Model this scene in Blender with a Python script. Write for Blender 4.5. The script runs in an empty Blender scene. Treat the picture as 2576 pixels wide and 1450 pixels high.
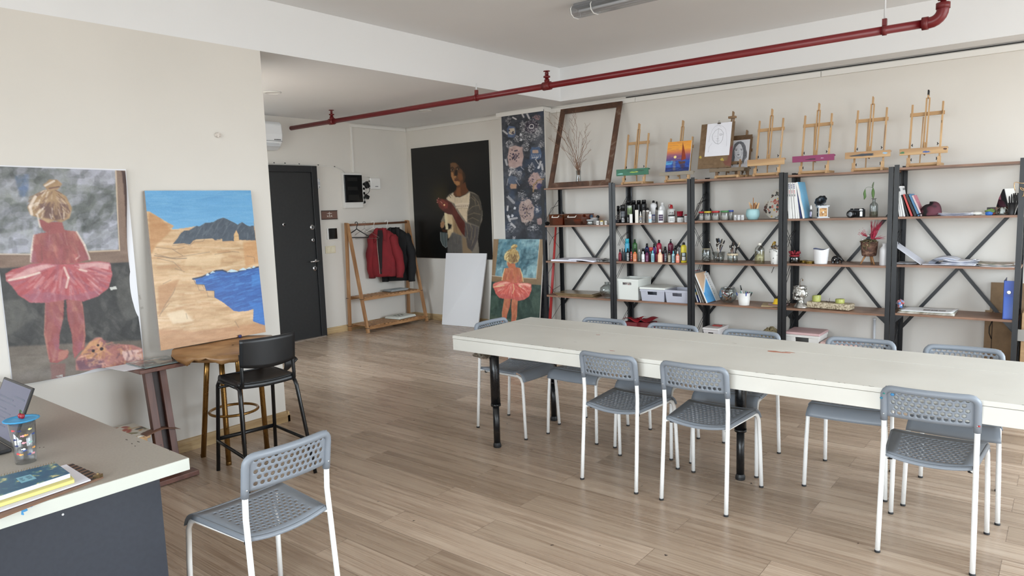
import bpy, math, random
import numpy as np
from mathutils import Vector, Matrix
PI = math.pi
rnd = random.Random(11)
scene = bpy.context.scene
COL = scene.collection
#  camera geometry (2576 x 1450 frame)
W, H, F = 2576.0, 1450.0, 1757.0
YAW, PITCH, ROLL, CH = 0.6798, 0.1155, -0.0331, 1.57
_f = Vector((-math.sin(YAW)*math.cos(PITCH), math.cos(YAW)*math.cos(PITCH), -math.sin(PITCH)))
_r = Vector((math.cos(YAW), math.sin(YAW), 0)); _u = _r.cross(_f)
RT = _r*math.cos(ROLL) + _u*math.sin(ROLL)
UP = -_r*math.sin(ROLL) + _u*math.cos(ROLL)
CAM = Vector((0, 0, CH))
def ray(x, y): return RT*((x-W/2)/F) + UP*(-(y-H/2)/F) + _f
def onz(x, y, z=0.0):
 r = ray(x, y); return CAM + r*((z-CH)/r.z)
def onx(x, y, X):
 r = ray(x, y); return CAM + r*(X/r.x)
def ony(x, y, Y):
 r = ray(x, y); return CAM + r*(Y/r.y)
def proj(p):
 v = Vector(p)-CAM; d = v.dot(_f)
 return (W/2 + F*v.dot(RT)/d, H/2 - F*v.dot(UP)/d)
def mpp(p): return (Vector(p)-CAM).dot(_f)/F
def xat(px, Y, z):
 py = 600.0; X = -2.5
 for _ in range(4):
  py = proj((X, Y, z))[1]; X = ony(px, py, Y).x
 return X
#  materials
def lin(c):
 o = []
 for x in c[:3]:
  x = x/255.0
  o.append(x/12.92 if x <= .04045 else ((x+.055)/1.055)**2.4)
 return tuple(o)+(1.0,)
_mats = {}
def M(rgb, rough=.5, metal=0.0, coat=0.0, spec=.5, name=None, sheen=0.0):
 key = (tuple(rgb), rough, metal, coat, spec, sheen)
 if key in _mats: return _mats[key]
 m = bpy.data.materials.new(name or 'paint_%02x%02x%02x' % tuple(int(v) for v in rgb[:3]))
 m.use_nodes = True
 b = m.node_tree.nodes['Principled BSDF']
 b.inputs['Base Color'].default_value = lin(rgb)
 b.inputs['Roughness'].default_value = rough
 b.inputs['Metallic'].default_value = metal
 b.inputs['Coat Weight'].default_value = coat
 b.inputs['Specular IOR Level'].default_value = spec
 if sheen: b.inputs['Sheen Weight'].default_value = sheen
 # faint procedural unevenness of the surface gloss
 nt = m.node_tree; n = nt.nodes.new('ShaderNodeTexNoise'); n.inputs['Scale'].default_value = 22
 mr = nt.nodes.new('ShaderNodeMapRange')
 mr.inputs['To Min'].default_value = max(0, rough-.05); mr.inputs['To Max'].default_value = min(1, rough+.05)
 tc = nt.nodes.new('ShaderNodeTexCoord')
 nt.links.new(tc.outputs['Object'], n.inputs['Vector'])
 nt.links.new(n.outputs['Fac'], mr.inputs['Value']); nt.links.new(mr.outputs['Result'], b.inputs['Roughness'])
 _mats[key] = m
 return m
def ramp(nt, stops):
 r = nt.nodes.new('ShaderNodeValToRGB'); e = r.color_ramp.elements
 while len(e) < len(stops): e.new(.5)
 for i, (p, c) in enumerate(stops):
  e[i].position = p; e[i].color = lin(c) if len(c) == 3 else c
 return r
def base_nodes(name, rough=.5, coord='Object', scale=(1, 1, 1), rot=(0, 0, 0)):
 m = bpy.data.materials.new(name); m.use_nodes = True
 nt = m.node_tree; b = nt.nodes['Principled BSDF']; b.inputs['Roughness'].default_value = rough
 tc = nt.nodes.new('ShaderNodeTexCoord'); mp = nt.nodes.new('ShaderNodeMapping')
 mp.inputs['Scale'].default_value = scale; mp.inputs['Rotation'].default_value = rot
 nt.links.new(tc.outputs[coord], mp.inputs['Vector'])
 return m, nt, b, mp
def wood(name, c1, c2, c3=None, scale=(3, 30, 30), rough=.5, rot=(0, 0, 0), knots=0):
 m, nt, b, mp = base_nodes(name, rough, 'Object', scale, rot)
 n = nt.nodes.new('ShaderNodeTexNoise'); n.inputs['Scale'].default_value = 1; n.inputs['Detail'].default_value = 5
 n.inputs['Distortion'].default_value = .8
 nt.links.new(mp.outputs['Vector'], n.inputs['Vector'])
 st = [(.3, c1), (.62, c2)] + ([(.8, c3)] if c3 else [])
 r = ramp(nt, st); nt.links.new(n.outputs['Fac'], r.inputs['Fac'])
 nt.links.new(r.outputs['Color'], b.inputs['Base Color'])
 return m
def mottled(name, stops, scale=8, rough=.6, detail=6, metal=0, bump=0):
 m, nt, b, mp = base_nodes(name, rough)
 n = nt.nodes.new('ShaderNodeTexNoise'); n.inputs['Scale'].default_value = scale; n.inputs['Detail'].default_value = detail
 nt.links.new(mp.outputs['Vector'], n.inputs['Vector'])
 r = ramp(nt, stops); nt.links.new(n.outputs['Fac'], r.inputs['Fac'])
 nt.links.new(r.outputs['Color'], b.inputs['Base Color']); b.inputs['Metallic'].default_value = metal
 if bump:
  bp = nt.nodes.new('ShaderNodeBump'); bp.inputs['Strength'].default_value = bump; bp.inputs['Distance'].default_value = .01
  nt.links.new(n.outputs['Fac'], bp.inputs['Height']); nt.links.new(bp.outputs['Normal'], b.inputs['Normal'])
 return m
def clear(name, tint=(255, 255, 255), gloss=.12, rough=.03):
 m = bpy.data.materials.new(name); m.use_nodes = True
 nt = m.node_tree; nt.nodes.remove(nt.nodes['Principled BSDF'])
 out = nt.nodes['Material Output']
 t = nt.nodes.new('ShaderNodeBsdfTransparent'); t.inputs['Color'].default_value = lin(tint)
 g = nt.nodes.new('ShaderNodeBsdfGlossy'); g.inputs['Roughness'].default_value = rough
 fr = nt.nodes.new('ShaderNodeLayerWeight'); fr.inputs['Blend'].default_value = .25
 mr = nt.nodes.new('ShaderNodeMapRange'); mr.inputs['To Min'].default_value = gloss*.35; mr.inputs['To Max'].default_value = min(1, gloss*5)
 mx = nt.nodes.new('ShaderNodeMixShader')
 nt.links.new(fr.outputs['Facing'], mr.inputs['Value']); nt.links.new(mr.outputs['Result'], mx.inputs['Fac'])
 nt.links.new(t.outputs[0], mx.inputs[1]); nt.links.new(g.outputs[0], mx.inputs[2]); nt.links.new(mx.outputs[0], out.inputs['Surface'])
 return m
def vcol(name, rough=.55, coat=0.0, spec=.5):
 m = bpy.data.materials.new(name); m.use_nodes = True
 nt = m.node_tree; b = nt.nodes['Principled BSDF']; b.inputs['Roughness'].default_value = rough
 b.inputs['Coat Weight'].default_value = coat; b.inputs['Specular IOR Level'].default_value = spec
 a = nt.nodes.new('ShaderNodeAttribute'); a.attribute_name = 'Col'
 nt.links.new(a.outputs['Color'], b.inputs['Base Color'])
 return m
#  objects
def tag(o, label=None, cat=None, group=None, kind=None):
 if label: o['label'] = label
 if cat: o['category'] = cat
 if group: o['group'] = group
 if kind: o['kind'] = kind
 return o
def thing(name, label, cat, loc=(0, 0, 0), rz=0.0, group=None):
 o = bpy.data.objects.new(name, None); o.empty_display_size = .05
 COL.objects.link(o); o.location = loc; o.rotation_euler = (0, 0, rz)
 return tag(o, label, cat, group)
def link_tree(o, parent=None):
 c = o.copy(); COL.objects.link(c); c.parent = parent
 for ch in list(o.children): link_tree(ch, c)
 return c
def rotm(ax, ang): return Matrix.Rotation(ang, 3, ax)
class B:
 def __init__(s): s.v = []; s.f = []; s.sm = []; s.mi = []
 def add(s, vs, fs, smooth=False, mi=0):
  n = len(s.v); s.v += [Vector(p) for p in vs]
  for f in fs: s.f.append(tuple(n+i for i in f)); s.sm.append(smooth); s.mi.append(mi)
  return s
 def box(s, c, d, R=None, mi=0, taper=1.0):
  c = Vector(c); vs = []
  for z in (-1, 1):
   for x, y in ((-1, -1), (1, -1), (1, 1), (-1, 1)):
    k = taper if z > 0 else 1
    p = Vector((x*d[0]/2*k, y*d[1]/2*k, z*d[2]/2)); vs.append(c+(R @ p if R else p))
  return s.add(vs, [(3, 2, 1, 0), (4, 5, 6, 7), (0, 1, 5, 4), (1, 2, 6, 5), (2, 3, 7, 6), (3, 0, 4, 7)], False, mi)
 def lohi(s, lo, hi, mi=0):
  return s.box([(a+b)/2 for a, b in zip(lo, hi)], [abs(b-a) for a, b in zip(lo, hi)], None, mi)
 def bar(s, a, b, w, h, up=(0, 0, 1), mi=0):
  a = Vector(a); b = Vector(b); z = (b-a); L = z.length; z.normalize()
  x = Vector(up).cross(z)
  if x.length < 1e-4: x = Vector((1, 0, 0)).cross(z)
  x.normalize(); y = z.cross(x)
  R = Matrix((x, y, z)).transposed()
  return s.box((a+b)/2, (w, h, L), R, mi)
 def tube(s, pts, r, n=10, closed=False, cap=True, mi=0):
  pts = [Vector(p) for p in pts]; N = len(pts)
  rs = r if isinstance(r, (list, tuple)) else [r]*N
  vs = []; prev = None
  for i in range(N):
   if closed: t = pts[(i+1) % N]-pts[i-1]
   else: t = pts[min(i+1, N-1)]-pts[max(i-1, 0)]
   if t.length < 1e-9: t = Vector((0, 0, 1))
   t.normalize()
   if prev is None:
    a = Vector((0, 0, 1)) if abs(t.z) < .9 else Vector((1, 0, 0))
    x = a.cross(t).normalized()
   else:
    x = (prev - t*prev.dot(t))
    x = x.normalized() if x.length > 1e-6 else Vector((1, 0, 0))
   prev = x; y = t.cross(x)
   for k in range(n):
    an = 2*PI*k/n; vs.append(pts[i] + (x*math.cos(an)+y*math.sin(an))*rs[i])
  fs = []
  for i in range(N if closed else N-1):
   j = (i+1) % N
   for k in range(n): fs.append((i*n+k, i*n+(k+1) % n, j*n+(k+1) % n, j*n+k))
  base = len(s.v); s.add(vs, fs, True, mi)
  if cap and not closed:
   s.f.append(tuple(base+k for k in reversed(range(n)))); s.sm.append(False); s.mi.append(mi)
   s.f.append(tuple(base+(N-1)*n+k for k in range(n))); s.sm.append(False); s.mi.append(mi)
  return s
 def lathe(s, prof, c=(0, 0, 0), n=20, R=None, mi=0, sx=1.0, sy=1.0, smooth=True, phase=0.0):
  c = Vector(c); vs = []; fs = []
  for r, z in prof:
   for k in range(n):
    an = 2*PI*k/n+phase; p = Vector((r*math.cos(an)*sx, r*math.sin(an)*sy, z)); vs.append(c+(R @ p if R else p))
  for i in range(len(prof)-1):
   for k in range(n): fs.append((i*n+k, i*n+(k+1) % n, (i+1)*n+(k+1) % n, (i+1)*n+k))
  b0 = len(s.v); s.add(vs, fs, smooth, mi)
  if prof[0][0] > 1e-4: s.f.append(tuple(b0+k for k in reversed(range(n)))); s.sm.append(False); s.mi.append(mi)
  if prof[-1][0] > 1e-4: s.f.append(tuple(b0+(len(prof)-1)*n+k for k in range(n))); s.sm.append(False); s.mi.append(mi)
  return s
 def ell(s, c, r, n=14, m=8, R=None, mi=0):
  prof = [(max(1e-5, math.sin(PI*i/m)), -math.cos(PI*i/m)) for i in range(m+1)]
  c = Vector(c); vs = []; fs = []
  for q, z in prof:
   for k in range(n):
    an = 2*PI*k/n; p = Vector((q*math.cos(an)*r[0], q*math.sin(an)*r[1], z*r[2])); vs.append(c+(R @ p if R else p))
  for i in range(m):
   for k in range(n): fs.append((i*n+k, i*n+(k+1) % n, (i+1)*n+(k+1) % n, (i+1)*n+k))
  return s.add(vs, fs, True, mi)
 def prism(s, poly, fn, d0, d1, mi=0):
  """poly: 2-D outline; fn(u, v, d) -> 3-D point"""
  n = len(poly)
  vs = [fn(u, v, d0) for u, v in poly]+[fn(u, v, d1) for u, v in poly]
  fs = [tuple(reversed(range(n))), tuple(range(n, 2*n))]+[(i, (i+1) % n, n+(i+1) % n, n+i) for i in range(n)]
  return s.add(vs, fs, False, mi)
 def grid(s, fn, nu, nv, smooth=True, mi=0):
  vs = [fn(i/nu, j/nv) for j in range(nv+1) for i in range(nu+1)]
  fs = [(j*(nu+1)+i, j*(nu+1)+i+1, (j+1)*(nu+1)+i+1, (j+1)*(nu+1)+i) for j in range(nv) for i in range(nu)]
  return s.add(vs, fs, smooth, mi)
 def obj(s, name, mat, parent=None, world=False, bevel=0.0, solid=0.0, sub=0, origin=None, merge=False):
  if merge:
   ix = {}; mp_ = []; nv = []
   for p in s.v:
    k = (round(p.x, 5), round(p.y, 5), round(p.z, 5))
    if k not in ix: ix[k] = len(nv); nv.append(p)
    mp_.append(ix[k])
   F_ = [tuple(dict.fromkeys(mp_[i] for i in f)) for f in s.f]; ok = [len(f) > 2 for f in F_]
   s.v = nv; s.sm = [x for x, o in zip(s.sm, ok) if o]; s.mi = [x for x, o in zip(s.mi, ok) if o]; s.f = [f for f, o in zip(F_, ok) if o]
  vs = s.v
  if parent is not None and world:
   pm = parent; mw = Matrix.Identity(4); ch = []
   while pm is not None: ch.append(pm); pm = pm.parent
   for q in reversed(ch): mw = mw @ (Matrix.Translation(q.location) @ q.rotation_euler.to_matrix().to_4x4())
   inv = mw.inverted(); vs = [inv @ p for p in vs]
  o_loc = Vector((0, 0, 0))
  if parent is None or origin == 'base':
   lo = [min(p[i] for p in vs) for i in range(3)]; hi = [max(p[i] for p in vs) for i in range(3)]
   o_loc = Vector(((lo[0]+hi[0])/2, (lo[1]+hi[1])/2, lo[2])); vs = [p-o_loc for p in vs]
  me = bpy.data.meshes.new(name); me.from_pydata(vs, [], s.f)
  me.polygons.foreach_set('use_smooth', s.sm); me.polygons.foreach_set('material_index', s.mi)
  for m in (mat if isinstance(mat, (list, tuple)) else [mat]): me.materials.append(m)
  me.update()
  o = bpy.data.objects.new(name, me); COL.objects.link(o); o.location = o_loc
  if parent is not None: o.parent = parent
  if bevel:
   md = o.modifiers.new('edge', 'BEVEL'); md.width = bevel; md.segments = 2; md.limit_method = 'ANGLE'; md.angle_limit = .7
  if solid:
   md = o.modifiers.new('thick', 'SOLIDIFY'); md.thickness = solid; md.offset = 0
  if sub:
   md = o.modifiers.new('sub', 'SUBSURF'); md.levels = sub; md.render_levels = sub
  return o
def single(b, name, mat, label, cat, group=None, **k): return tag(b.obj(name, mat, **k), label, cat, group)
def struct(b, name, mat, **k): return tag(b.obj(name, mat, **k), kind='structure')
def arc(c, r, a0, a1, n, ax=(1, 0, 0), ay=(0, 0, 1)):
 c = Vector(c); ax = Vector(ax); ay = Vector(ay)
 return [c+ax*(r*math.cos(a0+(a1-a0)*i/n))+ay*(r*math.sin(a0+(a1-a0)*i/n)) for i in range(n+1)]
#  hand-painted pictures (colour attribute on a fine mesh)
def vnoise(h, w, sy, sx, seed):
 r = np.random.RandomState(seed); gy = int(h/sy)+3; gx = int(w/sx)+3
 g = r.rand(gy, gx); y = np.arange(h)/sy; x = np.arange(w)/sx
 y0 = y.astype(int); x0 = x.astype(int); fy = (y-y0)[:, None]; fx = (x-x0)[None, :]
 fy = fy*fy*(3-2*fy); fx = fx*fx*(3-2*fx)
 a = g[np.ix_(y0, x0)]; b = g[np.ix_(y0, x0+1)]; c = g[np.ix_(y0+1, x0)]; d = g[np.ix_(y0+1, x0+1)]
 return a*(1-fy)*(1-fx)+b*(1-fy)*fx+c*fy*(1-fx)+d*fy*fx
def fbm(h, w, s, seed, ratio=1.0):
 o = np.zeros((h, w)); t = 0; a = 1.0
 for k in range(4):
  o += a*vnoise(h, w, max(1.5, s*ratio/2**k), max(1.5, s/2**k), seed+k); t += a; a *= .55
 return o/t
class Pic:
 def __init__(s, quad, w, h, base=(200, 200, 200)):
  s.w, s.h = w, h
  s.a = np.zeros((h, w, 3))+np.array(base, float)
  dst = [(0, 0), (w, 0), (w, h), (0, h)]; A = []; bb = []
  for (x, y), (X, Y) in zip(quad, dst):
   A.append([x, y, 1, 0, 0, 0, -x*X, -y*X]); bb.append(X)
   A.append([0, 0, 0, x, y, 1, -x*Y, -y*Y]); bb.append(Y)
  q = np.linalg.solve(np.array(A, float), np.array(bb, float)); s.Hm = np.append(q, 1).reshape(3, 3)
  s.yy, s.xx = np.mgrid[0:h, 0:w]; s.xx = s.xx+.5; s.yy = s.yy+.5
 def map(s, p):
  v = s.Hm @ np.array([p[0], p[1], 1.0]); return v[0]/v[2], v[1]/v[2]
 def mask(s, pts, soft=0, raw=False):
  P = [p if raw else s.map(p) for p in pts]; m = np.zeros((s.h, s.w), bool)
  n = len(P)
  for i in range(n):
   x1, y1 = P[i]; x2, y2 = P[(i+1) % n]
   if abs(y1-y2) < 1e-9: continue
   c = ((y1 > s.yy) != (y2 > s.yy)) & (s.xx < (x2-x1)*(s.yy-y1)/(y2-y1)+x1); m ^= c
  m = m.astype(float)
  for _ in range(int(soft)):
   p = np.pad(m, 1, mode='edge')
   m = (p[:-2, 1:-1]+p[2:, 1:-1]+p[1:-1, :-2]+p[1:-1, 2:]+p[1:-1, 1:-1]*2)/6
  return m
 def lay(s, m, c, alpha=1.0):
  c = np.array(c, float); m = (m*alpha)[:, :, None]; s.a = s.a*(1-m)+c*m
 def poly(s, pts, c, soft=1, alpha=1.0, vary=0, seed=3, vs=10, ratio=1.0):
  m = s.mask(pts, soft); c = np.array(c, float)
  if vary: c = c+((fbm(s.h, s.w, vs, seed, ratio)-.5)*2*vary)[:, :, None]
  s.lay(m, c, alpha)
 def line(s, pts, wd, c, alpha=1.0, raw=False):
  P = [p if raw else s.map(p) for p in pts]
  for (x1, y1), (x2, y2) in zip(P[:-1], P[1:]):
   pad = wd+2
   xa, xb = int(max(0, min(x1, x2)-pad)), int(min(s.w, max(x1, x2)+pad)); ya, yb = int(max(0, min(y1, y2)-pad)), int(min(s.h, max(y1, y2)+pad))
   if xb <= xa or yb <= ya: continue
   X = s.xx[ya:yb, xa:xb]; Y = s.yy[ya:yb, xa:xb]; dx, dy = x2-x1, y2-y1; L = dx*dx+dy*dy+1e-9
   t = np.clip(((X-x1)*dx+(Y-y1)*dy)/L, 0, 1); d = np.hypot(X-x1-t*dx, Y-y1-t*dy)
   m = np.clip(wd/2+.5-d, 0, 1)*alpha*min(1, wd if wd < 1 else 1)
   s.a[ya:yb, xa:xb] = s.a[ya:yb, xa:xb]*(1-m[:, :, None])+np.array(c, float)*m[:, :, None]
 def dabs(s, m, n, cols, ln, wd, ang, spread=.5, alpha=.6, seed=5):
  r = random.Random(seed); ys, xs = np.nonzero(m > .5); keep = s.a.copy()
  if len(xs) == 0: return
  for _ in range(n):
   k = r.randrange(len(xs)); x, y = xs[k]+.5, ys[k]+.5; a = (ang(x, y) if callable(ang) else ang)+r.uniform(-spread, spread); L = ln*r.uniform(.5, 1.3)
   s.line([(x-L/2*math.cos(a), y-L/2*math.sin(a)), (x+L/2*math.cos(a), y+L/2*math.sin(a))], wd*r.uniform(.6, 1.4), r.choice(cols), alpha*r.uniform(.5, 1), True)
  s.a = keep*(1-m[:, :, None])+s.a*m[:, :, None]
 def dot(s, p, r, c, alpha=1.0):
  x, y = s.map(p); s.line([(x, y), (x+.01, y)], 2*r, c, alpha, True)
 def mesh(s, name, O, U, V, mat, parent, off=(0, 0, 0)):
  """O top-left corner, U along the width, V down the height (3-D vectors, in world space)"""
  h, w = s.h, s.w; O = np.array(O, float)+np.array(off, float)-np.array(parent.location if parent else (0, 0, 0)); U = np.array(U, float); V = np.array(V, float)
  jj, ii = np.mgrid[0:h+1, 0:w+1]
  co = O[None, None]+U[None, None]*(ii/w)[:, :, None]+V[None, None]*(jj/h)[:, :, None]
  me = bpy.data.meshes.new(name); nv = (h+1)*(w+1); nf = h*w
  me.vertices.add(nv); me.vertices.foreach_set('co', co.reshape(-1).astype(np.float32))
  j, i = np.mgrid[0:h, 0:w]; a = j*(w+1)+i
  q = np.stack([a, a+w+1, a+w+2, a+1], -1).reshape(-1).astype(np.int32)
  me.loops.add(nf*4); me.loops.foreach_set('vertex_index', q)
  me.polygons.add(nf); me.polygons.foreach_set('loop_start', np.arange(0, nf*4, 4, dtype=np.int32))
  me.update(calc_edges=True); me.validate()
  c = np.clip(s.a, 0, 255)/255.0; c = np.where(c <= .04045, c/12.92, ((c+.055)/1.055)**2.4)
  cp = np.pad(c, ((0, 1), (0, 1), (0, 0)), mode='edge'); cp[1:-1, 1:-1] = (c[:-1, :-1]+c[1:, :-1]+c[:-1, 1:]+c[1:, 1:])/4
  rgba = np.concatenate([cp, np.ones((h+1, w+1, 1))], 2).reshape(-1).astype(np.float32)
  at = me.color_attributes.new('Col', 'FLOAT_COLOR', 'POINT'); at.data.foreach_set('color', rgba)
  me.materials.append(mat)
  o = bpy.data.objects.new(name, me); COL.objects.link(o)
  if parent: o.parent = parent
  return o
SKY = (.82, .92, 1.0, 1); GROUND = (.32, .32, .31, 1); SKYS = 5.0; EXPO = 1.55
# == SETTING
XL, XD, YB, ZS, ZC, YF, YE = -4.63, -7.53, 7.02, 2.745, 3.113, 6.715, 2.935
XR, YN = 3.1, -4.2
def plaster(name, c, var=5):
 m, nt, b, mp = base_nodes(name, .75)
 n = nt.nodes.new('ShaderNodeTexNoise'); n.inputs['Scale'].default_value = 1.3; n.inputs['Detail'].default_value = 8
 nt.links.new(mp.outputs['Vector'], n.inputs['Vector'])
 r = ramp(nt, [(.3, tuple(x-var for x in c)), (.7, tuple(x+var*.6 for x in c))]); nt.links.new(n.outputs['Fac'], r.inputs['Fac'])
 nt.links.new(r.outputs['Color'], b.inputs['Base Color'])
 n2 = nt.nodes.new('ShaderNodeTexNoise'); n2.inputs['Scale'].default_value = 160
 bp = nt.nodes.new('ShaderNodeBump'); bp.inputs['Strength'].default_value = .06; bp.inputs['Distance'].default_value = .004
 nt.links.new(n2.outputs['Fac'], bp.inputs['Height']); nt.links.new(bp.outputs['Normal'], b.inputs['Normal'])
 return m
m_wall = plaster('beige_wall_paint', (217, 213, 206), 3)
m_ceil = plaster('white_ceiling_paint', (230, 231, 232), 2)
m_white = M((236, 236, 234), .4)
m_trunk = M((226, 224, 219), .45)
def floor_mat():
 m, nt, b, mp = base_nodes('oak_laminate_planks', .32)
 def brick(c1, c2, mort):
  br = nt.nodes.new('ShaderNodeTexBrick'); br.offset = .37; br.inputs['Scale'].default_value = 1
  br.inputs['Brick Width'].default_value = 1.25; br.inputs['Row Height'].default_value = .19
  br.inputs['Mortar Size'].default_value = .0012; br.inputs['Mortar Smooth'].default_value = .1
  br.inputs['Color1'].default_value = c1; br.inputs['Color2'].default_value = c2; br.inputs['Mortar'].default_value = mort
  br.inputs['Bias'].default_value = 0
  nt.links.new(mp.outputs['Vector'], br.inputs['Vector']); return br
 br = brick((.0, .0, .0, 1), (1, 1, 1, 1), (.5, .5, .5, 1))
 # grain: noise stretched along the plank, shifted from plank to plank
 sep = nt.nodes.new('ShaderNodeVectorMath'); sep.operation = 'MULTIPLY_ADD'
 nt.links.new(br.outputs['Color'], sep.inputs[0]); sep.inputs[1].default_value = (7, 3, 5); nt.links.new(mp.outputs['Vector'], sep.inputs[2])
 m2 = nt.nodes.new('ShaderNodeMapping'); m2.inputs['Scale'].default_value = (.8, 15, 1); nt.links.new(sep.outputs[0], m2.inputs['Vector'])
 n = nt.nodes.new('ShaderNodeTexNoise'); n.inputs['Scale'].default_value = 1.6; n.inputs['Detail'].default_value = 7; n.inputs['Distortion'].default_value = .7
 nt.links.new(m2.outputs['Vector'], n.inputs['Vector'])
 g = ramp(nt, [(.25, (174, 155, 137)), (.45, (192, 173, 154)), (.62, (204, 187, 168)), (.8, (214, 199, 182))])
 nt.links.new(n.outputs['Fac'], g.inputs['Fac'])
 m3 = nt.nodes.new('ShaderNodeMapping'); m3.inputs['Scale'].default_value = (1.1, 130, 1); nt.links.new(sep.outputs[0], m3.inputs['Vector'])
 n3 = nt.nodes.new('ShaderNodeTexNoise'); n3.inputs['Scale'].default_value = 1.5; n3.inputs['Detail'].default_value = 4
 nt.links.new(m3.outputs['Vector'], n3.inputs['Vector'])
 g3 = ramp(nt, [(.36, (212, 202, 194)), (.56, (255, 255, 255))]); nt.links.new(n3.outputs['Fac'], g3.inputs['Fac'])
 mu = nt.nodes.new('ShaderNodeMix'); mu.data_type = 'RGBA'; mu.blend_type = 'MULTIPLY'; mu.inputs[0].default_value = .8
 nt.links.new(g.outputs['Color'], mu.inputs[6]); nt.links.new(g3.outputs['Color'], mu.inputs[7])
 tn = ramp(nt, [(0, (214, 208, 202)), (1, (255, 252, 250))]); nt.links.new(br.outputs['Color'], tn.inputs['Fac'])
 mu2 = nt.nodes.new('ShaderNodeMix'); mu2.data_type = 'RGBA'; mu2.blend_type = 'MULTIPLY'; mu2.inputs[0].default_value = 1
 nt.links.new(mu.outputs[2], mu2.inputs[6]); nt.links.new(tn.outputs['Color'], mu2.inputs[7])
 # seams
 mu3 = nt.nodes.new('ShaderNodeMix'); mu3.data_type = 'RGBA'; mu3.inputs[7].default_value = lin((88, 70, 57))
 sm = nt.nodes.new('ShaderNodeMath'); sm.operation = 'MULTIPLY'; sm.inputs[1].default_value = .75
 nt.links.new(br.outputs['Fac'], sm.inputs[0]); nt.links.new(sm.outputs[0], mu3.inputs[0]); nt.links.new(mu2.outputs[2], mu3.inputs[6])
 # dried paint specks
 vo = nt.nodes.new('ShaderNodeTexVoronoi'); vo.inputs['Scale'].default_value = 6.5; vo.inputs['Randomness'].default_value = 1
 wn = nt.nodes.new('ShaderNodeTexNoise'); wn.inputs['Scale'].default_value = 60
 va = nt.nodes.new('ShaderNodeVectorMath'); va.operation = 'MULTIPLY_ADD'; va.inputs[1].default_value = (.03, .03, .03)
 nt.links.new(mp.outputs['Vector'], wn.inputs['Vector']); nt.links.new(wn.outputs['Color'], va.inputs[0]); nt.links.new(mp.outputs['Vector'], va.inputs[2])
 nt.links.new(va.outputs[0], vo.inputs['Vector'])
 sp = nt.nodes.new('ShaderNodeMath'); sp.operation = 'LESS_THAN'; sp.inputs[1].default_value = .045; nt.links.new(vo.outputs['Distance'], sp.inputs[0])
 rc = nt.nodes.new('ShaderNodeMath'); rc.operation = 'GREATER_THAN'; rc.inputs[1].default_value = .55
 sx = nt.nodes.new('ShaderNodeSeparateColor'); nt.links.new(vo.outputs['Color'], sx.inputs[0]); nt.links.new(sx.outputs[0], rc.inputs[0])
 an = nt.nodes.new('ShaderNodeMath'); an.operation = 'MULTIPLY'; nt.links.new(sp.outputs[0], an.inputs[0]); nt.links.new(rc.outputs[0], an.inputs[1])
 mu4 = nt.nodes.new('ShaderNodeMix'); mu4.data_type = 'RGBA'; mu4.inputs[7].default_value = lin((58, 44, 38))
 nt.links.new(an.outputs[0], mu4.inputs[0]); nt.links.new(mu3.outputs[2], mu4.inputs[6])
 nt.links.new(mu4.outputs[2], b.inputs['Base Color'])
 rr = nt.nodes.new('ShaderNodeMapRange'); rr.inputs['To Min'].default_value = .2; rr.inputs['To Max'].default_value = .36
 nt.links.new(n.outputs['Fac'], rr.inputs['Value']); nt.links.new(rr.outputs['Result'], b.inputs['Roughness'])
 b.inputs['Specular IOR Level'].default_value = .5
 return m
struct(B().lohi((XD-.2, YN-.2, -.1), (XR+.2, YB+.2, 0)), 'floor', floor_mat())
c = B()
c.lohi((XL, YN-.2, ZC), (XR+.2, YF, ZC+.15))
c.lohi((XD-.2, YE-.2, ZS), (XL, YB+.2, ZC+.15))
c.lohi((XL, YF, ZS), (XR+.2, YB+.2, ZC+.15))
c.lohi((XL-.2, YN-.2, ZS), (XL, YE-.2, ZC+.15))
struct(c, 'ceiling', m_ceil)
struct(B().lohi((XL-.2, YN-.2, 0), (XL, YE, ZS)), 'wall_left', m_wall)
b = B(); AX0, AX1 = -6.6, -5.3  # unseen alcove wall; its opening is added to let light reach the entry
b.lohi((XD-.2, YE-.2, 0), (AX0, YE, ZS)); b.lohi((AX1, YE-.2, 0), (XL-.2, YE, ZS)); b.lohi((AX0, YE-.2, 0), (AX1, YE, 1.0)); b.lohi((AX0, YE-.2, 2.6), (AX1, YE, ZS))
struct(b, 'wall_alcove', m_wall)
struct(B().lohi((XD-.2, YE, 0), (XD, YB+.2, ZS)), 'wall_entry', m_wall)
struct(B().lohi((XD, YB, 0), (XR+.2, YB+.2, ZS)), 'wall_back', m_wall)
CX0, CX1, CY = -5.64, -4.985, 6.85
struct(B().lohi((CX0, CY, 0), (CX1, YB, ZS)), 'wall_column', m_wall)
# window walls (right side and behind the camera), each opening with its own frame
SILL, HEAD = .5, 2.95
def win_wall(name, axis, fixed, thick, a0, a1, top, openings):
 b = B()
 def put(p, q, z0, z1):
  lo, hi = ((fixed, p, z0), (fixed+thick, q, z1)) if axis == 'y' else ((p, fixed, z0), (q, fixed+thick, z1))
  b.lohi(lo, hi)
 put(a0, a1, 0, SILL); put(a0, a1, HEAD, top); e = a0
 for p, q in openings: put(e, p, SILL, HEAD); e = q
 put(e, a1, SILL, HEAD)
 struct(b, name, m_wall)
RO = [(1.3, 2.8), (3.0, 4.5), (4.7, 6.3)]
NO = [(-4.2, -2.2), (-1.8, .2), (.6, 2.4)]
win_wall('wall_right', 'y', XR, .2, YN-.2, YF, ZC, RO)
win_wall('wall_near', 'x', YN, -.2, XL, XR, ZC, NO)
struct(B().lohi((XR, YF, 0), (XR+.2, YB, ZS)), 'wall_right_end', m_wall)
m_frame = M((70, 72, 75), .4)
b = B(); t = .05
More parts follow.
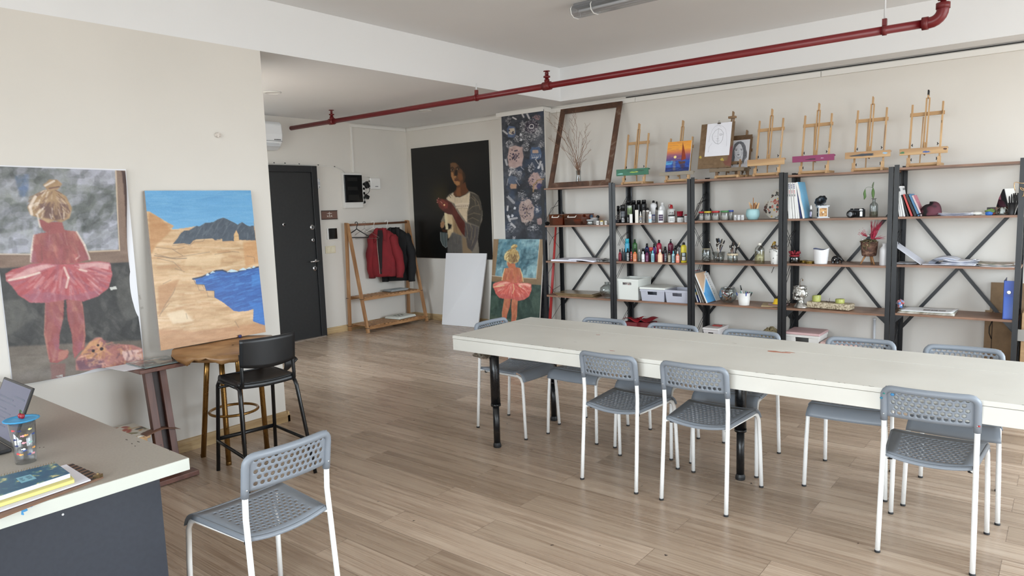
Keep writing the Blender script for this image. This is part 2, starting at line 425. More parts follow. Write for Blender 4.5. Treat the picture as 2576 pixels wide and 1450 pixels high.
for x0_, x1_, z0_, z1_ in ((AX0, AX0+t, 1.0, 2.6), (AX1-t, AX1, 1.0, 2.6), (AX0+t, AX1-t, 1.0, 1.05), (AX0+t, AX1-t, 2.55, 2.6), (-5.975, -5.925, 1.05, 2.55)): b.lohi((x0_, YE-.15, z0_), (x1_, YE-.1, z1_))
struct(b, 'window_7', m_frame)  # frame of the unseen opening added to brighten the entry area
wn = 0
for op, ax in [(o, 'y') for o in RO]+[(o, 'x') for o in NO]:
 wn += 1; b = B(); p, q = op; t = .05
 for u0, u1, z0, z1 in ((p, p+t, SILL, HEAD), (q-t, q, SILL, HEAD), ((p+q)/2-t/2, (p+q)/2+t/2, SILL+t, HEAD-t), (p+t, q-t, SILL, SILL+t), (p+t, q-t, HEAD-t, HEAD)):
  if ax == 'y': b.lohi((XR+.08, u0, z0), (XR+.13, u1, z1))
  else: b.lohi((u0, YN-.13, z0), (u1, YN-.08, z1))
 struct(b, 'window_%d' % wn, m_frame)
# baseboards
m_base = wood('pale_oak_skirting', (150, 122, 84), (196, 170, 128), (212, 190, 152), (2, 40, 22), .45)
m_base_y = wood('pale_oak_skirting_run', (150, 122, 84), (196, 170, 128), (212, 190, 152), (40, 2, 22), .45)
b = B(); prof = [(0, 0), (.022, 0), (.022, .05), (.014, .062), (.012, .078), (0, .082)]
b.prism(prof, lambda u, v, d: (XL+u, d, v), YN+.02, YE+.02)
b.prism(prof, lambda u, v, d: (d, YE+u, v), XL-.2, XL+.022)
struct(b, 'baseboard_left', m_base_y)
b = B(); b.prism(prof, lambda u, v, d: (XD+u, d, v), 5.43, YB); struct(b, 'baseboard_entry', m_base_y)
b = B(); b.prism(prof, lambda u, v, d: (d, YB-u, v), XD+.022, CX0-.002); b.prism(prof, lambda u, v, d: (d, CY-u, v), CX0, CX1); b.prism(prof, lambda u, v, d: (d, YB-u, v), CX1+.002, XR); struct(b, 'baseboard_back', m_base)
# white cable trunking under the ceiling, pieces butted with a visible joint
tk = B()
e = CX1
for q in (-3.83, -1.9, .1, 2.0, 3.0): tk.lohi((e+.004, YB-.03, 2.672), (q, YB, 2.722)); e = q
struct(tk, 'trim_1', m_trunk, bevel=.003)
tk = B(); tk.lohi((XD+.03, YB-.025, 2.688), (CX0, YB, 2.728)); tk.lohi((XD, 6.02, 2.688), (XD+.025, YB-.025, 2.728))
struct(tk, 'trim_2', m_trunk, bevel=.003)
tk = B(); tk.lohi((CX0-.04, CY-.03, 2.683), (CX1+.03, CY, 2.733)); tk.lohi((CX1, CY, 2.683), (CX1+.03, YB-.03, 2.733))
struct(tk, 'trim_3', m_trunk, bevel=.003)
tk = B(); tk.lohi((XD, 6.02, 2.095), (XD+.016, 6.045, 2.688)); struct(tk, 'trim_4', m_trunk, bevel=.003)
# dark shadow-gap strip between trunking and ceiling (thin black tube stands for the shade)
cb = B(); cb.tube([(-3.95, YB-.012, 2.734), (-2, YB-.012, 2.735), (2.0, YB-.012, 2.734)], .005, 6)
single(cb, 'gap_shadow_strip', M((35, 35, 36), .6), 'thin black cable tucked above the white trunking over the shelves', 'cable')
#  ceiling: red sprinkler pipe, light, downlights
m_red = M((108, 18, 24), .33); m_red2 = M((102, 20, 23), .4)
PY, PZ, PR = 5.124, 2.615, .026
t = thing('sprinkler_pipe', 'long red fire sprinkler pipe running under the ceiling from above the entry door', 'pipe', (-4, PY, PZ))
b = B(); b.tube([(XD, PY, PZ), (-.80, PY, PZ)], PR, 14)
b.tube([(-.80, PY, PZ), (-.76, PY, PZ)]+arc((-.76, PY, PZ+.07), .07, -PI/2, 0, 6)[1:]+[(-.69, PY, PZ+.10)], .034, 14)
b.obj('pipe_run', m_red, t, True)
for c0, c1 in (((-.80, PY, PZ), (-.765, PY, PZ)), ((-.69, PY, PZ+.07), (-.69, PY, PZ+.105))): b = B(); b.tube([c0, c1], .039, 14); b.obj('elbow_collar', m_red2, t, True)
hx = [onx_ for onx_ in (ony(835, 305, PY).x, ony(1376, 212, PY).x)]
for x in hx:
 b = B(); b.tube([(x-.04, PY, PZ), (x+.04, PY, PZ)], .036, 14); b.tube([(x, PY, PZ), (x, PY, PZ+.055)], .024, 10); b.obj('tee_fitting', m_red2, t, True)
for x, z in [(x, PZ+.05) for x in hx]+[(-.69, PZ+.10)]:
 b = B(); b.lathe([(.016, 0), (.016, .02), (.03, .022), (.03, .034), (.012, .036), (.009, .06), (.014, .066)], (x, PY, z), 12)
 b.tube([(x-.014, PY, z+.03), (x-.016, PY, z+.06), (x-.006, PY, z+.075)], .004, 6); b.tube([(x+.014, PY, z+.03), (x+.016, PY, z+.06), (x+.006, PY, z+.075)], .004, 6)
 b.lathe([(.006, .07), (.03, .074), (.03, .078), (.004, .08)], (x, PY, z), 14)
 b.obj('sprinkler_head', m_red2, t, True)
for px, py, top in ((1199, 245, ZS), (2225, 78, ZC)):
 x = ony(px, py, PY).x
 b = B(); b.tube([(x-.012, PY, PZ), (x+.012, PY, PZ)], .033, 12); b.box((x, PY, PZ+.045), (.026, .026, .05)); b.obj('clamp', m_red2, t, True)
 b = B(); b.tube([(x, PY, PZ+.06), (x, PY, top)], .006, 8); b.obj('hanger_rod', M((214, 216, 218), .35), t, True)
lt = thing('fluorescent_light', 'double tube fluorescent ceiling light with clear cover above the long table', 'ceiling light', (-2.4, 4.73, ZC))
b = B(); b.lohi((-3.1, 4.70, ZC-.035), (-1.9, 4.80, ZC)); b.obj('housing', M((150, 152, 155), .3, .6), lt, True, bevel=.004)
b = B(); cs = [(-.055, 0), (-.07, -.02), (-.062, -.055), (-.03, -.075), (.03, -.075), (.062, -.055), (.07, -.02), (.055, 0)]
b.prism(cs, lambda u, v, d: (d, 4.75+u, ZC-.02+v), -3.12, -1.88); b.obj('diffuser', clear('ribbed_light_cover', (225, 228, 232), .16, .2), lt, True)
for dy in (-.028, .028):
 b = B(); b.tube([(-3.06, 4.75+dy, ZC-.062), (-1.94, 4.75+dy, ZC-.062)], .013, 10); b.obj('tube_lamp', M((240, 240, 240), .3), lt, True)
for x in (-3.11, -2.93, -2.1, -1.89):
 b = B(); b.tube([(x, 4.75+u*1.04, ZC-.02+v*1.04) for u, v in cs], .004, 6); b.obj('clip', m_white, lt, True)
for i, (px, py, lab) in enumerate(((685, 232, 'round white recessed downlight in the entry ceiling nearest the wall end'), (1068, 278, 'round white recessed downlight in the entry ceiling above the rack corner'))):
 p = onz(px, py, ZS)
 d = thing('downlight', lab, 'downlight', (p.x, p.y, ZS), group='entry ceiling downlights')
 b = B(); b.lathe([(.062, .0), (.085, -.002), (.085, -.006), (.066, -.012), (.062, -.004)], (0, 0, 0), 28); b.obj('trim_ring', M((222, 222, 220), .4), d)
 b = B(); b.lathe([(.001, -.003), (.062, -.003), (.062, 0), (.001, 0)], (0, 0, 0), 28); b.obj('lamp_disc', M((205, 206, 206), .35), d)
# == ENTRY WALL
m_door = mottled('charcoal_door_film', [(.3, (36, 37, 38)), (.7, (41, 42, 43))], 30, .55)
DY0, DY1 = 4.36, 5.37
d = tag(thing('door_1', 'dark charcoal steel entry door with round locks and a lever handle', 'door', (XD, 4.86, 0)), kind='structure')
b = B()
b.lohi((XD, DY1-.05, 0), (XD+.085, DY1+.03, 2.16)); b.lohi((XD, DY0-.03, 0), (XD+.085, DY0+.05, 2.16)); b.lohi((XD, DY0+.05, 2.08), (XD+.085, DY1-.05, 2.16))
b.obj('door_frame', M((32, 33, 35), .5), d, True, bevel=.004)
b = B(); b.lohi((XD+.01, DY0+.05, .012), (XD+.06, DY1-.05, 2.08)); b.obj('door_leaf', m_door, d, True, bevel=.003)
b = B(); b.lohi((XD, DY0, 0), (XD+.11, DY1, .012)); b.obj('threshold', M((170, 160, 150), .35, .6), d, True)
m_chrome = M((205, 206, 208), .18, 1.0)
def disc(b, c, r, h, n=20): return b.lathe([(r*.98, 0), (r, h*.3), (r*.92, h), (r*.6, h*1.15), (.001, h*1.1)], c, n, rotm('Y', PI/2))
for z, r, nm in ((1.40, .036, 'lock'), (1.24, .026, 'lock'), (.882, .034, 'lock')):
 b = B(); disc(b, (XD+.06, 5.29, z), r, .012); o = b.obj(nm, m_chrome, d, True)
 b = B(); b.box((XD+.076, 5.29, z), (.006, r*.35, r*1.0)); b.obj('keyway', M((30, 30, 32), .4), o, True)
b = B(); disc(b, (XD+.06, 4.885, 1.45), .022, .014); o = b.obj('peephole', m_chrome, d, True)
b = B(); disc(b, (XD+.076, 4.888, 1.448), .012, .004); b.obj('lens', M((20, 20, 22), .1), o, True)
b = B(); disc(b, (XD+.06, 5.315, .975), .024, .012); b.tube([(XD+.07, 5.315, .975), (XD+.115, 5.315, .975), (XD+.12, 5.30, .975), (XD+.12, 5.19, .972)], .009, 10); b.obj('door_handle', m_chrome, d, True)
def boxed(b, x0, x1, y, z): return b.lohi((x0, y[0], z[0]), (x1, y[1], z[1]))
ac = thing('air_conditioner', 'white wall mounted air conditioner half hidden behind the wall end', 'air conditioner', (XD, 4.36, 2.33))
yac0, yac1 = 3.98, 4.86
pr = [(0, 0), (.09, -.005), (.17, .04), (.205, .10), (.215, .17), (.205, .285), (.17, .315), (0, .325)]
b = B(); b.prism(pr, lambda u, v, dd: (XD+u, dd, 2.335+v), yac0, yac1); b.obj('casing', M((228, 230, 232), .35), ac, True, bevel=.012)
b = B(); b.box((XD+.192, 4.42, 2.388), (.012, .80, .06), rotm('Y', -.55)); b.obj('air_flap', M((206, 209, 212), .4), ac, True, bevel=.003)
b = B(); b.lohi((XD+.211, yac0+.01, 2.424), (XD+.2145, yac1-.01, 2.428)); b.obj('panel_seam', M((120, 122, 125), .5), ac, True)
b = B()
for k in range(5): b.lohi((XD+.2135, 4.745+k*.018, 2.437), (XD+.2162, 4.756+k*.018, 2.447))
b.obj('brand_mark', M((70, 70, 75), .5), ac, True)
s_ = thing('motion_sensor', 'white motion sensor with rounded casing beside the dark door top', 'sensor', (XD, 5.44, 1.88))
b = B(); b.lohi((XD, 5.41, 1.882), (XD+.045, 5.472, 2.008)); b.obj('casing', M((226, 227, 228), .35), s_, True, bevel=.016)
b = B(); b.lohi((XD+.036, 5.418, 1.93), (XD+.049, 5.464, 1.968)); b.obj('lens_window', M((200, 203, 208), .15), s_, True, bevel=.006)
b = B(); [b.lohi((XD+.044, 5.452, 1.982+k*.008), (XD+.0465, 5.456, 1.986+k*.008)) for k in range(3)]; b.lohi((XD+.044, 5.446, 1.895), (XD+.0465, 5.456, 1.905)); b.obj('indicator', M((30, 30, 30), .4), s_, True)
e_ = thing('electrical_panel', 'white framed electrical panel with black glass cover on entry wall', 'electrical panel', (XD, 5.98, 1.62))
b = B(); b.lohi((XD, 5.825, 1.625), (XD+.05, 6.13, 2.085)); b.obj('box', M((222, 221, 217), .45), e_, True, bevel=.005)
b = B(); b.lohi((XD+.05, 5.832, 1.70), (XD+.064, 6.123, 2.06)); b.obj('glass_cover', M((10, 11, 11), .12), e_, True, bevel=.004)
b = B(); [b.lohi((XD+.064, 5.88, z), (XD+.0655, 6.04, z+.045)) for z in (1.98, 1.86)]; b.lohi((XD+.064, 5.88, 1.73), (XD+.0655, 6.06, 1.80)); b.obj('breaker_slot', M((22, 23, 22), .3), e_, True)
ps = thing('power_strip', 'white vertical power strip mounted beside the electrical panel', 'power strip', (XD, 6.165, 1.67))
b = B(); b.lohi((XD, 6.14, 1.668), (XD+.038, 6.195, 1.99)); b.obj('body', M((220, 219, 214), .4), ps, True, bevel=.006)
for z in (1.70, 1.76, 1.82, 1.88, 1.94):
 b = B(); b.lathe([(.02, 0), (.02, .002), (.017, .002), (.017, -.004)], (XD+.038, 6.167, z), 16, rotm('Y', PI/2)); b.obj('socket', M((190, 189, 185), .5), ps, True)
def adapter(y, z, ang, w, h, lab):
 b = B(); R = rotm('X', ang); b.box((XD+.062, y, z), (.044, w, h), R)
 return single(b, 'plug_adapter', M((18, 18, 19), .4), lab, 'plug', 'black plugs in the power strip', bevel=.006)
adapter(6.20, 1.93, .5, .06, .085, 'larger black plug adapter at the top of white power strip')
adapter(6.19, 1.77, -.5, .06, .05, 'smaller black plug low on the white power strip')
b = B(); b.tube([(XD+.09, 6.21, 1.90), (XD+.085, 6.225, 1.85), (XD+.075, 6.20, 1.815), (XD+.07, 6.15, 1.80), (XD+.07, 6.145, 1.70), (XD+.03, 6.15, 1.675)], .004, 6)
single(b, 'adapter_cord', M((20, 20, 20), .5), 'thin black cord looping from the plug adapter on power strip', 'cord')
ro = thing('router', 'small white square router box on entry wall', 'router', (XD, 6.38, 1.87))
b = B(); b.lohi((XD, 6.285, 1.872), (XD+.04, 6.47, 2.028)); b.obj('casing', M((230, 229, 226), .4), ro, True, bevel=.016)
b = B(); [b.lohi((XD+.04, 6.365+k*.011, 1.905), (XD+.041, 6.373+k*.011, 1.913+.004*(k % 2))) for k in range(5)]; b.obj('brand_mark', M((60, 60, 62), .5), ro, True)
b = B(); b.lohi((XD+.01, 6.277, 1.975), (XD+.03, 6.286, 1.99)); b.obj('port', M((40, 30, 30), .5), ro, True)
b = B(); b.tube([(XD+.012, 6.17, 1.99), (XD+.012, 6.17, 2.04), (XD+.012, 6.19, 2.043), (XD+.012, 6.30, 2.033)], .004, 6); single(b, 'router_cable', m_trunk, 'white cable from power strip up to the router', 'cable')
sg = thing('entry_sign', 'small brown sign with white brush characters on entry wall', 'sign', (XD, 5.6, 1.485))
b = B(); b.lohi((XD, 5.48, 1.487), (XD+.012, 5.726, 1.603)); b.obj('plate', M((112, 84, 74), .5), sg, True, bevel=.002)
b = B(); b.lohi((XD+.012, 5.48, 1.594), (XD+.016, 5.726, 1.603)); b.lohi((XD+.012, 5.48, 1.487), (XD+.016, 5.726, 1.495)); b.obj('edge_strip', M((35, 28, 27), .5), sg, True)
b = B()
gl = [((-.04, .018), (.042, .02)), ((0, .042), (0, -.005)), ((-.012, .03), (-.012, .01)), ((-.04, -.006), (-.015, -.026)), ((-.04, -.026), (-.02, -.008)), ((-.012, -.01), (.012, -.012)), ((0, -.006), (0, -.03)), ((.018, -.028), (.032, -.006)), ((.032, -.006), (.04, -.026)), ((.022, -.012), (.04, -.014)), ((.012, .026), (.028, .012))]
for (u0, v0), (u1, v1) in gl: b.bar((XD+.0135, 5.6+u0, 1.545+v0), (XD+.0135, 5.6+u1, 1.545+v1), .003, .0055, (1, 0, 0))
b.obj('lettering', M((232, 228, 222), .5), sg, True)
ic = thing('intercom', 'black square intercom screen with white side below the brown sign', 'intercom', (XD, 5.62, 1.23))
b = B(); b.lohi((XD, 5.545, 1.23), (XD+.02, 5.694, 1.374)); b.obj('casing', M((225, 224, 220), .4), ic, True, bevel=.003)
b = B(); b.lohi((XD+.02, 5.562, 1.233), (XD+.027, 5.694, 1.371)); b.obj('screen', M((9, 9, 10), .12), ic, True, bevel=.002)
b = B(); [b.lohi((XD+.027, 5.58+k*.024, 1.243), (XD+.0275, 5.584+k*.024, 1.246)) for k in range(5)]; b.obj('button', M((170, 170, 165), .4), ic, True)
sw = thing('light_switch', 'cream double light switch below the black intercom screen', 'light switch', (XD, 5.585, 1.05))
b = B(); b.lohi((XD, 5.508, 1.05), (XD+.012, 5.665, 1.145)); b.obj('plate', M((214, 206, 180), .45), sw, True, bevel=.004)
for y in (5.553, 5.622):
 b = B(); b.box((XD+.013, y, 1.098), (.01, .052, .06), rotm('Y', .06)); b.obj('rocker', M((220, 213, 190), .4), sw, True, bevel=.002)
# cable tacked above the door, swinging down to the panel
b = B(); pts = [(XD+.008, 4.2, 2.185)]+[(XD+.008, y, z) for y, z in ((4.8, 2.182), (5.13, 2.18), (5.48, 2.172), (5.726, 2.158), (5.84, 2.13), (5.90, 2.085))]
cbl = thing('wall_cable', 'thin white cable clipped above the entry door curving into the electrical panel', 'cable', (XD, 5.2, 2.08))
b.tube(pts, .0055, 6); b.obj('cable_run', m_trunk, cbl, True)
for y, z in ((4.85, 2.19), (5.0, 2.19), (5.2, 2.186), (5.48, 2.18), (5.73, 2.165)):
 b = B(); b.box((XD+.008, y, z), (.014, .012, .012)); b.obj('clip', M((90, 88, 86), .5), cbl, True)
# == CHAIRS
m_grey = M((129, 136, 145), .42, name='grey_chair_plastic')
m_tube = M((238, 238, 236), .3, name='white_lacquered_tube')
m_cap = M((28, 28, 30), .6)
def perforated(b, nu, nv, pu, pv, r, fn, mu, mv0, mv1, n=8):
 """staggered rows of holes; fn(u, v) -> 3-D; margins mu at the sides, mv0/mv1 below/above"""
 Wd = nu*pu; u0 = -Wd/2; v0 = -nv*pv/2; hp = pu/2
 full = [-Wd/2-mu]+[u0+hp*k for k in range(2*nu+1)]+[Wd/2+mu]
 def sheet(us, vs_):
  b.add([fn(u, v) for v in vs_ for u in us], [(j*len(us)+i, j*len(us)+i+1, (j+1)*len(us)+i+1, (j+1)*len(us)+i) for j in range(len(vs_)-1) for i in range(len(us)-1)], True)
 for j in range(nv):
  odd = j % 2; va = v0+j*pv; vb = va+pv; vm = (va+vb)/2; sh = hp*odd
  L_ = [-Wd/2-mu, -Wd/2]+([-Wd/2+sh] if odd else [])
  sheet(L_, (va, vm, vb)); sheet([-u for u in reversed(L_)], (va, vm, vb))
  for i in range(nu-odd):
   ua = u0+sh+i*pu; ub = ua+pu; cu, cv = (ua+ub)/2, vm
   out = [(ub, cv), (ub, vb), (cu, vb), (ua, vb), (ua, cv), (ua, va), (cu, va), (ub, va)]
   inn = [(cu+r*math.cos(PI*k/4), cv+r*math.sin(PI*k/4)) for k in range(8)]
   b.add([fn(*p) for p in out]+[fn(*p) for p in inn], [(k, (k+1) % 8, 8+(k+1) % 8, 8+k) for k in range(8)], True)
 sheet(full, (v0-mv0, v0)); sheet(full, (-v0, -v0+mv1))
 return b
def seat_fn(u, v):
 k = (v+.185)/.34                      # 0 rear .. 1 front
 wid = .158+(.186-.158)*min(1, max(0, k)); x = u/.186*wid
 dip = .020*(1-(u/.186)**2)*(1-.75*min(1, max(0, k)))
 z = .447+.006*k-dip
 if v > .155: pass
 return Vector((x, v, z))
def make_chair(label):
 t = thing('perforated_chair', label, 'chair')
 s = B()
 # seat panel with holes: v runs -.185 .. .155
 perforated(s, 12, 11, .0245, .0245, .0076, lambda u, v: seat_fn(u, v-.020), .039, .030, .038)
 def lip(u, w):
  x = (u-.5)*2; px = .186*x; a = w*1.45
  p = seat_fn(px, .153)
  return Vector((p.x*(1+.06*w), .153+.068*math.sin(a), p.z-.066*(1-math.cos(a))))
 s.grid(lip, 14, 7)
 for sd in (-1, 1):                      # rolled side edge
  def roll(u, w, sd=sd):
   v = -.185+u*.338; p = seat_fn(.186*sd, v); a = w*1.3
   return Vector((p.x+sd*.012*math.sin(a), p.y, p.z-.02*(1-math.cos(a))))
  s.grid(roll, 10, 3)
 def rear(u, w):
  p = seat_fn((u-.5)*2*.186, -.1848); a = w*1.3
  return Vector((p.x, p.y-.010*math.sin(a), p.z-.018*(1-math.cos(a))))
 s.grid(rear, 14, 3)
 s.obj('seat', m_grey, t, solid=.004, merge=True)
 # backrest: perforated panel inside a thick inverted-U rim
 k = B()
 def back(u, v):
  z = .686+v; x = u; cur = -.022*(1-(u/.17)**2)
  return Vector((x, -.196-(z-.61)*.16+cur, z))
 perforated(k, 12, 5, .0245, .0225, .0085, back, .016, .012, .012)
 o = k.obj('backrest', m_grey, t, solid=.004, merge=True)
 rim = B(); pts = []
 for sd, seq in ((-1, 0), (1, 1)): pass
 path = []
 for z in (.598, .64, .68, .708): path.append((-.170, z))
 for i in range(1, 6):
  a = PI-(PI/2)*i/5; path.append((-.138+.032*math.cos(a), .713+.032*math.sin(a)))
 for i in range(1, 10): path.append((-.138+.276*i/10, .745))
 for i in range(0, 6):
  a = PI/2-(PI/2)*i/5; path.append((.138+.032*math.cos(a), .713+.032*math.sin(a)))
 for z in (.68, .64, .598): path.append((.170, z))
 rim.tube([Vector((x, -.196-(z-.61)*.16-.022*max(0, 1-(x/.17)**2), z)) for x, z in path], .0145, 10)
 rim.obj('rim', m_grey, o)
 for sd in (-1, 1): sc = B(); sc.ell((sd*.170, -.212, .628), (.004, .003, .004), 8, 5); sc.obj('screw', M((190, 192, 195), .3, .8), o)
 for sd in (-1, 1):
  l = B(); l.tube([(sd*.176, -.226, .004), (sd*.174, -.212, .2), (sd*.171, -.196, .43), (sd*.170, -.190, .52), (sd*.170, -.194, .575), (sd*.170, -.199, .64)], .0108, 10)
  l.tube([(sd*.171, -.196, .428), (sd*.158, -.180, .430), (sd*.150, -.15, .432)], .009, 8)
  lo = l.obj('leg', m_tube, t)
  c = B(); c.lathe([(.0118, 0), (.0125, .002), (.0118, .01)], (sd*.176, -.226, 0), 10); c.obj('foot_cap', m_cap, lo)
  c = B(); c.tube([(sd*.150, -.15, .427), (sd*.150, -.15, .410)], .011, 8); c.obj('seat_plug', m_cap, lo)
  l = B(); l.tube([(sd*.197, .226, .004), (sd*.192, .214, .25), (sd*.187, .205, .385), (sd*.183, .188, .415), (sd*.178, .16, .427), (sd*.150, -.15, .424)], .0108, 10)
  lo = l.obj('leg', m_tube, t)
  c = B(); c.lathe([(.0118, 0), (.0125, .002), (.0118, .01)], (sd*.197, .226, 0), 10); c.obj('foot_cap', m_cap, lo)
 return t
chairs = [
 (-2.395, 1.381, 90, 'grey perforated chair with white legs standing alone beside the dark desk'),
 (-.444, 3.50, 1.2, 'grey perforated chair with blue paint spots, nearest the camera at the table side'),
 (-1.469, 3.462, .4, 'grey perforated chair pulled up in front of the thick central table leg'),
 (-1.964, 3.460, -1.0, 'grey perforated chair on the near table side next to the corner with the wrapped leg'),
 (-3.06, 3.80, -90, 'grey perforated chair tucked under the short end of the long table'),
 (-2.585, 4.012, 180, 'grey perforated chair on the shelf side of the table, first from the short end'),
 (-2.06, 4.022, 180.5, 'grey perforated chair on the shelf side of the table, second from the short end'),
 (-1.54, 4.035, 180, 'grey perforated chair on the shelf side of the table, third from the short end'),
 (-.91, 4.073, 184, 'grey perforated chair on the shelf side of the table, fourth from the short end'),
 (-.424, 4.087, 181.5, 'grey perforated chair on the shelf side of the table, fifth from the short end')]
ch0 = None
for x, y, a, lab in chairs:
 if ch0 is None: ch0 = make_chair(lab); o = ch0
 else: o = link_tree(ch0)
 o.location = (x, y, 0); o.rotation_euler = (0, 0, math.radians(a)); o['label'] = lab; o['group'] = 'grey perforated chairs'
 if 'paint spots' in lab:
  for sx_, sy_, sz_, r_, c_ in ((-.178, -.226, .70, .006, (40, 120, 150)), (-.168, -.229, .722, .005, (50, 130, 120)), (-.135, -.232, .722, .008, (60, 130, 180)), (.176, -.216, .63, .005, (170, 60, 60))): b = B(); b.ell((sx_, sy_, sz_), (r_, .003, r_*.8), 8, 5); b.obj('paint_spot', M(c_, .5), o)
# == LONG TABLE
def table_mat():
 m, nt, b, mp = base_nodes('worn_off_white_table_paint', .38)
 n = nt.nodes.new('ShaderNodeTexNoise'); n.inputs['Scale'].default_value = 2.2; n.inputs['Detail'].default_value = 8
 nt.links.new(mp.outputs['Vector'], n.inputs['Vector'])
 r = ramp(nt, [(.3, (209, 207, 199)), (.7, (222, 221, 214))]); nt.links.new(n.outputs['Fac'], r.inputs['Fac'])
 m2 = nt.nodes.new('ShaderNodeMapping'); m2.inputs['Scale'].default_value = (6, 30, 20); m2.inputs['Rotation'].default_value = (0, 0, .5)
 tc = nt.nodes['Texture Coordinate']; nt.links.new(tc.outputs['Object'], m2.inputs['Vector'])
 n2 = nt.nodes.new('ShaderNodeTexNoise'); n2.inputs['Scale'].default_value = 1; n2.inputs['Detail'].default_value = 6; nt.links.new(m2.outputs['Vector'], n2.inputs['Vector'])
 r2 = ramp(nt, [(.735, (0, 0, 0)), (.76, (255, 255, 255))]); nt.links.new(n2.outputs['Fac'], r2.inputs['Fac'])
 mx = nt.nodes.new('ShaderNodeMix'); mx.data_type = 'RGBA'; mx.inputs[7].default_value = lin((120, 108, 92))
 nt.links.new(r2.outputs['Color'], mx.inputs[0]); nt.links.new(r.outputs['Color'], mx.inputs[6]); nt.links.new(mx.outputs[2], b.inputs['Base Color'])
 return m
TZ = .736
TX0, TX1, TY0, TY1 = -3.19, .42, 3.30, 4.16
tb = thing('work_table', 'long off white painted work table with black telescopic legs', 'table', ((TX0+TX1)/2, (TY0+TY1)/2, 0))
mt_ = table_mat()
b = B()
y = TY0
for q in (3.87, TY1): b.lohi((TX0, y, .714), (TX1, q-.0012, TZ)); y = q+.0012
b.obj('tabletop', mt_, tb, True, bevel=.002)
b = B(); b.lohi((TX0+.001, TY0+.001, .638), (TX1-.001, TY0+.03, .7125)); b.lohi((TX0+.001, TY1-.03, .638), (TX1-.001, TY1-.001, .7125))
b.lohi((TX0+.001, TY0+.03, .638), (TX0+.03, TY1-.03, .7125)); b.lohi((TX1-.03, TY0+.03, .638), (TX1-.001, TY1-.03, .7125)); b.lohi((TX0+.03, TY0+.03, .686), (TX1-.03, TY1-.03, .7125))
b.obj('apron', mt_, tb, True, bevel=.002)
for k, (x, y) in enumerate(((-2.905, 3.385), (-2.925, 4.06), (-1.408, 3.735), (.2, 3.385), (.2, 4.06))):
 b = B(); b.lathe([(.031, .29), (.031, .686)], (x, y, 0), 20); b.lathe([(.0335, .28), (.0335, .295)], (x, y, 0), 20); o = b.obj('leg', M((17, 18, 20), .28), tb, True)
 b = B(); b.lathe([(.0215, .03), (.0215, .29)], (x, y, 0), 18); b.obj('leg_extension', M((20, 21, 23), .3), o, True)
 b = B(); b.lathe([(.025, 0), (.027, .004), (.027, .018), (.022, .032)], (x, y, 0), 12, smooth=False); b.obj('foot', M((25, 25, 27), .5), o, True)
b = B(); rr = random.Random(4)
def crumple(c, r, seed, n=16, m=9, amp=.3):
 rg = random.Random(seed); bb = B(); bb.ell(c, r, n, m)
 for i, p in enumerate(bb.v):
  k = 1+rg.uniform(-amp, amp); bb.v[i] = Vector(c)+(p-Vector(c))*k
 bb.sm = [False]*len(bb.sm); return bb
crumple((-2.97, 3.36, .621), (.075, .05, .024), 3).obj('plastic_wrap', clear('crumpled_clear_plastic', (200, 198, 190), .3, .12), tb, True)
b = B(); b.lohi((-1.98, 3.45, .591), (-1.43, 3.56, .638)); b.obj('under_beam', mottled('worn_grey_metal', [(.35, (48, 48, 46)), (.6, (104, 102, 96)), (.7, (140, 138, 130))], 26, .6), tb, True, bevel=.004)
def blotch(b, x, y, z, w, h, seed, fn=None, n=14):
 rg = random.Random(seed); P = []
 for k in range(n):
  a = 2*PI*k/n; q = rg.uniform(.45, 1); P.append((x+w*q*math.cos(a), y+h*q*math.sin(a)))
 return b.prism(P, fn or (lambda u, v, d: (u, v, z+d)), 0, .0006)
b = B(); p = onz(1955, 886, TZ); blotch(b, p.x, p.y, TZ-.0001, .075, .022, 2); p = onz(1985, 887, TZ); blotch(b, p.x, p.y, TZ-.0001, .04, .008, 5)
b.obj('paint_stain', M((176, 112, 88), .5), tb, True)
b = B(); p = onz(1540, 883, TZ); blotch(b, p.x, p.y, TZ-.0001, .022, .006, 8); p = onz(1505, 843, TZ); blotch(b, p.x, p.y, TZ-.0001, .022, .007, 9); b.obj('red_stain', M((150, 60, 55), .5), tb, True)
b = B(); rg = random.Random(9)
for k in range(46):
 x = rg.uniform(TX0+.05, TX1-.05); blotch(b, x, TY0+.004+abs(rg.gauss(0, .002)), TZ-.0001, rg.uniform(.004, .02), .003, k, n=7)
b.obj('edge_chip', M((96, 90, 80), .7), tb, True)
# == DESK
DX, DY = -2.36, 1.107
dk = thing('desk', 'beige topped desk with white edge and dark navy front panel', 'desk', (-3.4, .45, 0))
m_edge = M((204, 208, 200), .42)
m_lam = mottled('beige_laminate', [(.35, (150, 144, 134)), (.65, (156, 150, 140))], 120, .42, 3)
b = B(); b.lohi((-4.60, -.35, .700), (DX, DY, .7415)); b.obj('worktop', m_edge, dk, True, bevel=.0015)
b = B(); b.lohi((-4.598, -.348, .7415), (DX-.002, DY-.002, .743)); b.obj('laminate', m_lam, dk, True)
b = B(); b.lohi((-2.505, -.33, 0), (-2.485, 1.055, .700)); b.obj('front_panel', mottled('navy_board', [(.35, (44, 49, 59)), (.65, (48, 53, 63))], 60, .5), dk, True)
b = B(); b.lohi((-4.55, 1.035, 0), (-2.506, 1.055, .700)); b.obj('side_panel', M((46, 51, 61), .5), dk, True)
b = B()
for y in (.02, .35): b.lohi((-4.57, y, 0), (-4.53, y+.04, .7));
b.obj('leg', M((40, 44, 52), .5), dk, True)
b = B(); p = onx(60, 1284, DX)
for k, (dy, dz, w, h) in enumerate(((0, 0, .012, .008), (.012, .006, .007, .005), (-.004, -.009, .005, .008), (.02, .004, .004, .003))):
 blotch(b, p.y+dy, p.z+dz, 0, w, h, 30+k, lambda u, v, d: (DX-.0002+d, u, v), 9)
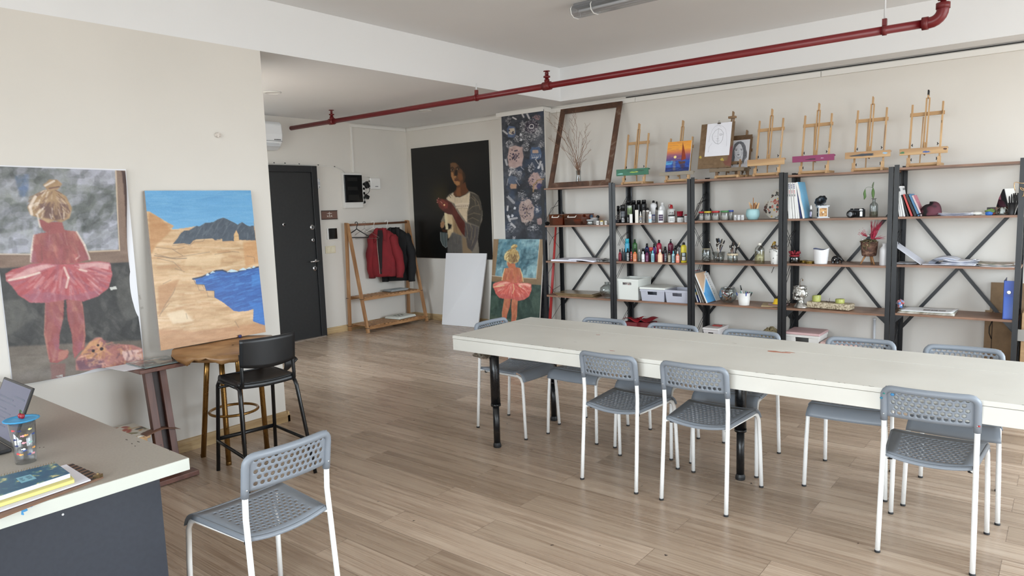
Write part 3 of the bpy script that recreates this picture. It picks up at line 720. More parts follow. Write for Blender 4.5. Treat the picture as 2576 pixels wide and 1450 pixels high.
b.obj('blue_paint_stain', M((70, 150, 205), .5), dk, True)
b = B(); p = onx(158, 1295, -2.485); b.ell((-2.484, p.y, p.z), (.002, .004, .004), 8, 5); b.obj('paint_fleck', M((230, 230, 230), .5), dk, True)
b = B()
for k, (px, py, w) in enumerate(((332, 1117, .008), (348, 1112, .018), (340, 1123, .006), (362, 1100, .008), (405, 1120, .006), (427, 1134, .005), (100, 1127, .006), (110, 1126, .004), (318, 1107, .012))):
 p = onz(px, py, .743); blotch(b, p.x, p.y, .7429, w, .003, 60+k, n=7)
b.obj('worktop_chip', M((70, 66, 60), .7), dk, True)
# == BLACK BAR STOOL
m_blk = M((22, 23, 25), .38, name='black_stool_plastic'); m_blkm = M((20, 21, 23), .3, name='black_steel_tube')
sx, sy = -3.83, 2.245
st = thing('bar_stool', 'black bar stool with low backrest standing in front of the landscape painting', 'bar stool', (sx, sy, 0))
st.rotation_euler = (0, 0, math.radians(82))       # local +y is the sitter's front
SH = .612
b = B()
def sseat(u, v):
 x = (u-.5)*2; y = -.165+.315*v
 z = SH-.010*(1-x*x)*(1-v*.5)
 return Vector((x*.165, y, z))
b.grid(sseat, 12, 12)
b.grid(lambda u, v: Vector(((u-.5)*.33, .15+.03*math.sin(v*1.5), SH-.04*(1-math.cos(v*1.5)))), 12, 5)
for sd in (-1, 1):
 b.grid(lambda u, v, sd=sd: Vector((sd*(.165+.006*v), -.165+.315*u, SH-.022*v)), 8, 2)
b.grid(lambda u, v: sseat(u, 0)+Vector((0, -.004*v, -.03*v)), 12, 2)
b.obj('seat', m_blk, st, solid=.008)
b = B()
def sback(u, v):
 x = (u-.5)*2; z = SH+.098+.160*v
 return Vector((x*.165, -.176-.022*v-.026*(1-x*x), z-(1-v)*.020*(1-x*x)))
b.grid(sback, 14, 8); bo = b.obj('backrest', m_blk, st, solid=.014)
b = B(); [b.ell((sd*.152, -.168, SH+.118), (.006, .005, .006), 8, 5) for sd in (-1, 1)]; b.obj('screw', M((200, 202, 205), .25, .9), bo)
for sd in (-1, 1):
 b = B(); b.tube([(sd*.155, -.05, SH-.035), (sd*.158, -.13, SH-.034), (sd*.158, -.172, SH-.02), (sd*.157, -.178, SH+.02), (sd*.155, -.176, SH+.09), (sd*.154, -.168, SH+.17)], .0105, 10)
 b.obj('back_post', m_blkm, st)
 b = B(); b.tube([(sd*.188, .235, 0), (sd*.172, .17, SH-.06), (sd*.170, .15, SH-.035), (sd*.167, .10, SH-.03), (sd*.167, -.10, SH-.03)], .0115, 10); b.obj('leg', m_blkm, st)
 b = B(); b.tube([(sd*.208, -.265, 0), (sd*.172, -.170, SH-.07), (sd*.168, -.155, SH-.04), (sd*.167, -.13, SH-.03), (sd*.166, -.05, SH-.03)], .0115, 10); b.obj('leg', m_blkm, st)
b = B(); zf = .20
b.tube([(-.201, -.235, zf), (-.190, .195, zf), (-.180, .222, zf), (.180, .222, zf), (.190, .195, zf), (.201, -.235, zf)], .0095, 8)
b.tube([(-.180, .222, zf+.004), (.180, .222, zf+.004)], .0125, 8)
b.obj('footrest', m_blkm, st)
b = B(); b.tube([(-.172, .165, SH-.075), (.172, .165, SH-.075)], .008, 8); b.obj('crossbar', m_blkm, st)
# == TALL BAR TABLE WITH GOLD LEGS
m_gold = M((150, 112, 60), .28, .85, name='brass_tube')
bt = thing('bar_table', 'tall bar table with brass legs and brown paper covered top under the landscape painting', 'table', (-4.26, 2.32, 0))
tops = [onz(521, 900, .69), onz(556, 900, .69), onz(597, 896, .69), onz(650, 885, .69)]
feet = [onz(512, 1150), onz(576, 1170), onz(614.5, 1117), onz(672, 1130)]
for a, c in zip(feet, tops):
 b = B(); b.tube([a+Vector((0, 0, .004)), a+(c-a)*.45, a+(c-a)*.75+Vector((.0, .0, 0)), c], .0165, 12); lo = b.obj('leg', m_gold, bt, True)
 b = B(); b.lathe([(.017, 0), (.0175, .02), (.0165, .022)], a, 12); b.obj('foot_cap', M((120, 88, 45), .4, .6), lo, True)
zr = .315; cen = sum(((a+(c-a)*(zr/.69)) for a, c in zip(feet, tops)), Vector((0, 0, 0)))/4
rr_ = sum(((a+(c-a)*(zr/.69))-cen).length for a, c in zip(feet, tops))/4
b = B(); b.tube([cen+Vector((rr_*math.cos(2*PI*k/36), rr_*math.sin(2*PI*k/36), 0)) for k in range(36)], .009, 8, closed=True); b.obj('foot_ring', m_gold, bt, True)
tcx, tcy = -4.235, 2.335
b = B(); b.lathe([(.30, .69), (.335, .695), (.335, .735), (.001, .735)], (tcx, tcy, 0), 40); b.obj('tabletop', M((120, 86, 52), .5), bt, True)
b = B(); rg = random.Random(21); N = 54
def paper_pt(k, w):
 a = 2*PI*k/N; base = .362+.035*math.sin(3*a+.6)+.022*math.sin(7*a)+.012*math.sin(17*a)
 base += .05*max(0, math.cos(a+.55))
 base = min(base, (.375 if math.cos(a) > -.2 else .36))
 r = base*min(1, w/.8); x = r*math.cos(a); y = r*math.sin(a)
 z = .737+.0025*math.sin(5*a)*w
 if w > .8: z -= (w-.8)/.2*(.030+.018*math.sin(9*a+1)+.01*math.sin(23*a)); x *= 1.01; y *= 1.01
 return Vector((tcx+x, tcy+y, z))
vs = [paper_pt(k, w) for w in (.02, .3, .6, .8, .9, 1.0) for k in range(N)]; fs = [(j*N+k, j*N+(k+1) % N, (j+1)*N+(k+1) % N, (j+1)*N+k) for j in range(5) for k in range(N)]+[tuple(range(N))]
b.add(vs, fs, True); b.obj('paper_cover', mottled('brown_kraft_wrap', [(.35, (128, 92, 56)), (.55, (160, 122, 82)), (.7, (182, 146, 104))], 7, .33), bt, True, solid=.0015)
p = onz(604, 849, .742); b = B(); b.lathe([(.001, 0), (.011, 0), (.011, .016), (.009, .018), (.001, .018)], (p.x, p.y, .7405), 14)
single(b, 'paint_tube_cap', M((38, 44, 92), .35), 'tiny dark blue cap on the brown paper bar table', 'cap')
# == BROWN STUDIO EASEL (beside the poster)
m_mah = wood('reddish_brown_easel_wood', (74, 44, 36), (104, 66, 54), (120, 80, 66), (20, 20, 2), .4)
m_mah_x = wood('reddish_brown_easel_board', (84, 54, 46), (112, 74, 62), (124, 86, 74), (4, 18, 20), .35)
ez = thing('studio_easel', 'reddish brown wooden studio easel with a tray beside the ballerina poster', 'easel', (-4.3, 1.86, 0))
b = B(); b.lohi((-4.20, 1.66, .004), (-4.115, 1.985, .034)); b.lohi((-4.55, 1.67, .004), (-4.47, 1.98, .034)); b.lohi((-4.47, 1.75, .004), (-4.2, 1.80, .030)); b.lohi((-4.47, 1.90, .004), (-4.2, 1.95, .030)); b.obj('base', m_mah_x, ez, True, bevel=.003)
for y0, y1 in ((1.800, 1.845), (1.888, 1.928)):
 b = B(); b.bar((-4.24, (y0+y1)/2, .034), (-4.33, (y0+y1)/2, .668), .04, y1-y0, (0, 1, 0)); b.obj('upright', m_mah, ez, True, bevel=.002)
b = B(); b.bar((-4.27, 1.866, .05), (-4.345, 1.866, .66), .018, .05, (0, 1, 0)); b.obj('centre_rail', M((44, 26, 22), .5), ez, True)
b = B(); b.lohi((-4.43, 1.735, .668), (-4.215, 2.035, .690)); b.obj('tray', m_mah_x, ez, True, bevel=.003)
b = B(); b.prism([(0, 0), (.29, .01), (.30, .24), (.02, .21)], lambda u, v, d: (-4.50+v, 1.66+u, .6906+d), 0, .001)
single(b, 'paper_sheet', M((225, 226, 232), .6), 'white paper sheet under the glass palette on the brown easel tray', 'paper')
gp = Pic([(0, 0), (1, 0), (1, 1), (0, 1)], 60, 44, (150, 155, 152))
gp.a = gp.a+((fbm(44, 60, 10, 5)-.5)*90)[:, :, None]
for k, c in enumerate([(60, 62, 60), (215, 216, 212), (70, 80, 76), (120, 60, 50), (190, 180, 160), (40, 42, 44), (100, 120, 118)]*3): gp.poly([(rnd.random(), rnd.random()) for _ in range(4)], c, 2, .7)
pal = thing('glass_palette', 'glass palette smeared with grey paint lying on the easel tray', 'palette', (-4.36, 1.88, .693))
b = B(); b.lohi((-4.50, 1.775, .6932), (-4.235, 2.02, .6985)); b.obj('glass_sheet', M((118, 132, 130), .08), pal, True, bevel=.001)
gp.mesh('paint_smears', (-4.495, 1.78, .6992), (0, .235, 0), (.255, 0, 0), vcol('smeared_palette_paint', .15), pal)
# low pine stool with used palettes behind the desk
pine = wood('pale_pine', (196, 152, 104), (216, 178, 132), (228, 196, 152), (3, 26, 26), .5)
bx = thing('pine_stool', 'low pale pine stool behind the desk carrying used palette sheets', 'stool', (-4.42, 1.66, 0))
b = B(); b.lohi((-4.58, 1.50, .262), (-4.28, 1.79, .285)); b.obj('seat', pine, bx, True, bevel=.003)
for x in (-4.56, -4.33):
 for y in (1.52, 1.74): b = B(); b.lohi((x, y, 0), (x+.035, y+.035, .262)); b.obj('leg', pine, bx, True)
b = B(); b.lohi((-4.525, 1.53, .2), (-4.33, 1.545, .25)); b.lohi((-4.3, 1.555, .2), (-4.285, 1.74, .255)); b.obj('rail', pine, bx, True)
pc = Pic([(0, 0), (1, 0), (1, 1), (0, 1)], 70, 60, (226, 222, 212))
rg = random.Random(5)
for k in range(60):
 x, y = rg.random(), rg.random(); c = rg.choice([(150, 90, 50), (92, 52, 40), (196, 150, 70), (60, 50, 44), (170, 60, 44), (220, 190, 120), (110, 104, 60)]); a = rg.uniform(0, 3); L = rg.uniform(.04, .16)
 pc.line([(x, y), (x+L*math.cos(a), y+L*math.sin(a))], rg.uniform(2, 7), c, .85)
ps_ = thing('palette_sheet', 'white palette sheet covered with brown and ochre paint on the pine stool', 'palette', (-4.43, 1.66, .285))
b = B(); b.lohi((-4.585, 1.47, .2855), (-4.27, 1.82, .292)); b.obj('sheet', M((224, 220, 210), .5), ps_, True)
pc.mesh('paint_dabs', (-4.583, 1.472, .2926), (0, .346, 0), (.311, 0, 0), vcol('palette_dabs', .3), ps_)
b = B(); b.grid(lambda u, v: Vector((-4.30+.085*v, 1.74+.20*u, .2945+.02*math.sin(u*2.2)-.05*max(0, u-.5)**1.0)), 10, 3)
single(b, 'card_strip', M((120, 88, 72), .55), 'curled brown card strip sticking out from the palette sheet', 'card', solid=.0015)
# == CLOTHES RACK
m_rack = wood('pine_rack', (140, 98, 62), (178, 134, 92), (196, 154, 112), (20, 20, 2.2), .45)
m_rack_y = wood('pine_rack_slats', (140, 98, 62), (176, 132, 90), (194, 152, 110), (22, 3, 20), .45)
rk = thing('clothes_rack', 'wooden A-frame clothes rack with two slatted shelves in the corner', 'clothes rack', (-7.3, 6.31, 0))
RY0, RY1, RB, RF = 5.785, 6.845, -7.475, -7.105
def fx(z): return RF+(-7.40-RF)*z/1.42
for y in (RY0, RY1):
 b = B(); b.bar((RB, y, 0), (-7.425, y, 1.435), .042, .03, (0, 1, 0)); b.obj('leg', m_rack, rk, True, bevel=.002)
 b = B(); b.bar((RF, y+.0, 0), (-7.40, y+.0, 1.425), .042, .03, (0, 1, 0)); b.obj('leg', m_rack, rk, True, bevel=.002)
b = B(); b.tube([(-7.41, RY0+.01, 1.405), (-7.41, RY1-.01, 1.405)], .014, 12); b.obj('rail', wood('brown_rail', (96, 60, 40), (122, 80, 54), None, (22, 3, 20), .4), rk, True)
for z in (.45, .075):
 x1 = fx(z)
 b = B(); b.lohi((x1-.012, RY0, z-.034), (x1+.012, RY1, z)); b.lohi((RB, RY0, z-.034), (RB+.02, RY1, z)); o = b.obj('shelf', m_rack_y, rk, True, bevel=.002)
 n = 15
 for k in range(n):
  y = RY0+.06+(RY1-RY0-.12)*k/(n-1)
  b = B(); b.lohi((RB+.004, y-.02, z+.0005), (x1+.008, y+.02, z+.011)); b.obj('slat', m_rack, o, True)
b = B()
for z in (.45, .075):
 for y in (RY0, RY1):
  for x in (RB, fx(z)): b.box((x, y, z-.012), (.05, .036, .006))
b.obj('tie', M((40, 34, 30), .6), rk, True)
# hangers
def hanger(name, label, y, mat, r, wide, drop, z=1.419, tilt=0.0, x=-7.41):
 b = B(); c = Vector((x, y, z)); d = Vector((math.cos(tilt), math.sin(tilt), 0))
 hook = [c+d*(.020*math.cos(a))+Vector((0, 0, .004+.020*math.sin(a)-.002)) for a in [math.radians(200-k*25) for k in range(9)]]
 hook += [c+d*.012+Vector((0, 0, -.025)), c+Vector((0, 0, -.045)), c+Vector((0, 0, -.075))]
 b.tube(hook, r*.8, 8)
 s0 = c+Vector((0, 0, -.072)); L = s0-d*wide+Vector((0, 0, -drop)); R_ = s0+d*wide+Vector((0, 0, -drop))
 b.tube([L+d*.01+Vector((0, 0, -.012)), L, L+(s0-L)*.9, s0+Vector((0, 0, .004)), s0+(R_-s0)*.1, R_, R_-d*.01+Vector((0, 0, -.012)), L+d*.01+Vector((0, 0, -.012))], r, 8)
 return single(b, name, mat, label, 'hanger')
hanger('hanger', 'empty black plastic hanger on the clothes rack rail', 5.94, M((22, 22, 23), .4), .007, .19, .10, tilt=.25)
hanger('wire_hanger', 'empty thin wire hanger beside the black hanger on the rack rail', 6.07, M((120, 112, 104), .35, .6), .0022, .20, .12, tilt=.5)
# jackets
def jacket(label, y, col, colin, tilt, length, wide, seed, open_front, hang, depth=.075):
 t = thing('jacket', label, 'jacket', (-7.31, y, 1.33)); t.rotation_euler = (0, 0, tilt)
 m = mottled('wool_%d' % seed, [(.3, tuple(c*.86 for c in col)), (.7, col)], 7, .85, 5, 0, 1.0); mi = M(colin, .85)
 rg = random.Random(seed); b = B(); NS = 40; rows = 22; ph = [rg.uniform(0, 6) for _ in range(6)]
 vs = []
 for j in range(rows+1):
  v = j/rows; z = -v*length
  hw = wide*(.26+.74*min(1, (v/.16))**.75) if v < .16 else wide*(1-.04*math.sin((v-.16)*3))
  dp = depth*(.55+.45*min(1, v/.2))*(1+.25*v)
  if v > .93: hw *= .95; dp *= .9
  for k in range(NS):
   a = 2*PI*k/NS; fold = 1+.2*v*math.sin(5*a+ph[0]+3*v)+.14*math.sin(9*a+ph[1]+7*v)*v
   vs.append(Vector((hw*math.copysign(abs(math.cos(a))**.75, math.cos(a))*(1+.02*math.sin(13*v+ph[2])), dp*math.sin(a)*fold, z)))
 fs = [(j*NS+k, (j+1)*NS+k, (j+1)*NS+(k+1) % NS, j*NS+(k+1) % NS) for j in range(rows) for k in range(NS)]
 b.add(vs, fs, True); body = b.obj('body', m, t, solid=.006)
 for sd in (-1, 1):
  s = B(); pts = []; rs = []
  for i in range(15):
   w = i/14; pts.append(Vector((sd*(wide*(.86 if sd > 0 else .72)+(.075 if sd > 0 else .02)*math.sin(w*1.25)+.012*math.sin(7*w+ph[3])), -.012-.045*w*w+.02*math.sin(5*w+ph[4]), -.075-.62*w*length/.68)))
   rs.append(.050+.012*math.sin(3*w+.3)+.007*math.sin(17*w+ph[5]) if w < .9 else .046)
  rs[0] = .035; s.tube(pts, rs, 16)
  for i_, p in enumerate(s.v): s.v[i_] = Vector((p.x, p.y*1.0, p.z))
  s.obj('sleeve', m, t)
 c = B()
 for sd in (-1, 1):
  c.grid(lambda u, v, sd=sd: Vector((sd*(.028+.062*v*(1-.35*u)+.02*u), -depth*.62-.016-.02*u-.006*math.sin(v*3), .02-.17*u-.035*v+.012*math.sin(3*v))), 8, 6)
 c.grid(lambda u, v: Vector(((u-.5)*.12, depth*.35-.03*math.cos((u-.5)*3), .014-.05*v)), 8, 4)
 c.obj('collar', m, t, solid=.006)
 if open_front:
  f = B(); f.grid(lambda u, v: Vector((-.004+(u-.5)*(.085*(1-.75*v)+.006), -depth*(.62+.5*min(1, v*3))-.012-.02*v, -.01-.92*length*v)), 4, 14); f.obj('lining', mi, t)
  zz = B(); zz.tube([Vector((-.004-.5*(.085*(1-.75*v)+.006), -depth*(.62+.5*min(1, v*3))-.016-.02*v, -.01-.92*length*v)) for v in [i/16 for i in range(3, 17)]], .0022, 6); zz.obj('zip', M((190, 176, 160), .4, .3), t)
 return t
hanger('jacket_hanger', 'white hanger hook holding the red jacket', 6.22, M((232, 230, 226), .4), .005, .11, .05, tilt=.56)
jacket('dark red zip jacket hanging open on the clothes rack', 6.28, (128, 26, 34), (26, 16, 18), math.radians(32), .64, .20, 3, True, 0)
hanger('jacket_hanger', 'white hanger hook holding the black jacket', 6.46, M((232, 230, 226), .4), .005, .11, .05, tilt=.5)
jacket('black jacket hanging behind the dark red one', 6.52, (12, 12, 14), (8, 8, 9), math.radians(28), .72, .20, 8, False, 0)
# papers on the rack shelves
def sheets(label, name, cx, cy, z, w, d, n, cols, seed, cat='papers', jit=.02, th=.004, group=None, rot=0.0):
 """a stack of loose sheets / magazines: each one its own thing"""
 rg = random.Random(seed)
 for k in range(n):
  b = B(); b.box((cx+rg.uniform(-jit, jit), cy+rg.uniform(-jit, jit), z+th*(k+.5)+.0004), (w*rg.uniform(.92, 1), d*rg.uniform(.92, 1), th*.92), rotm('Z', rot+rg.uniform(-.12, .12)))
  lab = label(k) if callable(label) else label
  single(b, name, M(cols[k % len(cols)], .5), lab, cat, group)
ordn = ['lowest', 'second lowest', 'third', 'fourth', 'fifth', 'topmost']
sheets(lambda k: '%s thin magazine in the pile on the rack middle shelf' % ordn[k if k < 3 else k+2 if k == 3 else k], 'magazine', -7.345, 6.50, .4615, .19, .30, 4, [(70, 66, 62), (190, 188, 184), (120, 122, 126), (176, 184, 186)], 4, 'magazine', .012, .007, 'magazines on the rack')
tbag = thing('tote_bag', 'folded white canvas bag with black print on the lowest rack shelf', 'bag', (-7.30, 6.52, .0865))
b = B(); b.box((-7.30, 6.53, .104), (.28, .36, .032), rotm('Z', .1), taper=.93); b.obj('bag_body', M((206, 208, 200), .8), tbag, True, bevel=.01)
b = B()
for k, (u, v, w, h) in enumerate([(-.05, -.07, .05, .018), (-.05, -.01, .04, .018), (-.05, .05, .045, .018), (-.01, -.08, .03, .014), (-.01, -.03, .05, .014), (-.01, .03, .04, .014), (.025, -.05, .04, .012), (.025, .01, .05, .012)]):
 b.box((-7.29+u, 6.53+v, .1206), (h, w*.8, .0012), rotm('Z', .1))
b.obj('print', M((40, 42, 40), .7), tbag, True)
# == PICTURES
m_canvas_side = M((222, 218, 210), .8)
def canvas(name, label, pic, O, U, V, thick, mat_face, cat='painting', side=None, back=None):
 """stretched canvas: O top-left, U width, V down; thickness goes behind the picture plane"""
 O, U, V = Vector(O), Vector(U), Vector(V); n = U.cross(V).normalized()          # away from the viewer
 c = O+U*.5+V
 t = thing(name, label, cat, c)
 b = B(); P = [O, O+U, O+U+V, O+V]; Q = [p+n*thick for p in P]; e = n*.0008
 vs = [p+e for p in P]+Q
 b.add(vs, [(0, 1, 2, 3), (7, 6, 5, 4), (0, 4, 5, 1), (1, 5, 6, 2), (2, 6, 7, 3), (3, 7, 4, 0)])
 b.obj('stretched_canvas', side or m_canvas_side, t, True)
 pic.mesh('painted_face', O, U, V, mat_face, t)
 return t
#  girl in a tutu (traced once, painted in two palettes)
def girl(w, h, big):
 q = [(-75, 84), (748, 116), (866, 1256), (48, 1420)]
 p = Pic(q, w, h); rs = 40 if big else 70
 if big:
  bg = ((118, 122, 118), (176, 176, 190), (70, 74, 72), (82, 104, 140)); brown = (124, 102, 88); dk = (58, 57, 56); dk2 = (104, 102, 96); fl = (112, 102, 92)
  skin = (148, 80, 79); skin2 = (182, 130, 112); tutu = (176, 88, 92); tl = (208, 164, 162); hair = (164, 134, 100); hair2 = (98, 70, 66); hl = (228, 214, 200); cool = (150, 92, 108)
 else:
  bg = ((72, 112, 124), (150, 182, 186), (44, 72, 82), (54, 104, 128)); brown = (128, 104, 76); dk = (42, 62, 54); dk2 = (78, 96, 82); fl = (66, 80, 66)
  skin = (178, 104, 72); skin2 = (214, 158, 118); tutu = (204, 98, 86); tl = (232, 172, 154); hair = (176, 146, 92); hair2 = (100, 74, 48); hl = (226, 208, 156); cool = (170, 80, 76)
 n = fbm(h, w, w/4.5, rs); n2 = fbm(h, w, w/9, rs+9)
 base = np.array(bg[0])[None, None]+((n-.5)*150)[:, :, None]
 p.a[:] = base
 p.lay(np.clip((n2-.52)*6, 0, 1), bg[1], .8); p.lay(np.clip((.44-n)*7, 0, 1), bg[2], .8)
 p.poly([(430, 90), (700, 112), (690, 230), (560, 200), (430, 190)], bg[1], 5, .85, 14)
 p.poly([(430, 230), (560, 235), (690, 250), (680, 350), (600, 400), (500, 440), (440, 330)], bg[2], 5, .6, 20)
 p.poly([(500, 480), (600, 430), (700, 350), (715, 570), (530, 575)], bg[1], 4, .9, 16)
 p.poly([(-70, 330), (160, 290), (200, 450), (0, 480), (-70, 500)], bg[2], 6, .7, 20)
 p.poly([(-70, 480), (90, 470), (180, 500), (170, 590), (-70, 600)], bg[1], 4, .75, 25)
 p.poly([(90, 140), (180, 130), (170, 260), (120, 265)], bg[3], 5, .8)
 win = p.mask([(-75, 84), (700, 118), (720, 575), (-60, 600)])
 p.dabs(win, 420, [bg[0], bg[1], bg[2], tuple(int((a+b_)/2) for a, b_ in zip(bg[0], bg[1]))], w/12, w/22, 2.4, .9, .30, 3)
 # frame + sill
 p.poly([(-75, 84), (-50, 84), (-20, 605), (-60, 690)], brown, 1, 1, 14)
 if not big: p.poly([(-75, 84), (28, 86), (40, 610), (-60, 640)], brown, 1, 1, 18, 4, w/8, 3)
 p.poly([(694, 112), (800, 118), (850, 560), (850, 655), (735, 650), (720, 575)], brown, 1, 1, 18, 4, w/10, 3)
 p.poly([(-80, 600), (180, 600), (540, 580), (720, 572), (850, 560), (850, 655), (-80, 695)], brown, 1, 1, 16, 5, w/8, .3)
 p.line([(697, 116), (722, 574), (540, 584)], w/90, (206, 186, 160), .8); p.line([(-60, 603), (180, 603)], w/90, (214, 200, 184), .7)
 if big: p.poly([(728, 118), (765, 125), (806, 420), (812, 560), (796, 566)], (58, 38, 34), 2, .95)
 # lower background
 p.poly([(-80, 690), (850, 640), (880, 1190), (-60, 1240)], dk, 2, 1, 26, 6, w/8)
 lo = p.mask([(-80, 700), (850, 660), (880, 1180), (-60, 1230)])
 p.dabs(lo, 420, [dk, dk2, tuple(max(0, c-22) for c in dk), dk], w/11, w/26, 1.3, .9, .32, 8)
 p.poly([(-80, 1180), (880, 1110), (890, 1300), (30, 1450), (-60, 1400)], fl, 6, .9, 22, 7, w/8, .5)
 p.poly([(700, 760), (840, 700), (855, 960), (760, 1000), (710, 900)], dk2, 8, .5, 18); p.poly([(-70, 900), (120, 870), (180, 1000), (40, 1100), (-70, 1080)], dk2, 8, .5, 18)
 # legs
 p.poly([(265, 880), (380, 870), (376, 980), (350, 1090), (345, 1180), (405, 1190), (400, 1230), (335, 1268), (285, 1265), (272, 1200), (255, 1090), (262, 990)], skin, 1, 1, 16, 8, w/12)
 p.poly([(395, 875), (492, 875), (506, 990), (512, 1090), (505, 1175), (480, 1190), (440, 1240), (432, 1180), (428, 1090), (400, 990)], skin, 1, 1, 16, 9, w/12)
 p.line([(268, 900), (258, 1090), (285, 1240)], w/70, skin2, .8); p.line([(430, 1000), (440, 1160)], w/60, skin2, .7); p.line([(490, 900), (508, 1090), (495, 1160)], w/80, skin2, .6)
 p.line([(376, 880), (378, 990)], w/90, (70, 40, 40), .6); p.poly([(290, 1210), (400, 1180), (408, 1200), (380, 1240), (300, 1262)], skin2, 1, .7)
 p.poly([(288, 1275), (385, 1268), (380, 1360), (292, 1370)], tuple(int(a*.6+b_*.4) for a, b_ in zip(skin, fl)), 3, .7)
 # torso + arms
 p.poly([(200, 486), (250, 474), (295, 470), (390, 458), (460, 465), (505, 535), (542, 628), (470, 650), (380, 662), (300, 657), (178, 652), (186, 575)], skin, 1, 1, 12, 10, w/10)
 p.poly([(245, 560), (455, 545), (470, 650), (250, 655)], tutu, 2, .75, 10)
 p.line([(203, 490), (186, 575), (180, 645)], w/60, hl, .75); p.line([(462, 468), (510, 545), (540, 628)], w/60, hl, .7); p.line([(245, 560), (250, 640)], w/110, hair2, .6); p.line([(458, 560), (480, 610), (455, 630)], w/90, hl, .6)
 p.line([(300, 470), (290, 560)], w/110, hl, .5); p.line([(385, 460), (405, 545)], w/110, hl, .5)
 for mk in (p.mask([(265, 880), (380, 870), (376, 980), (350, 1090), (345, 1180), (335, 1268), (285, 1265), (255, 1090)]), p.mask([(395, 875), (492, 875), (512, 1090), (480, 1190), (440, 1240), (428, 1090)]), p.mask([(200, 486), (390, 458), (460, 465), (542, 628), (380, 662), (178, 652)])):
  p.dabs(mk, 90, [skin, skin2, cool, tuple(c*.86 for c in skin), skin], w/10, w/26, 1.5, .5, .4, 21)
 # tutu
 tp = [(18, 722), (60, 695), (120, 680), (180, 660), (250, 655), (380, 662), (480, 652), (600, 640), (665, 648), (678, 720), (655, 800), (590, 850), (500, 882), (400, 872), (270, 895), (170, 895), (95, 850), (60, 800), (20, 762)]
 p.poly(tp, tutu, 1, 1, 20, 11, w/9); tm = p.mask(tp)
 cx, cy = p.map((365, 640))
 p.dabs(tm, 420, [tutu, tl, cool, tuple(max(0, c-26) for c in tutu), tutu], w/9, w/55, lambda x, y: math.atan2(y-cy, x-cx), .3, .5, 4)
 p.poly([(60, 745), (150, 690), (250, 662), (340, 668), (230, 700), (120, 745)], tl, 2, .85, 20); p.poly([(470, 660), (600, 645), (660, 655), (655, 690), (560, 672), (490, 690)], tl, 2, .85, 20)
 p.line([(40, 760), (140, 740), (230, 712)], w/60, hl, .8); p.line([(385, 680), (410, 740), (395, 800)], w/60, hl, .7); p.line([(480, 690), (520, 700)], w/60, hl, .7)
 p.poly([(110, 850), (280, 830), (420, 850), (600, 810), (590, 850), (500, 880), (400, 872), (270, 895), (170, 893)], cool, 4, .6, 18)
 # neck, face, hair
 p.poly([(300, 410), (375, 410), (392, 470), (296, 482)], skin, 1, 1, 8); p.poly([(228, 395), (300, 400), (312, 440), (290, 474), (262, 462), (238, 425)], tuple(int(c*.97) for c in skin), 1, 1, 8)
 p.poly([(205, 255), (270, 222), (345, 224), (402, 262), (436, 330), (420, 388), (368, 412), (328, 402), (290, 418), (240, 388), (180, 368), (164, 328), (186, 285)], hair, 1, 1, 26, 12, w/14)
 p.poly([(235, 305), (330, 290), (415, 310), (405, 380), (340, 400), (262, 385)], hair2, 4, .8, 16)
 hm = p.mask([(175, 260), (270, 225), (345, 224), (402, 262), (436, 330), (400, 400), (240, 388), (164, 328)])
 hx_, hy_ = p.map((320, 210)); p.dabs(hm, 130, [hair, hl, hair2, hair], w/16, w/110, lambda x, y: math.atan2(y-hy_, x-hx_), .4, .65, 6)
 p.line([(215, 262), (180, 320), (190, 365)], w/50, hl, .8); p.line([(225, 370), (240, 440)], w/80, hl, .7)
 p.poly([(262, 196), (300, 165), (350, 165), (378, 190), (352, 222), (290, 226)], hair, 1, 1, 24, 13, w/20); p.line([(275, 200), (330, 172)], w/70, hl, .8); p.line([(300, 215), (360, 205)], w/90, hair2, .8)
 if big:  # teddy and cloth in the corner
  p.poly([(450, 1245), (500, 1180), (540, 1130), (575, 1102), (612, 1100), (640, 1150), (720, 1140), (800, 1142), (862, 1165), (866, 1256), (700, 1300), (560, 1322), (450, 1312)], (176, 120, 112), 2, 1, 30, 14, w/10)
  p.poly([(480, 1210), (540, 1130), (600, 1105), (635, 1160), (630, 1240), (540, 1250)], (188, 138, 96), 2, .9, 26); p.poly([(450, 1250), (560, 1240), (620, 1260), (610, 1310), (470, 1312)], (96, 66, 84), 3, .75, 16)
  p.poly([(730, 1180), (850, 1170), (862, 1240), (760, 1250)], (222, 190, 180), 2, .85, 20)
  p.dabs(p.mask([(460, 1240), (600, 1110), (860, 1165), (860, 1250), (560, 1320)]), 120, [(200, 150, 110), (150, 92, 92), (214, 168, 150), (120, 84, 90)], w/20, w/70, .6, 1.5, .6, 9)
  for d, r in (((560, 1186), 3), ((590, 1150), 2.4), ((612, 1172), 3.4)): p.dot(d, r, (40, 28, 32))
  p.poly([(662, 796), (700, 788), (706, 804), (668, 812)], (206, 206, 200), 0, .95)
 p.a += np.random.RandomState(2).normal(0, 3.5, (h, w, 1))
 return p
m_print = vcol('ballerina_print', .5); m_oil = vcol('ballerina_oil', .4)
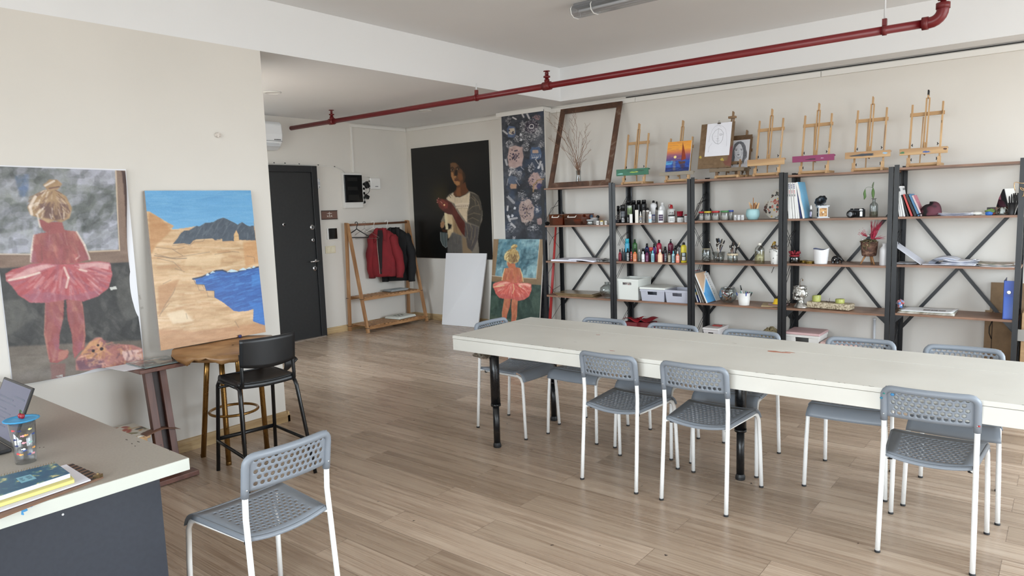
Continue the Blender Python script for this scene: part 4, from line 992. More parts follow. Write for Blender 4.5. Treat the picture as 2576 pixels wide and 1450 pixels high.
# large unframed print taped to the wall
pg = girl(230, 396, True)
po = thing('ballerina_poster', 'large curling paper poster of a girl in a pink tutu taped to wall', 'poster', (XL, 1.57, .64))
PY0, PY1 = 1.222, 1.926
face = pg.mesh('printed_sheet', (XL+.004, PY0, 1.885), (0, PY1-PY0, 0), (0, 0, -1.222), m_print, po)
co = np.empty(len(face.data.vertices)*3, np.float32); face.data.vertices.foreach_get('co', co); co = co.reshape(-1, 3)
uu = (co[:, 1]+1.57-PY0)/(PY1-PY0); vv = (1.885-.64-co[:, 2])/1.222
co[:, 0] += .004+.018*np.clip((uu-.86)/.14, 0, 1)**2*(.5+.5*np.sin(vv*7+.6))+.016*np.clip((vv-.93)/.07, 0, 1)**2*(.5+.5*np.sin(uu*11))
co[:, 1] += -.028*np.clip((uu-.9)/.1, 0, 1)*np.sin(np.clip(vv/.8, 0, 1)*PI)**2
co[:, 2] += .020*np.clip((vv-.9)/.1, 0, 1)*np.exp(-((uu-.62)/.1)**2)-.03*uu*(vv)*0-.012*uu
face.data.vertices.foreach_set('co', co.reshape(-1)); face.data.update()
b = B(); b.grid(lambda u, v: Vector((XL+.003+.012*max(0, (u-.85)/.15)**2, PY0-.004+(PY1+.012-PY0)*u, 1.892-.010*u-1.234*v)), 24, 30); b.obj('white_margin', M((226, 226, 230), .55), po, True)
tp = B()
for y, z in ((1.45, .668),): tp.box((XL+.012, y, z), (.002, .04, .014))
tp.obj('tape', clear('tape', (235, 233, 225), .2), po, True)
# tape bits and marks left on the wall
for px, py, w, h, lab in ((357, 775, .016, .014, 'small square tape scrap on the wall between poster and landscape'), (352, 748, .008, .03, 'narrow tape strip at the curled edge of the ballerina poster')):
 p = onx(px, py, XL); b = B(); b.box((XL+.0012, p.y, p.z), (.0018, w, h), rotm('X', .2)); single(b, 'tape_scrap', M((196, 190, 182), .3), lab, 'tape')
p = onx(547, 340, XL); crumple((XL+.012, p.y, p.z), (.012, .018, .016), 5, 10, 6, .35)
b = crumple((XL+.010, p.y, p.z), (.012, .020, .016), 5, 10, 6, .35); single(b, 'putty_lump', M((214, 206, 198), .7), 'lump of white putty stuck high on the pale wall', 'putty')
# smaller oil version standing in front of the column
ps2 = girl(170, 260, False)
O = ony(1241, 602, 6.74); R_ = ony(1367, 602, 6.74)
wdt = R_.x-O.x; zt = O.z
hh = zt+.002
canvas('ballerina_painting', 'small oil painting of a girl in a coral tutu standing before the column', ps2, (O.x, 6.745, zt), (wdt, 0, 0), (-.03, -.12, -zt+.003), .02, m_oil)
#  unfinished landscape on the bar table
q = [(85, 128), (922, 118), (1040, 1235), (230, 1375)]
p = Pic(q, 250, 338); h, w = p.h, p.w
n = fbm(h, w, 60, 3, .25); n2 = fbm(h, w, 22, 8, .2)
p.a[:] = np.array((200, 165, 124))[None, None]+((n-.5)*70+(n2-.5)*34)[:, :, None]*np.array((1, 1.05, 1.1))[None, None]
full = np.ones((h, w)); p.dabs(full, 520, [(184, 142, 98), (214, 186, 148), (200, 163, 122), (174, 128, 86), (218, 196, 162)], 46, 4.5, .06, .16, .4, 2)
p.poly([(210, 1210), (480, 1230), (1035, 1160), (1045, 1240), (230, 1380)], (172, 120, 78), 8, .6, 20, 3, 20, .3)
p.poly([(120, 300), (210, 340), (300, 440), (180, 560), (140, 640)], (176, 122, 72), 6, .6, 15); p.poly([(200, 880), (370, 820), (260, 1040), (210, 1100)], (164, 112, 66), 8, .55, 15)
p.poly([(860, 530), (965, 525), (985, 700), (880, 720)], (192, 138, 86), 7, .6, 12)
p.poly([(270, 1090), (400, 1060), (480, 1150), (320, 1170)], (226, 208, 178), 8, .7); p.poly([(420, 640), (700, 620), (680, 720), (400, 720)], (226, 202, 164), 9, .5)
sky = [(85, 120), (925, 110), (950, 405), (910, 405), (885, 395), (855, 372), (818, 392), (770, 366), (735, 350), (705, 338), (665, 350), (625, 375), (597, 377), (565, 380), (520, 407), (495, 406), (400, 422), (340, 430), (300, 432), (318, 405), (240, 362), (180, 325), (125, 292), (100, 292), (90, 200)]
p.poly(sky, (98, 160, 206), 1, 1, 9, 4, 50, .3); sm = p.mask(sky)
p.lay(sm*np.clip((p.yy/h-.08)*2.6, 0, .5), (122, 178, 214), .8); p.dabs(sm, 160, [(92, 152, 200), (112, 170, 212), (128, 182, 216)], 40, 3, 0, .12, .35, 3)
mt2 = [(310, 550), (345, 508), (370, 465), (400, 440), (440, 438), (495, 405), (520, 407), (565, 379), (600, 377), (625, 374), (665, 350), (705, 338), (735, 349), (770, 367), (800, 381), (818, 392), (855, 372), (885, 394), (910, 404), (946, 398), (962, 517), (830, 514), (825, 470), (808, 437), (790, 470), (790, 522), (700, 526), (695, 506), (640, 516), (620, 503), (490, 513), (470, 522), (445, 552), (390, 542)]
p.poly(mt2, (70, 80, 92), 0, 1, 10, 6, 16, .6); mm = p.mask(mt2)
p.dabs(mm, 130, [(56, 64, 76), (84, 94, 106), (98, 108, 118), (62, 72, 84)], 13, 2.4, 2.1, .5, .6, 5)
for a in ((705, 342), (640, 372), (560, 385), (855, 376), (770, 372)): p.line([a, (a[0]-40, a[1]+50), (a[0]-70, a[1]+110)], 1.6, (104, 112, 122), .6)
sea = [(470, 822), (540, 805), (600, 777), (650, 756), (700, 752), (740, 766), (820, 760), (900, 740), (990, 722), (1036, 1182), (985, 1168), (940, 1150), (946, 1055), (900, 1070), (830, 1076), (790, 1070), (740, 1030), (700, 1000), (640, 966), (638, 912), (575, 912), (564, 885), (560, 865), (515, 862), (497, 862), (490, 832)]
p.poly(sea, (42, 92, 164), 0, 1, 16, 7, 40, .25); se = p.mask(sea)
p.dabs(se, 330, [(30, 76, 148), (52, 112, 186), (36, 84, 158), (78, 140, 204), (28, 68, 136)], 22, 2.2, -.12, .14, .55, 7)
p.poly([(900, 1000), (1010, 1010), (1036, 1182), (950, 1150), (945, 1060)], (52, 120, 196), 5, .6); p.poly([(930, 790), (1000, 780), (1005, 860), (930, 880)], (70, 140, 210), 6, .5)
p.line([(470, 822), (540, 806), (600, 778), (650, 757), (700, 753), (740, 768), (820, 763), (900, 743), (990, 726)], 3.4, (20, 34, 62), .85); p.line([(475, 824), (495, 862), (512, 864), (560, 867), (575, 912), (638, 914), (640, 966)], 1.2, (40, 50, 70), .7)
for bt_ in ([(735, 768), (752, 755), (770, 745), (800, 752), (825, 762), (780, 768)], [(826, 755), (862, 733), (890, 745), (880, 752)], [(888, 742), (910, 728), (932, 738)], [(932, 735), (945, 716), (962, 730)], [(570, 795), (582, 776), (600, 786), (590, 795)], [(598, 780), (625, 760), (642, 770)]): p.poly(bt_, (186, 208, 218), 0, 1, 8)
p.poly([(790, 470), (808, 437), (824, 470), (830, 516), (792, 522)], (206, 168, 118), 0, 1, 8); p.line([(790, 486), (826, 482)], 1, (120, 90, 60), .5)
ch = (92, 76, 62)
for L in ([(175, 625), (300, 660), (420, 640), (600, 610)], [(180, 575), (330, 590), (400, 575)], [(190, 660), (320, 690), (380, 750)], [(330, 740), (405, 765)], [(640, 628), (780, 605), (830, 610)], [(445, 560), (480, 530), (545, 525), (560, 510)], [(640, 520), (690, 512)], [(505, 865), (520, 910), (560, 912)], [(545, 870), (560, 900)], [(580, 920), (590, 960), (635, 965)], [(215, 1110), (260, 1020), (320, 930), (335, 890)], [(225, 1090), (290, 1010)], [(310, 560), (420, 550), (440, 560)], [(310, 590), (390, 640)], [(240, 860), (300, 830)], [(420, 1090), (430, 1130)], [(800, 1150), (830, 1200)], [(890, 640), (950, 650), (955, 690)]):
 p.line(L, 1.0, ch, .6)
p.line([(170, 640), (330, 665), (420, 660)], 1.6, (70, 58, 48), .6)
p.a += np.random.RandomState(4).normal(0, 3, (h, w, 1))
LB = onx(408, 877, -4.43); RB = onx(669, 831, -4.43); LT = onx(364, 480, -4.598); RT_ = onx(634, 477, -4.598)
zb = .744; U = Vector((0, (RB.y-LB.y+RT_.y-LT.y)/2, 0)); ty = (LT.y+LB.y)/2
m_side_dark = M((108, 92, 82), .7)
canvas('landscape_painting', 'unfinished landscape painting with blue bay and grey mountain leaning on bar table', p, (-4.600, LT.y, LT.z), tuple(U), (.150, LB.y-LT.y, zb-LT.z), .022, vcol('landscape_paint', .38), side=M((150, 140, 132), .75))
#  woman with a candle
q = [(-251, 15), (764, -82), (820, 1450), (-159, 1430)]
p = Pic(q, 240, 330, (11, 11, 10)); h, w = p.h, p.w
p.a += (fbm(h, w, 60, 4)*6)[:, :, None]
gx_, gy_ = p.map((150, 640)); p.lay(np.exp(-(((p.xx-gx_)/34)**2+((p.yy-gy_)/44)**2))*.8, (52, 44, 20))
p.poly([(250, 230), (300, 115), (400, 92), (500, 150), (532, 300), (522, 400), (490, 500), (440, 470), (300, 480), (262, 600), (248, 590), (262, 430)], (19, 16, 14), 4, .95)
bl = [(220, 670), (255, 620), (315, 590), (318, 628), (345, 654), (400, 654), (470, 622), (512, 578), (580, 600), (635, 640), (665, 720), (688, 850), (686, 950), (650, 1040), (640, 1120), (630, 1200), (642, 1290), (652, 1400), (245, 1400), (250, 1220), (306, 1100), (230, 1080), (205, 1000), (200, 860), (260, 760)]
p.poly(bl, (120, 112, 100), 1, 1, 8); bm = p.mask(bl)
p.poly([(225, 670), (315, 595), (345, 658), (400, 660), (470, 628), (530, 590), (522, 740), (500, 830), (490, 985), (400, 860), (330, 740), (235, 690)], (214, 194, 164), 2, .95, 8)
p.poly([(205, 862), (300, 880), (330, 960), (320, 1090), (290, 1160), (250, 1190), (240, 1080)], (216, 190, 148), 3, .9, 8); p.poly([(300, 900), (420, 1100), (430, 1160), (320, 1100)], (150, 120, 84), 4, .8)
p.poly([(300, 1110), (420, 1150), (440, 1410), (240, 1410), (250, 1220)], (88, 86, 84), 4, .9, 10); p.poly([(430, 1160), (530, 1210), (560, 1410), (440, 1410)], (134, 112, 84), 3, .8)
p.poly([(530, 598), (640, 640), (690, 850), (652, 1036), (500, 975), (495, 850), (522, 740)], (66, 61, 54), 3, .92, 10); p.poly([(465, 985), (560, 1012), (640, 1040), (628, 1200), (560, 1350), (500, 1300), (480, 1170), (460, 1160)], (72, 68, 68), 2, .9, 10)
for L in ([(505, 830), (560, 780), (640, 760)], [(500, 890), (580, 860), (660, 880)], [(498, 950), (560, 920), (640, 960)], [(540, 660), (590, 700), (600, 760)], [(520, 985), (560, 1060), (540, 1200)], [(600, 1040), (590, 1160), (550, 1280)], [(480, 1010), (500, 1120), (490, 1180)], [(560, 640), (630, 720), (660, 820)]): p.line(L, 2.2, (142, 124, 98), .55)
p.dabs(bm, 110, [(196, 180, 152), (80, 76, 70), (150, 134, 110), (60, 58, 56)], 22, 1.1, 1.45, .25, .3, 4)
for k in range(9): x = 330+k*20; p.line([(x, 670), (x-4, 730)], 1, (170, 150, 124), .6); p.line([(x, 810), (x+6, 900)], 1, (172, 146, 116), .5)
p.poly([(335, 750), (420, 730), (515, 735), (505, 800), (420, 795), (350, 805)], (206, 188, 164), 1, .9); p.line([(340, 755), (425, 735), (518, 738)], 1.6, (232, 218, 196), .8); p.line([(350, 806), (425, 796), (505, 802)], 1.4, (150, 130, 106), .8)
for k in range(7): p.dot((352+k*24, 776-k*1), 1.6, (130, 112, 92))
# neck, face
p.poly([(358, 505), (400, 500), (440, 478), (468, 460), (482, 530), (512, 576), (470, 620), (400, 650), (342, 650), (314, 622), (318, 596), (348, 560)], (96, 58, 36), 1, 1, 8); p.poly([(362, 540), (405, 525), (412, 640), (360, 644), (345, 600)], (132, 84, 52), 3, .8)
face = [(272, 218), (300, 205), (345, 210), (376, 240), (396, 275), (424, 305), (455, 350), (466, 400), (456, 450), (430, 488), (398, 506), (356, 512), (326, 482), (300, 430), (284, 390), (278, 320), (270, 270)]
p.poly(face, (92, 60, 38), 1, 1, 6); p.poly([(275, 218), (340, 212), (362, 256), (330, 280), (278, 266)], (112, 80, 52), 2, .85)
p.poly([(278, 330), (310, 335), (322, 400), (335, 470), (360, 505), (330, 484), (302, 430), (284, 385)], (172, 124, 80), 2, .9); p.poly([(326, 452), (362, 446), (400, 460), (395, 500), (356, 508)], (182, 130, 82), 3, .85); p.poly([(370, 335), (420, 360), (436, 420), (400, 450), (372, 410)], (122, 76, 46), 3, .85); p.poly([(425, 310), (466, 370), (462, 440), (438, 470), (436, 400)], (48, 30, 20), 3, .8)
p.poly([(334, 300), (362, 306), (366, 366), (346, 386), (324, 366)], (30, 19, 13), 2, .92); p.poly([(318, 388), (344, 380), (356, 404), (332, 416)], (186, 136, 88), 1, .9); p.poly([(336, 400), (352, 396), (356, 412), (340, 416)], (70, 40, 26), 1, .8)
p.line([(270, 278), (300, 266), (318, 284)], 2, (22, 14, 10), .95); p.line([(344, 280), (374, 262), (396, 276)], 2, (22, 14, 10), .95)
for c in ((296, 303), (375, 293)): p.poly([(c[0]-22, c[1]), (c[0]-4, c[1]-13), (c[0]+20, c[1]+2), (c[0], c[1]+12)], (176, 152, 122), 0, .85); p.dot((c[0]+2, c[1]), 2.4, (12, 9, 8)); p.line([(c[0]-24, c[1]-2), (c[0]-4, c[1]-15), (c[0]+22, c[1])], 1.2, (24, 16, 12), .9)
p.poly([(320, 437), (345, 429), (374, 436), (350, 447)], (104, 34, 32), 0, .95); p.line([(322, 438), (372, 438)], .9, (40, 16, 14), .9)
# hands, candle
p.poly([(155, 965), (190, 890), (206, 890), (206, 975), (170, 985)], (140, 130, 110), 2, .9)
arm = [(100, 690), (120, 666), (150, 672), (182, 678), (230, 690), (290, 730), (332, 790), (380, 870), (430, 940), (466, 982), (462, 1160), (420, 1110), (372, 1030), (332, 940), (302, 882), (240, 872), (190, 840), (150, 810), (122, 770), (126, 752), (100, 728)]
p.poly(arm, (84, 38, 31), 1, 1, 8); p.poly([(104, 690), (180, 684), (250, 720), (240, 800), (180, 810), (128, 768)], (132, 62, 52), 3, .85); p.poly([(300, 760), (370, 870), (360, 960), (310, 880)], (104, 50, 40), 4, .7)
for L in ([(120, 668), (160, 720), (210, 760)], [(102, 722), (150, 760), (200, 800)], [(182, 680), (220, 712), (262, 740)], [(128, 760), (180, 800)]): p.line(L, 1.3, (56, 22, 18), .85)
for c in ((122, 670), (106, 722), (104, 692)): p.dot(c, 1.5, (206, 140, 128))
p.line([(150, 712), (172, 734)], 1.8, (226, 168, 142), .9); p.dot((198, 756), 2.6, (250, 206, 150))
p.poly([(200, 858), (234, 866), (252, 1066), (216, 1074)], (222, 206, 164), 1, .95); p.poly([(188, 1050), (200, 1000), (250, 990), (300, 1010), (290, 1060), (240, 1084), (196, 1080)], (26, 23, 20), 1, .95); p.line([(190, 1040), (205, 1004), (250, 992), (298, 1014), (286, 1056), (236, 1080)], 1.4, (170, 158, 134), .85); p.poly([(212, 990), (244, 992), (252, 1066), (218, 1072)], (226, 212, 172), 0, .95)
p.poly([(150, 985), (186, 962), (206, 990), (192, 1040), (172, 1062), (150, 1034)], (166, 126, 92), 1, .95); p.line([(160, 1000), (190, 1000)], 1, (110, 76, 54), .8); p.poly([(165, 1062), (240, 1082), (225, 1106), (180, 1100)], (70, 42, 28), 1, .9)
p.poly([(150, 1104), (236, 1112), (242, 1284), (222, 1302), (182, 1272), (155, 1212)], (84, 94, 94), 2, .9, 8); p.line([(150, 1108), (156, 1212), (184, 1272), (222, 1302), (240, 1286), (236, 1116)], 1.4, (176, 182, 178), .7); p.line([(190, 1120), (206, 1280)], 1, (140, 148, 146), .6)
p.line([(262, 430), (252, 540), (250, 620), (280, 665)], 1.2, (18, 15, 13), .9); p.line([(255, 600), (300, 640)], 1, (18, 15, 13), .8)
A0 = ony(1031, 373, YB-.035); A1 = ony(1229, 354, YB-.035); B1 = ony(1240, 653, YB-.035); B0 = ony(1049, 649, YB-.035)
x0, x1 = (A0.x+B0.x)/2, (A1.x+B1.x)/2; zt, zb = (A0.z+A1.z)/2, (B0.z+B1.z)/2
canvas('candle_portrait', 'large dark painting of a woman in a white blouse shielding a candle', p, (x0, YB-.035, zt), (x1-x0, 0, 0), (0, 0, zb-zt), .033, vcol('candle_portrait_paint', .32))
#  lace collage on the column
q = [(1261, 287), (1367, 273), (1379, 830), (1278, 815)]
p = Pic(q, 150, 760, (54, 57, 64)); h, w = p.h, p.w
p.a += ((fbm(h, w, 44, 6)-.5)*80+(fbm(h, w, 7, 3)-.5)*44)[:, :, None]
p.lay(np.clip((fbm(h, w, 70, 16)-.53)*6, 0, 1), (26, 27, 33), .75); p.lay(np.clip((fbm(h, w, 60, 26)-.58)*6, 0, 1), (52, 68, 94), .55)
rg = random.Random(12)
wh = (204, 200, 200); pk = (186, 158, 150); nv = (42, 40, 56)
def patch(c, rx, ry, col, box=0):
 P = [(c[0]+rx*rg.uniform(.8, 1.08)*math.copysign(abs(math.cos(a))**(.4 if box else 1), math.cos(a)), c[1]+ry*rg.uniform(.8, 1.08)*math.copysign(abs(math.sin(a))**(.4 if box else 1), math.sin(a))) for a in [2*PI*k/20 for k in range(20)]]
 p.poly(P, col, 3, .9, 22, rg.randrange(99), 14)
def lace(c, rx, ry, n, col=wh):
 for _ in range(n):
  a, q_ = rg.uniform(0, 2*PI), math.sqrt(rg.random()); x, y = c[0]+rx*q_*math.cos(a), c[1]+ry*q_*math.sin(a); t0 = rg.uniform(0, 6); r_ = rg.uniform(.8, 2.0)
  p.line([(x+r_*math.cos(t0+k*.9), y+r_*math.sin(t0+k*.9)) for k in range(4)], .9, col, rg.uniform(.4, .85))
def sprig(c, L, ang):
 d = (math.cos(ang), math.sin(ang))
 for k in range(1, 8):
  for s_1 in (-1, 1): x, y = c[0]+L*k/7*d[0], c[1]+L*k/7*d[1]; a = ang+s_1*.8; p.line([(x, y), (x+L*.16*math.cos(a), y+L*.16*math.sin(a))], 2.2, wh, .85)
def buds(c, rx, ry, n):
 for _ in range(n): p.dot((c[0]+rg.gauss(0, rx), c[1]+rg.gauss(0, ry)), rg.uniform(1.0, 3.0), rg.choice([nv, (60, 50, 70), nv]), .9)
patch((1286, 332), 11, 16, (84, 102, 134), 1); patch((1287, 331), 8, 9, (196, 178, 152), 1); buds((1287, 333), 3, 2, 6)
patch((1296, 400), 20, 29, pk, 1); buds((1294, 400), 7, 8, 46)
patch((1346, 392), 14, 18, (72, 94, 126), 1); patch((1346, 387), 8, 5, (186, 152, 128), 1)
for k in range(5): p.line([(1337+k*5, 395), (1338+k*5, 403)], 1.6, wh, .85)
p.line([(1337, 404), (1352, 402), (1346, 408), (1353, 420)], 2.4, wh, .85); p.line([(1310, 428), (1317, 435)], 2, wh, .7)
p.dot((1336, 319), 24, (40, 34, 48)); lace((1336, 319), 19, 20, 110); p.dot((1336, 319), 13, (46, 40, 56)); p.dot((1336, 319), 9, (196, 190, 190)); p.dot((1336, 319), 6, nv)
for c, rx, ry, n, cl in (((1332, 340), 24, 20, 190, wh), ((1349, 295), 10, 7, 50, (196, 150, 146)), ((1314, 318), 7, 16, 60, wh), ((1354, 332), 9, 12, 60, wh), ((1278, 303), 7, 12, 36, wh), ((1300, 352), 8, 9, 46, wh), ((1281, 366), 9, 11, 70, wh), ((1322, 372), 9, 13, 70, wh), ((1360, 368), 7, 9, 40, wh), ((1288, 436), 10, 10, 90, wh), ((1306, 444), 8, 6, 30, wh), ((1336, 430), 9, 13, 60, wh), ((1303, 448), 10, 14, 50, wh), ((1312, 500), 10, 10, 40, wh), ((1347, 508), 10, 12, 60, wh), ((1364, 450), 9, 9, 50, wh), ((1350, 540), 8, 12, 36, wh), ((1283, 588), 10, 12, 50, wh), ((1340, 590), 14, 8, 50, wh), ((1300, 660), 16, 30, 120, wh), ((1350, 700), 18, 40, 160, wh), ((1322, 517), 14, 8, 40, pk)): lace(c, rx, ry, n, cl)
patch((1290, 462), 13, 14, (86, 96, 114)); patch((1291, 478), 9, 7, (186, 146, 118), 1); p.line([(1278, 458), (1275, 475)], 2, wh, .7); p.line([(1297, 462), (1306, 477)], 2, wh, .7)
patch((1345, 466), 17, 24, (176, 146, 138)); buds((1340, 470), 9, 12, 34); p.line([(1340, 494), (1341, 476), (1352, 464), (1366, 461)], 4.5, (152, 122, 84), .9); patch((1355, 480), 7, 8, (52, 50, 92)); lace((1345, 452), 12, 10, 60, pk)
patch((1323, 545), 21, 33, (172, 148, 138)); buds((1324, 545), 9, 11, 34); p.line([(1329, 530), (1322, 540), (1325, 552), (1321, 562)], 1.6, (80, 60, 44), .9); p.line([(1308, 555), (1318, 565)], 1.6, (60, 46, 44), .9); lace((1323, 520), 16, 9, 50, (196, 180, 170)); lace((1325, 574), 14, 7, 50, (196, 180, 170))
for c in ((1348.5, 508), (1349.5, 541.5), (1339, 588)): p.dot(c, 4.6, (150, 148, 150)); p.dot(c, 3, (176, 174, 174))
patch((1356, 574), 8, 10, (170, 140, 134))
for c, L, a in (((1300, 300), 12, -2.6), ((1318, 296), 13, -2.0), ((1332, 300), 16, -2.0), ((1278, 340), 16, -2.4), ((1276, 425), 18, -1.8), ((1280, 452), 14, -1.2), ((1354, 432), 18, -1.3), ((1364, 440), 18, -1.7), ((1296, 526), 26, -2.3), ((1284, 575), 20, -1.9), ((1304, 562), 20, 3.0), ((1298, 590), 18, -2.3), ((1276, 545), 14, -1.5), ((1288, 640), 26, -1.4), ((1340, 660), 26, -1.8)): sprig(c, L, a)
for c in ((1309, 340), (1310, 354), (1294, 536), (1288, 556), (1279, 558), (1353, 430)): p.poly([(c[0]-3, c[1]+3), (c[0]-1, c[1]-4), (c[0]+4, c[1]-1), (c[0]+2, c[1]+4)], (206, 206, 210), 0, .9)
O = ony(1261, 287, CY-.022); R2 = ony(1367, 273, CY-.022); zt = (O.z+R2.z)/2-.012
canvas('lace_collage', 'tall narrow dark blue lace collage canvas hanging on the column', p, (O.x, CY-.022, zt), (R2.x-O.x+.005, 0, 0), (0, 0, .20-zt), .02, vcol('lace_collage_paint', .55))
#  blank white canvas leaning on the back wall
L0, R0 = onz(1112, 817), onz(1215, 822); LT, RT2 = ony(1122, 637, YB-.05), ony(1224, 638, YB-.05)
O = LT; U = RT2-LT; U.z = 0; U.y = 0
t = thing('blank_canvas', 'blank white canvas standing on the floor below the candle portrait', 'canvas', ((L0.x+R0.x)/2, 6.75, 0))
b = B(); base = Vector((L0.x, 6.74, .002)); top = Vector((LT.x, YB-.05, LT.z)); d = Vector((R0.x-L0.x, .05, 0)); nn = d.cross(top-base).normalized()*.018
P = [base, base+d, Vector((RT2.x, YB-.045, RT2.z)), top]
b.add([q_ for q_ in P]+[q_-nn for q_ in P], [(0, 1, 2, 3), (7, 6, 5, 4), (0, 4, 5, 1), (1, 5, 6, 2), (2, 6, 7, 3), (3, 7, 4, 0)]); b.obj('primed_canvas', plaster('primed_canvas', (226, 226, 228), 2), t, True)
# == SHELVING
SY0, SY1 = 6.60, 6.975
S = {1: (1.772, 1.342, .928, .526, .125), 2: (1.765, 1.358, .945, .529, .125), 3: (1.779, 1.372, .955, .546, .125), 4: (1.775, 1.378, .967, .55, .125), 5: (1.789, 1.382, .978, .567, .125)}
m_shelf = wood('walnut_shelf_board', (112, 82, 64), (146, 110, 88), (160, 124, 100), (3, 26, 26), .42)
m_post = M((21, 22, 25), .38, name='black_steel_angle'); m_post2 = M((19, 20, 23), .42)
PX = [1364, 1541, 1738, 1969, 2244, 2573]; BXs = [xat(p, SY0, 1.2) for p in PX]
unit_label = {1: 'black steel shelving unit nearest the column, with the amber bins on it', 2: 'black steel shelving unit crowded with paint bottles', 3: 'black steel shelving unit with the jars of brushes', 4: 'black steel shelving unit with the gramophone and camera', 5: 'black steel shelving unit with the blue binder, farthest from the column'}
for u in range(1, 6):
 x0, x1 = BXs[u-1]+.003, BXs[u]-.003
 t = thing('shelving_unit', unit_label[u], 'shelves', ((x0+x1)/2, 6.79, 0), group='black shelving units along the wall')
 for x, sx_ in ((x0, 1), (x1, -1)):
  for y, sy_ in ((SY0, 1), (SY1, -1)):
   b = B(); w = .037
   P = [(0, 0), (w, 0), (w, .003), (.003, .003), (.003, w), (0, w)]
   if sx_*sy_ < 0: P = P[::-1]
   b.prism(P, lambda a, c, d: (x+sx_*a, y+sy_*c, d), 0, S[u][0]+.024); b.obj('post', m_post, t, True)
 for z in S[u]:
  b = B(); b.lohi((x0+.0035, SY0+.0035, z-.018), (x1-.0035, SY1-.0035, z)); b.obj('shelf', m_shelf, t, True)
 for za, zb_ in ((1.50, .37), (.37, 1.50)):
  b = B(); b.bar((x0+.012, SY1+.006+.004*(za > zb_), za), (x1-.012, SY1+.006+.004*(za > zb_), zb_), .028, .003, (0, 1, 0)); b.obj('cross_brace', m_post2, t, True)
 for x in (x0+.006, x1-.006):
  b = B(); zz = (1.66, 1.355, 1.03, .70, .40, .12); ys_ = (SY1-.012, SY0+.012)
  b.tube([(x, ys_[k % 2], z) for k, z in enumerate(zz)], .0028, 6)
  for za, zb_ in ((1.20, 1.12), (.55, .50), (1.52, 1.47)):
   b.tube([(x, SY1-.012, za+.06), (x, (SY0+SY1)/2, zb_+.07), (x, (SY0+SY1)/2-.06, zb_-.01)], .0024, 6)
  b.obj('side_brace', m_post2, t, True)
 if u in (4, 5):
  for x, s_ in ((x0+.02, 1), (x1-.02, -1)):
   b = B(); b.prism([(0, 0), (.085, 0), (.07, -.012), (.012, -.07), (0, -.085)], lambda a, c, d: (x+s_*a, SY0+.006+d, S[u][3]-.018+c), 0, .003); b.obj('gusset', m_post2, t, True)
def SP(bay, row, px, d):
 Y = SY0+d; z = S[bay][row]+.0004; return Vector((xat(px, Y, z), Y, z))
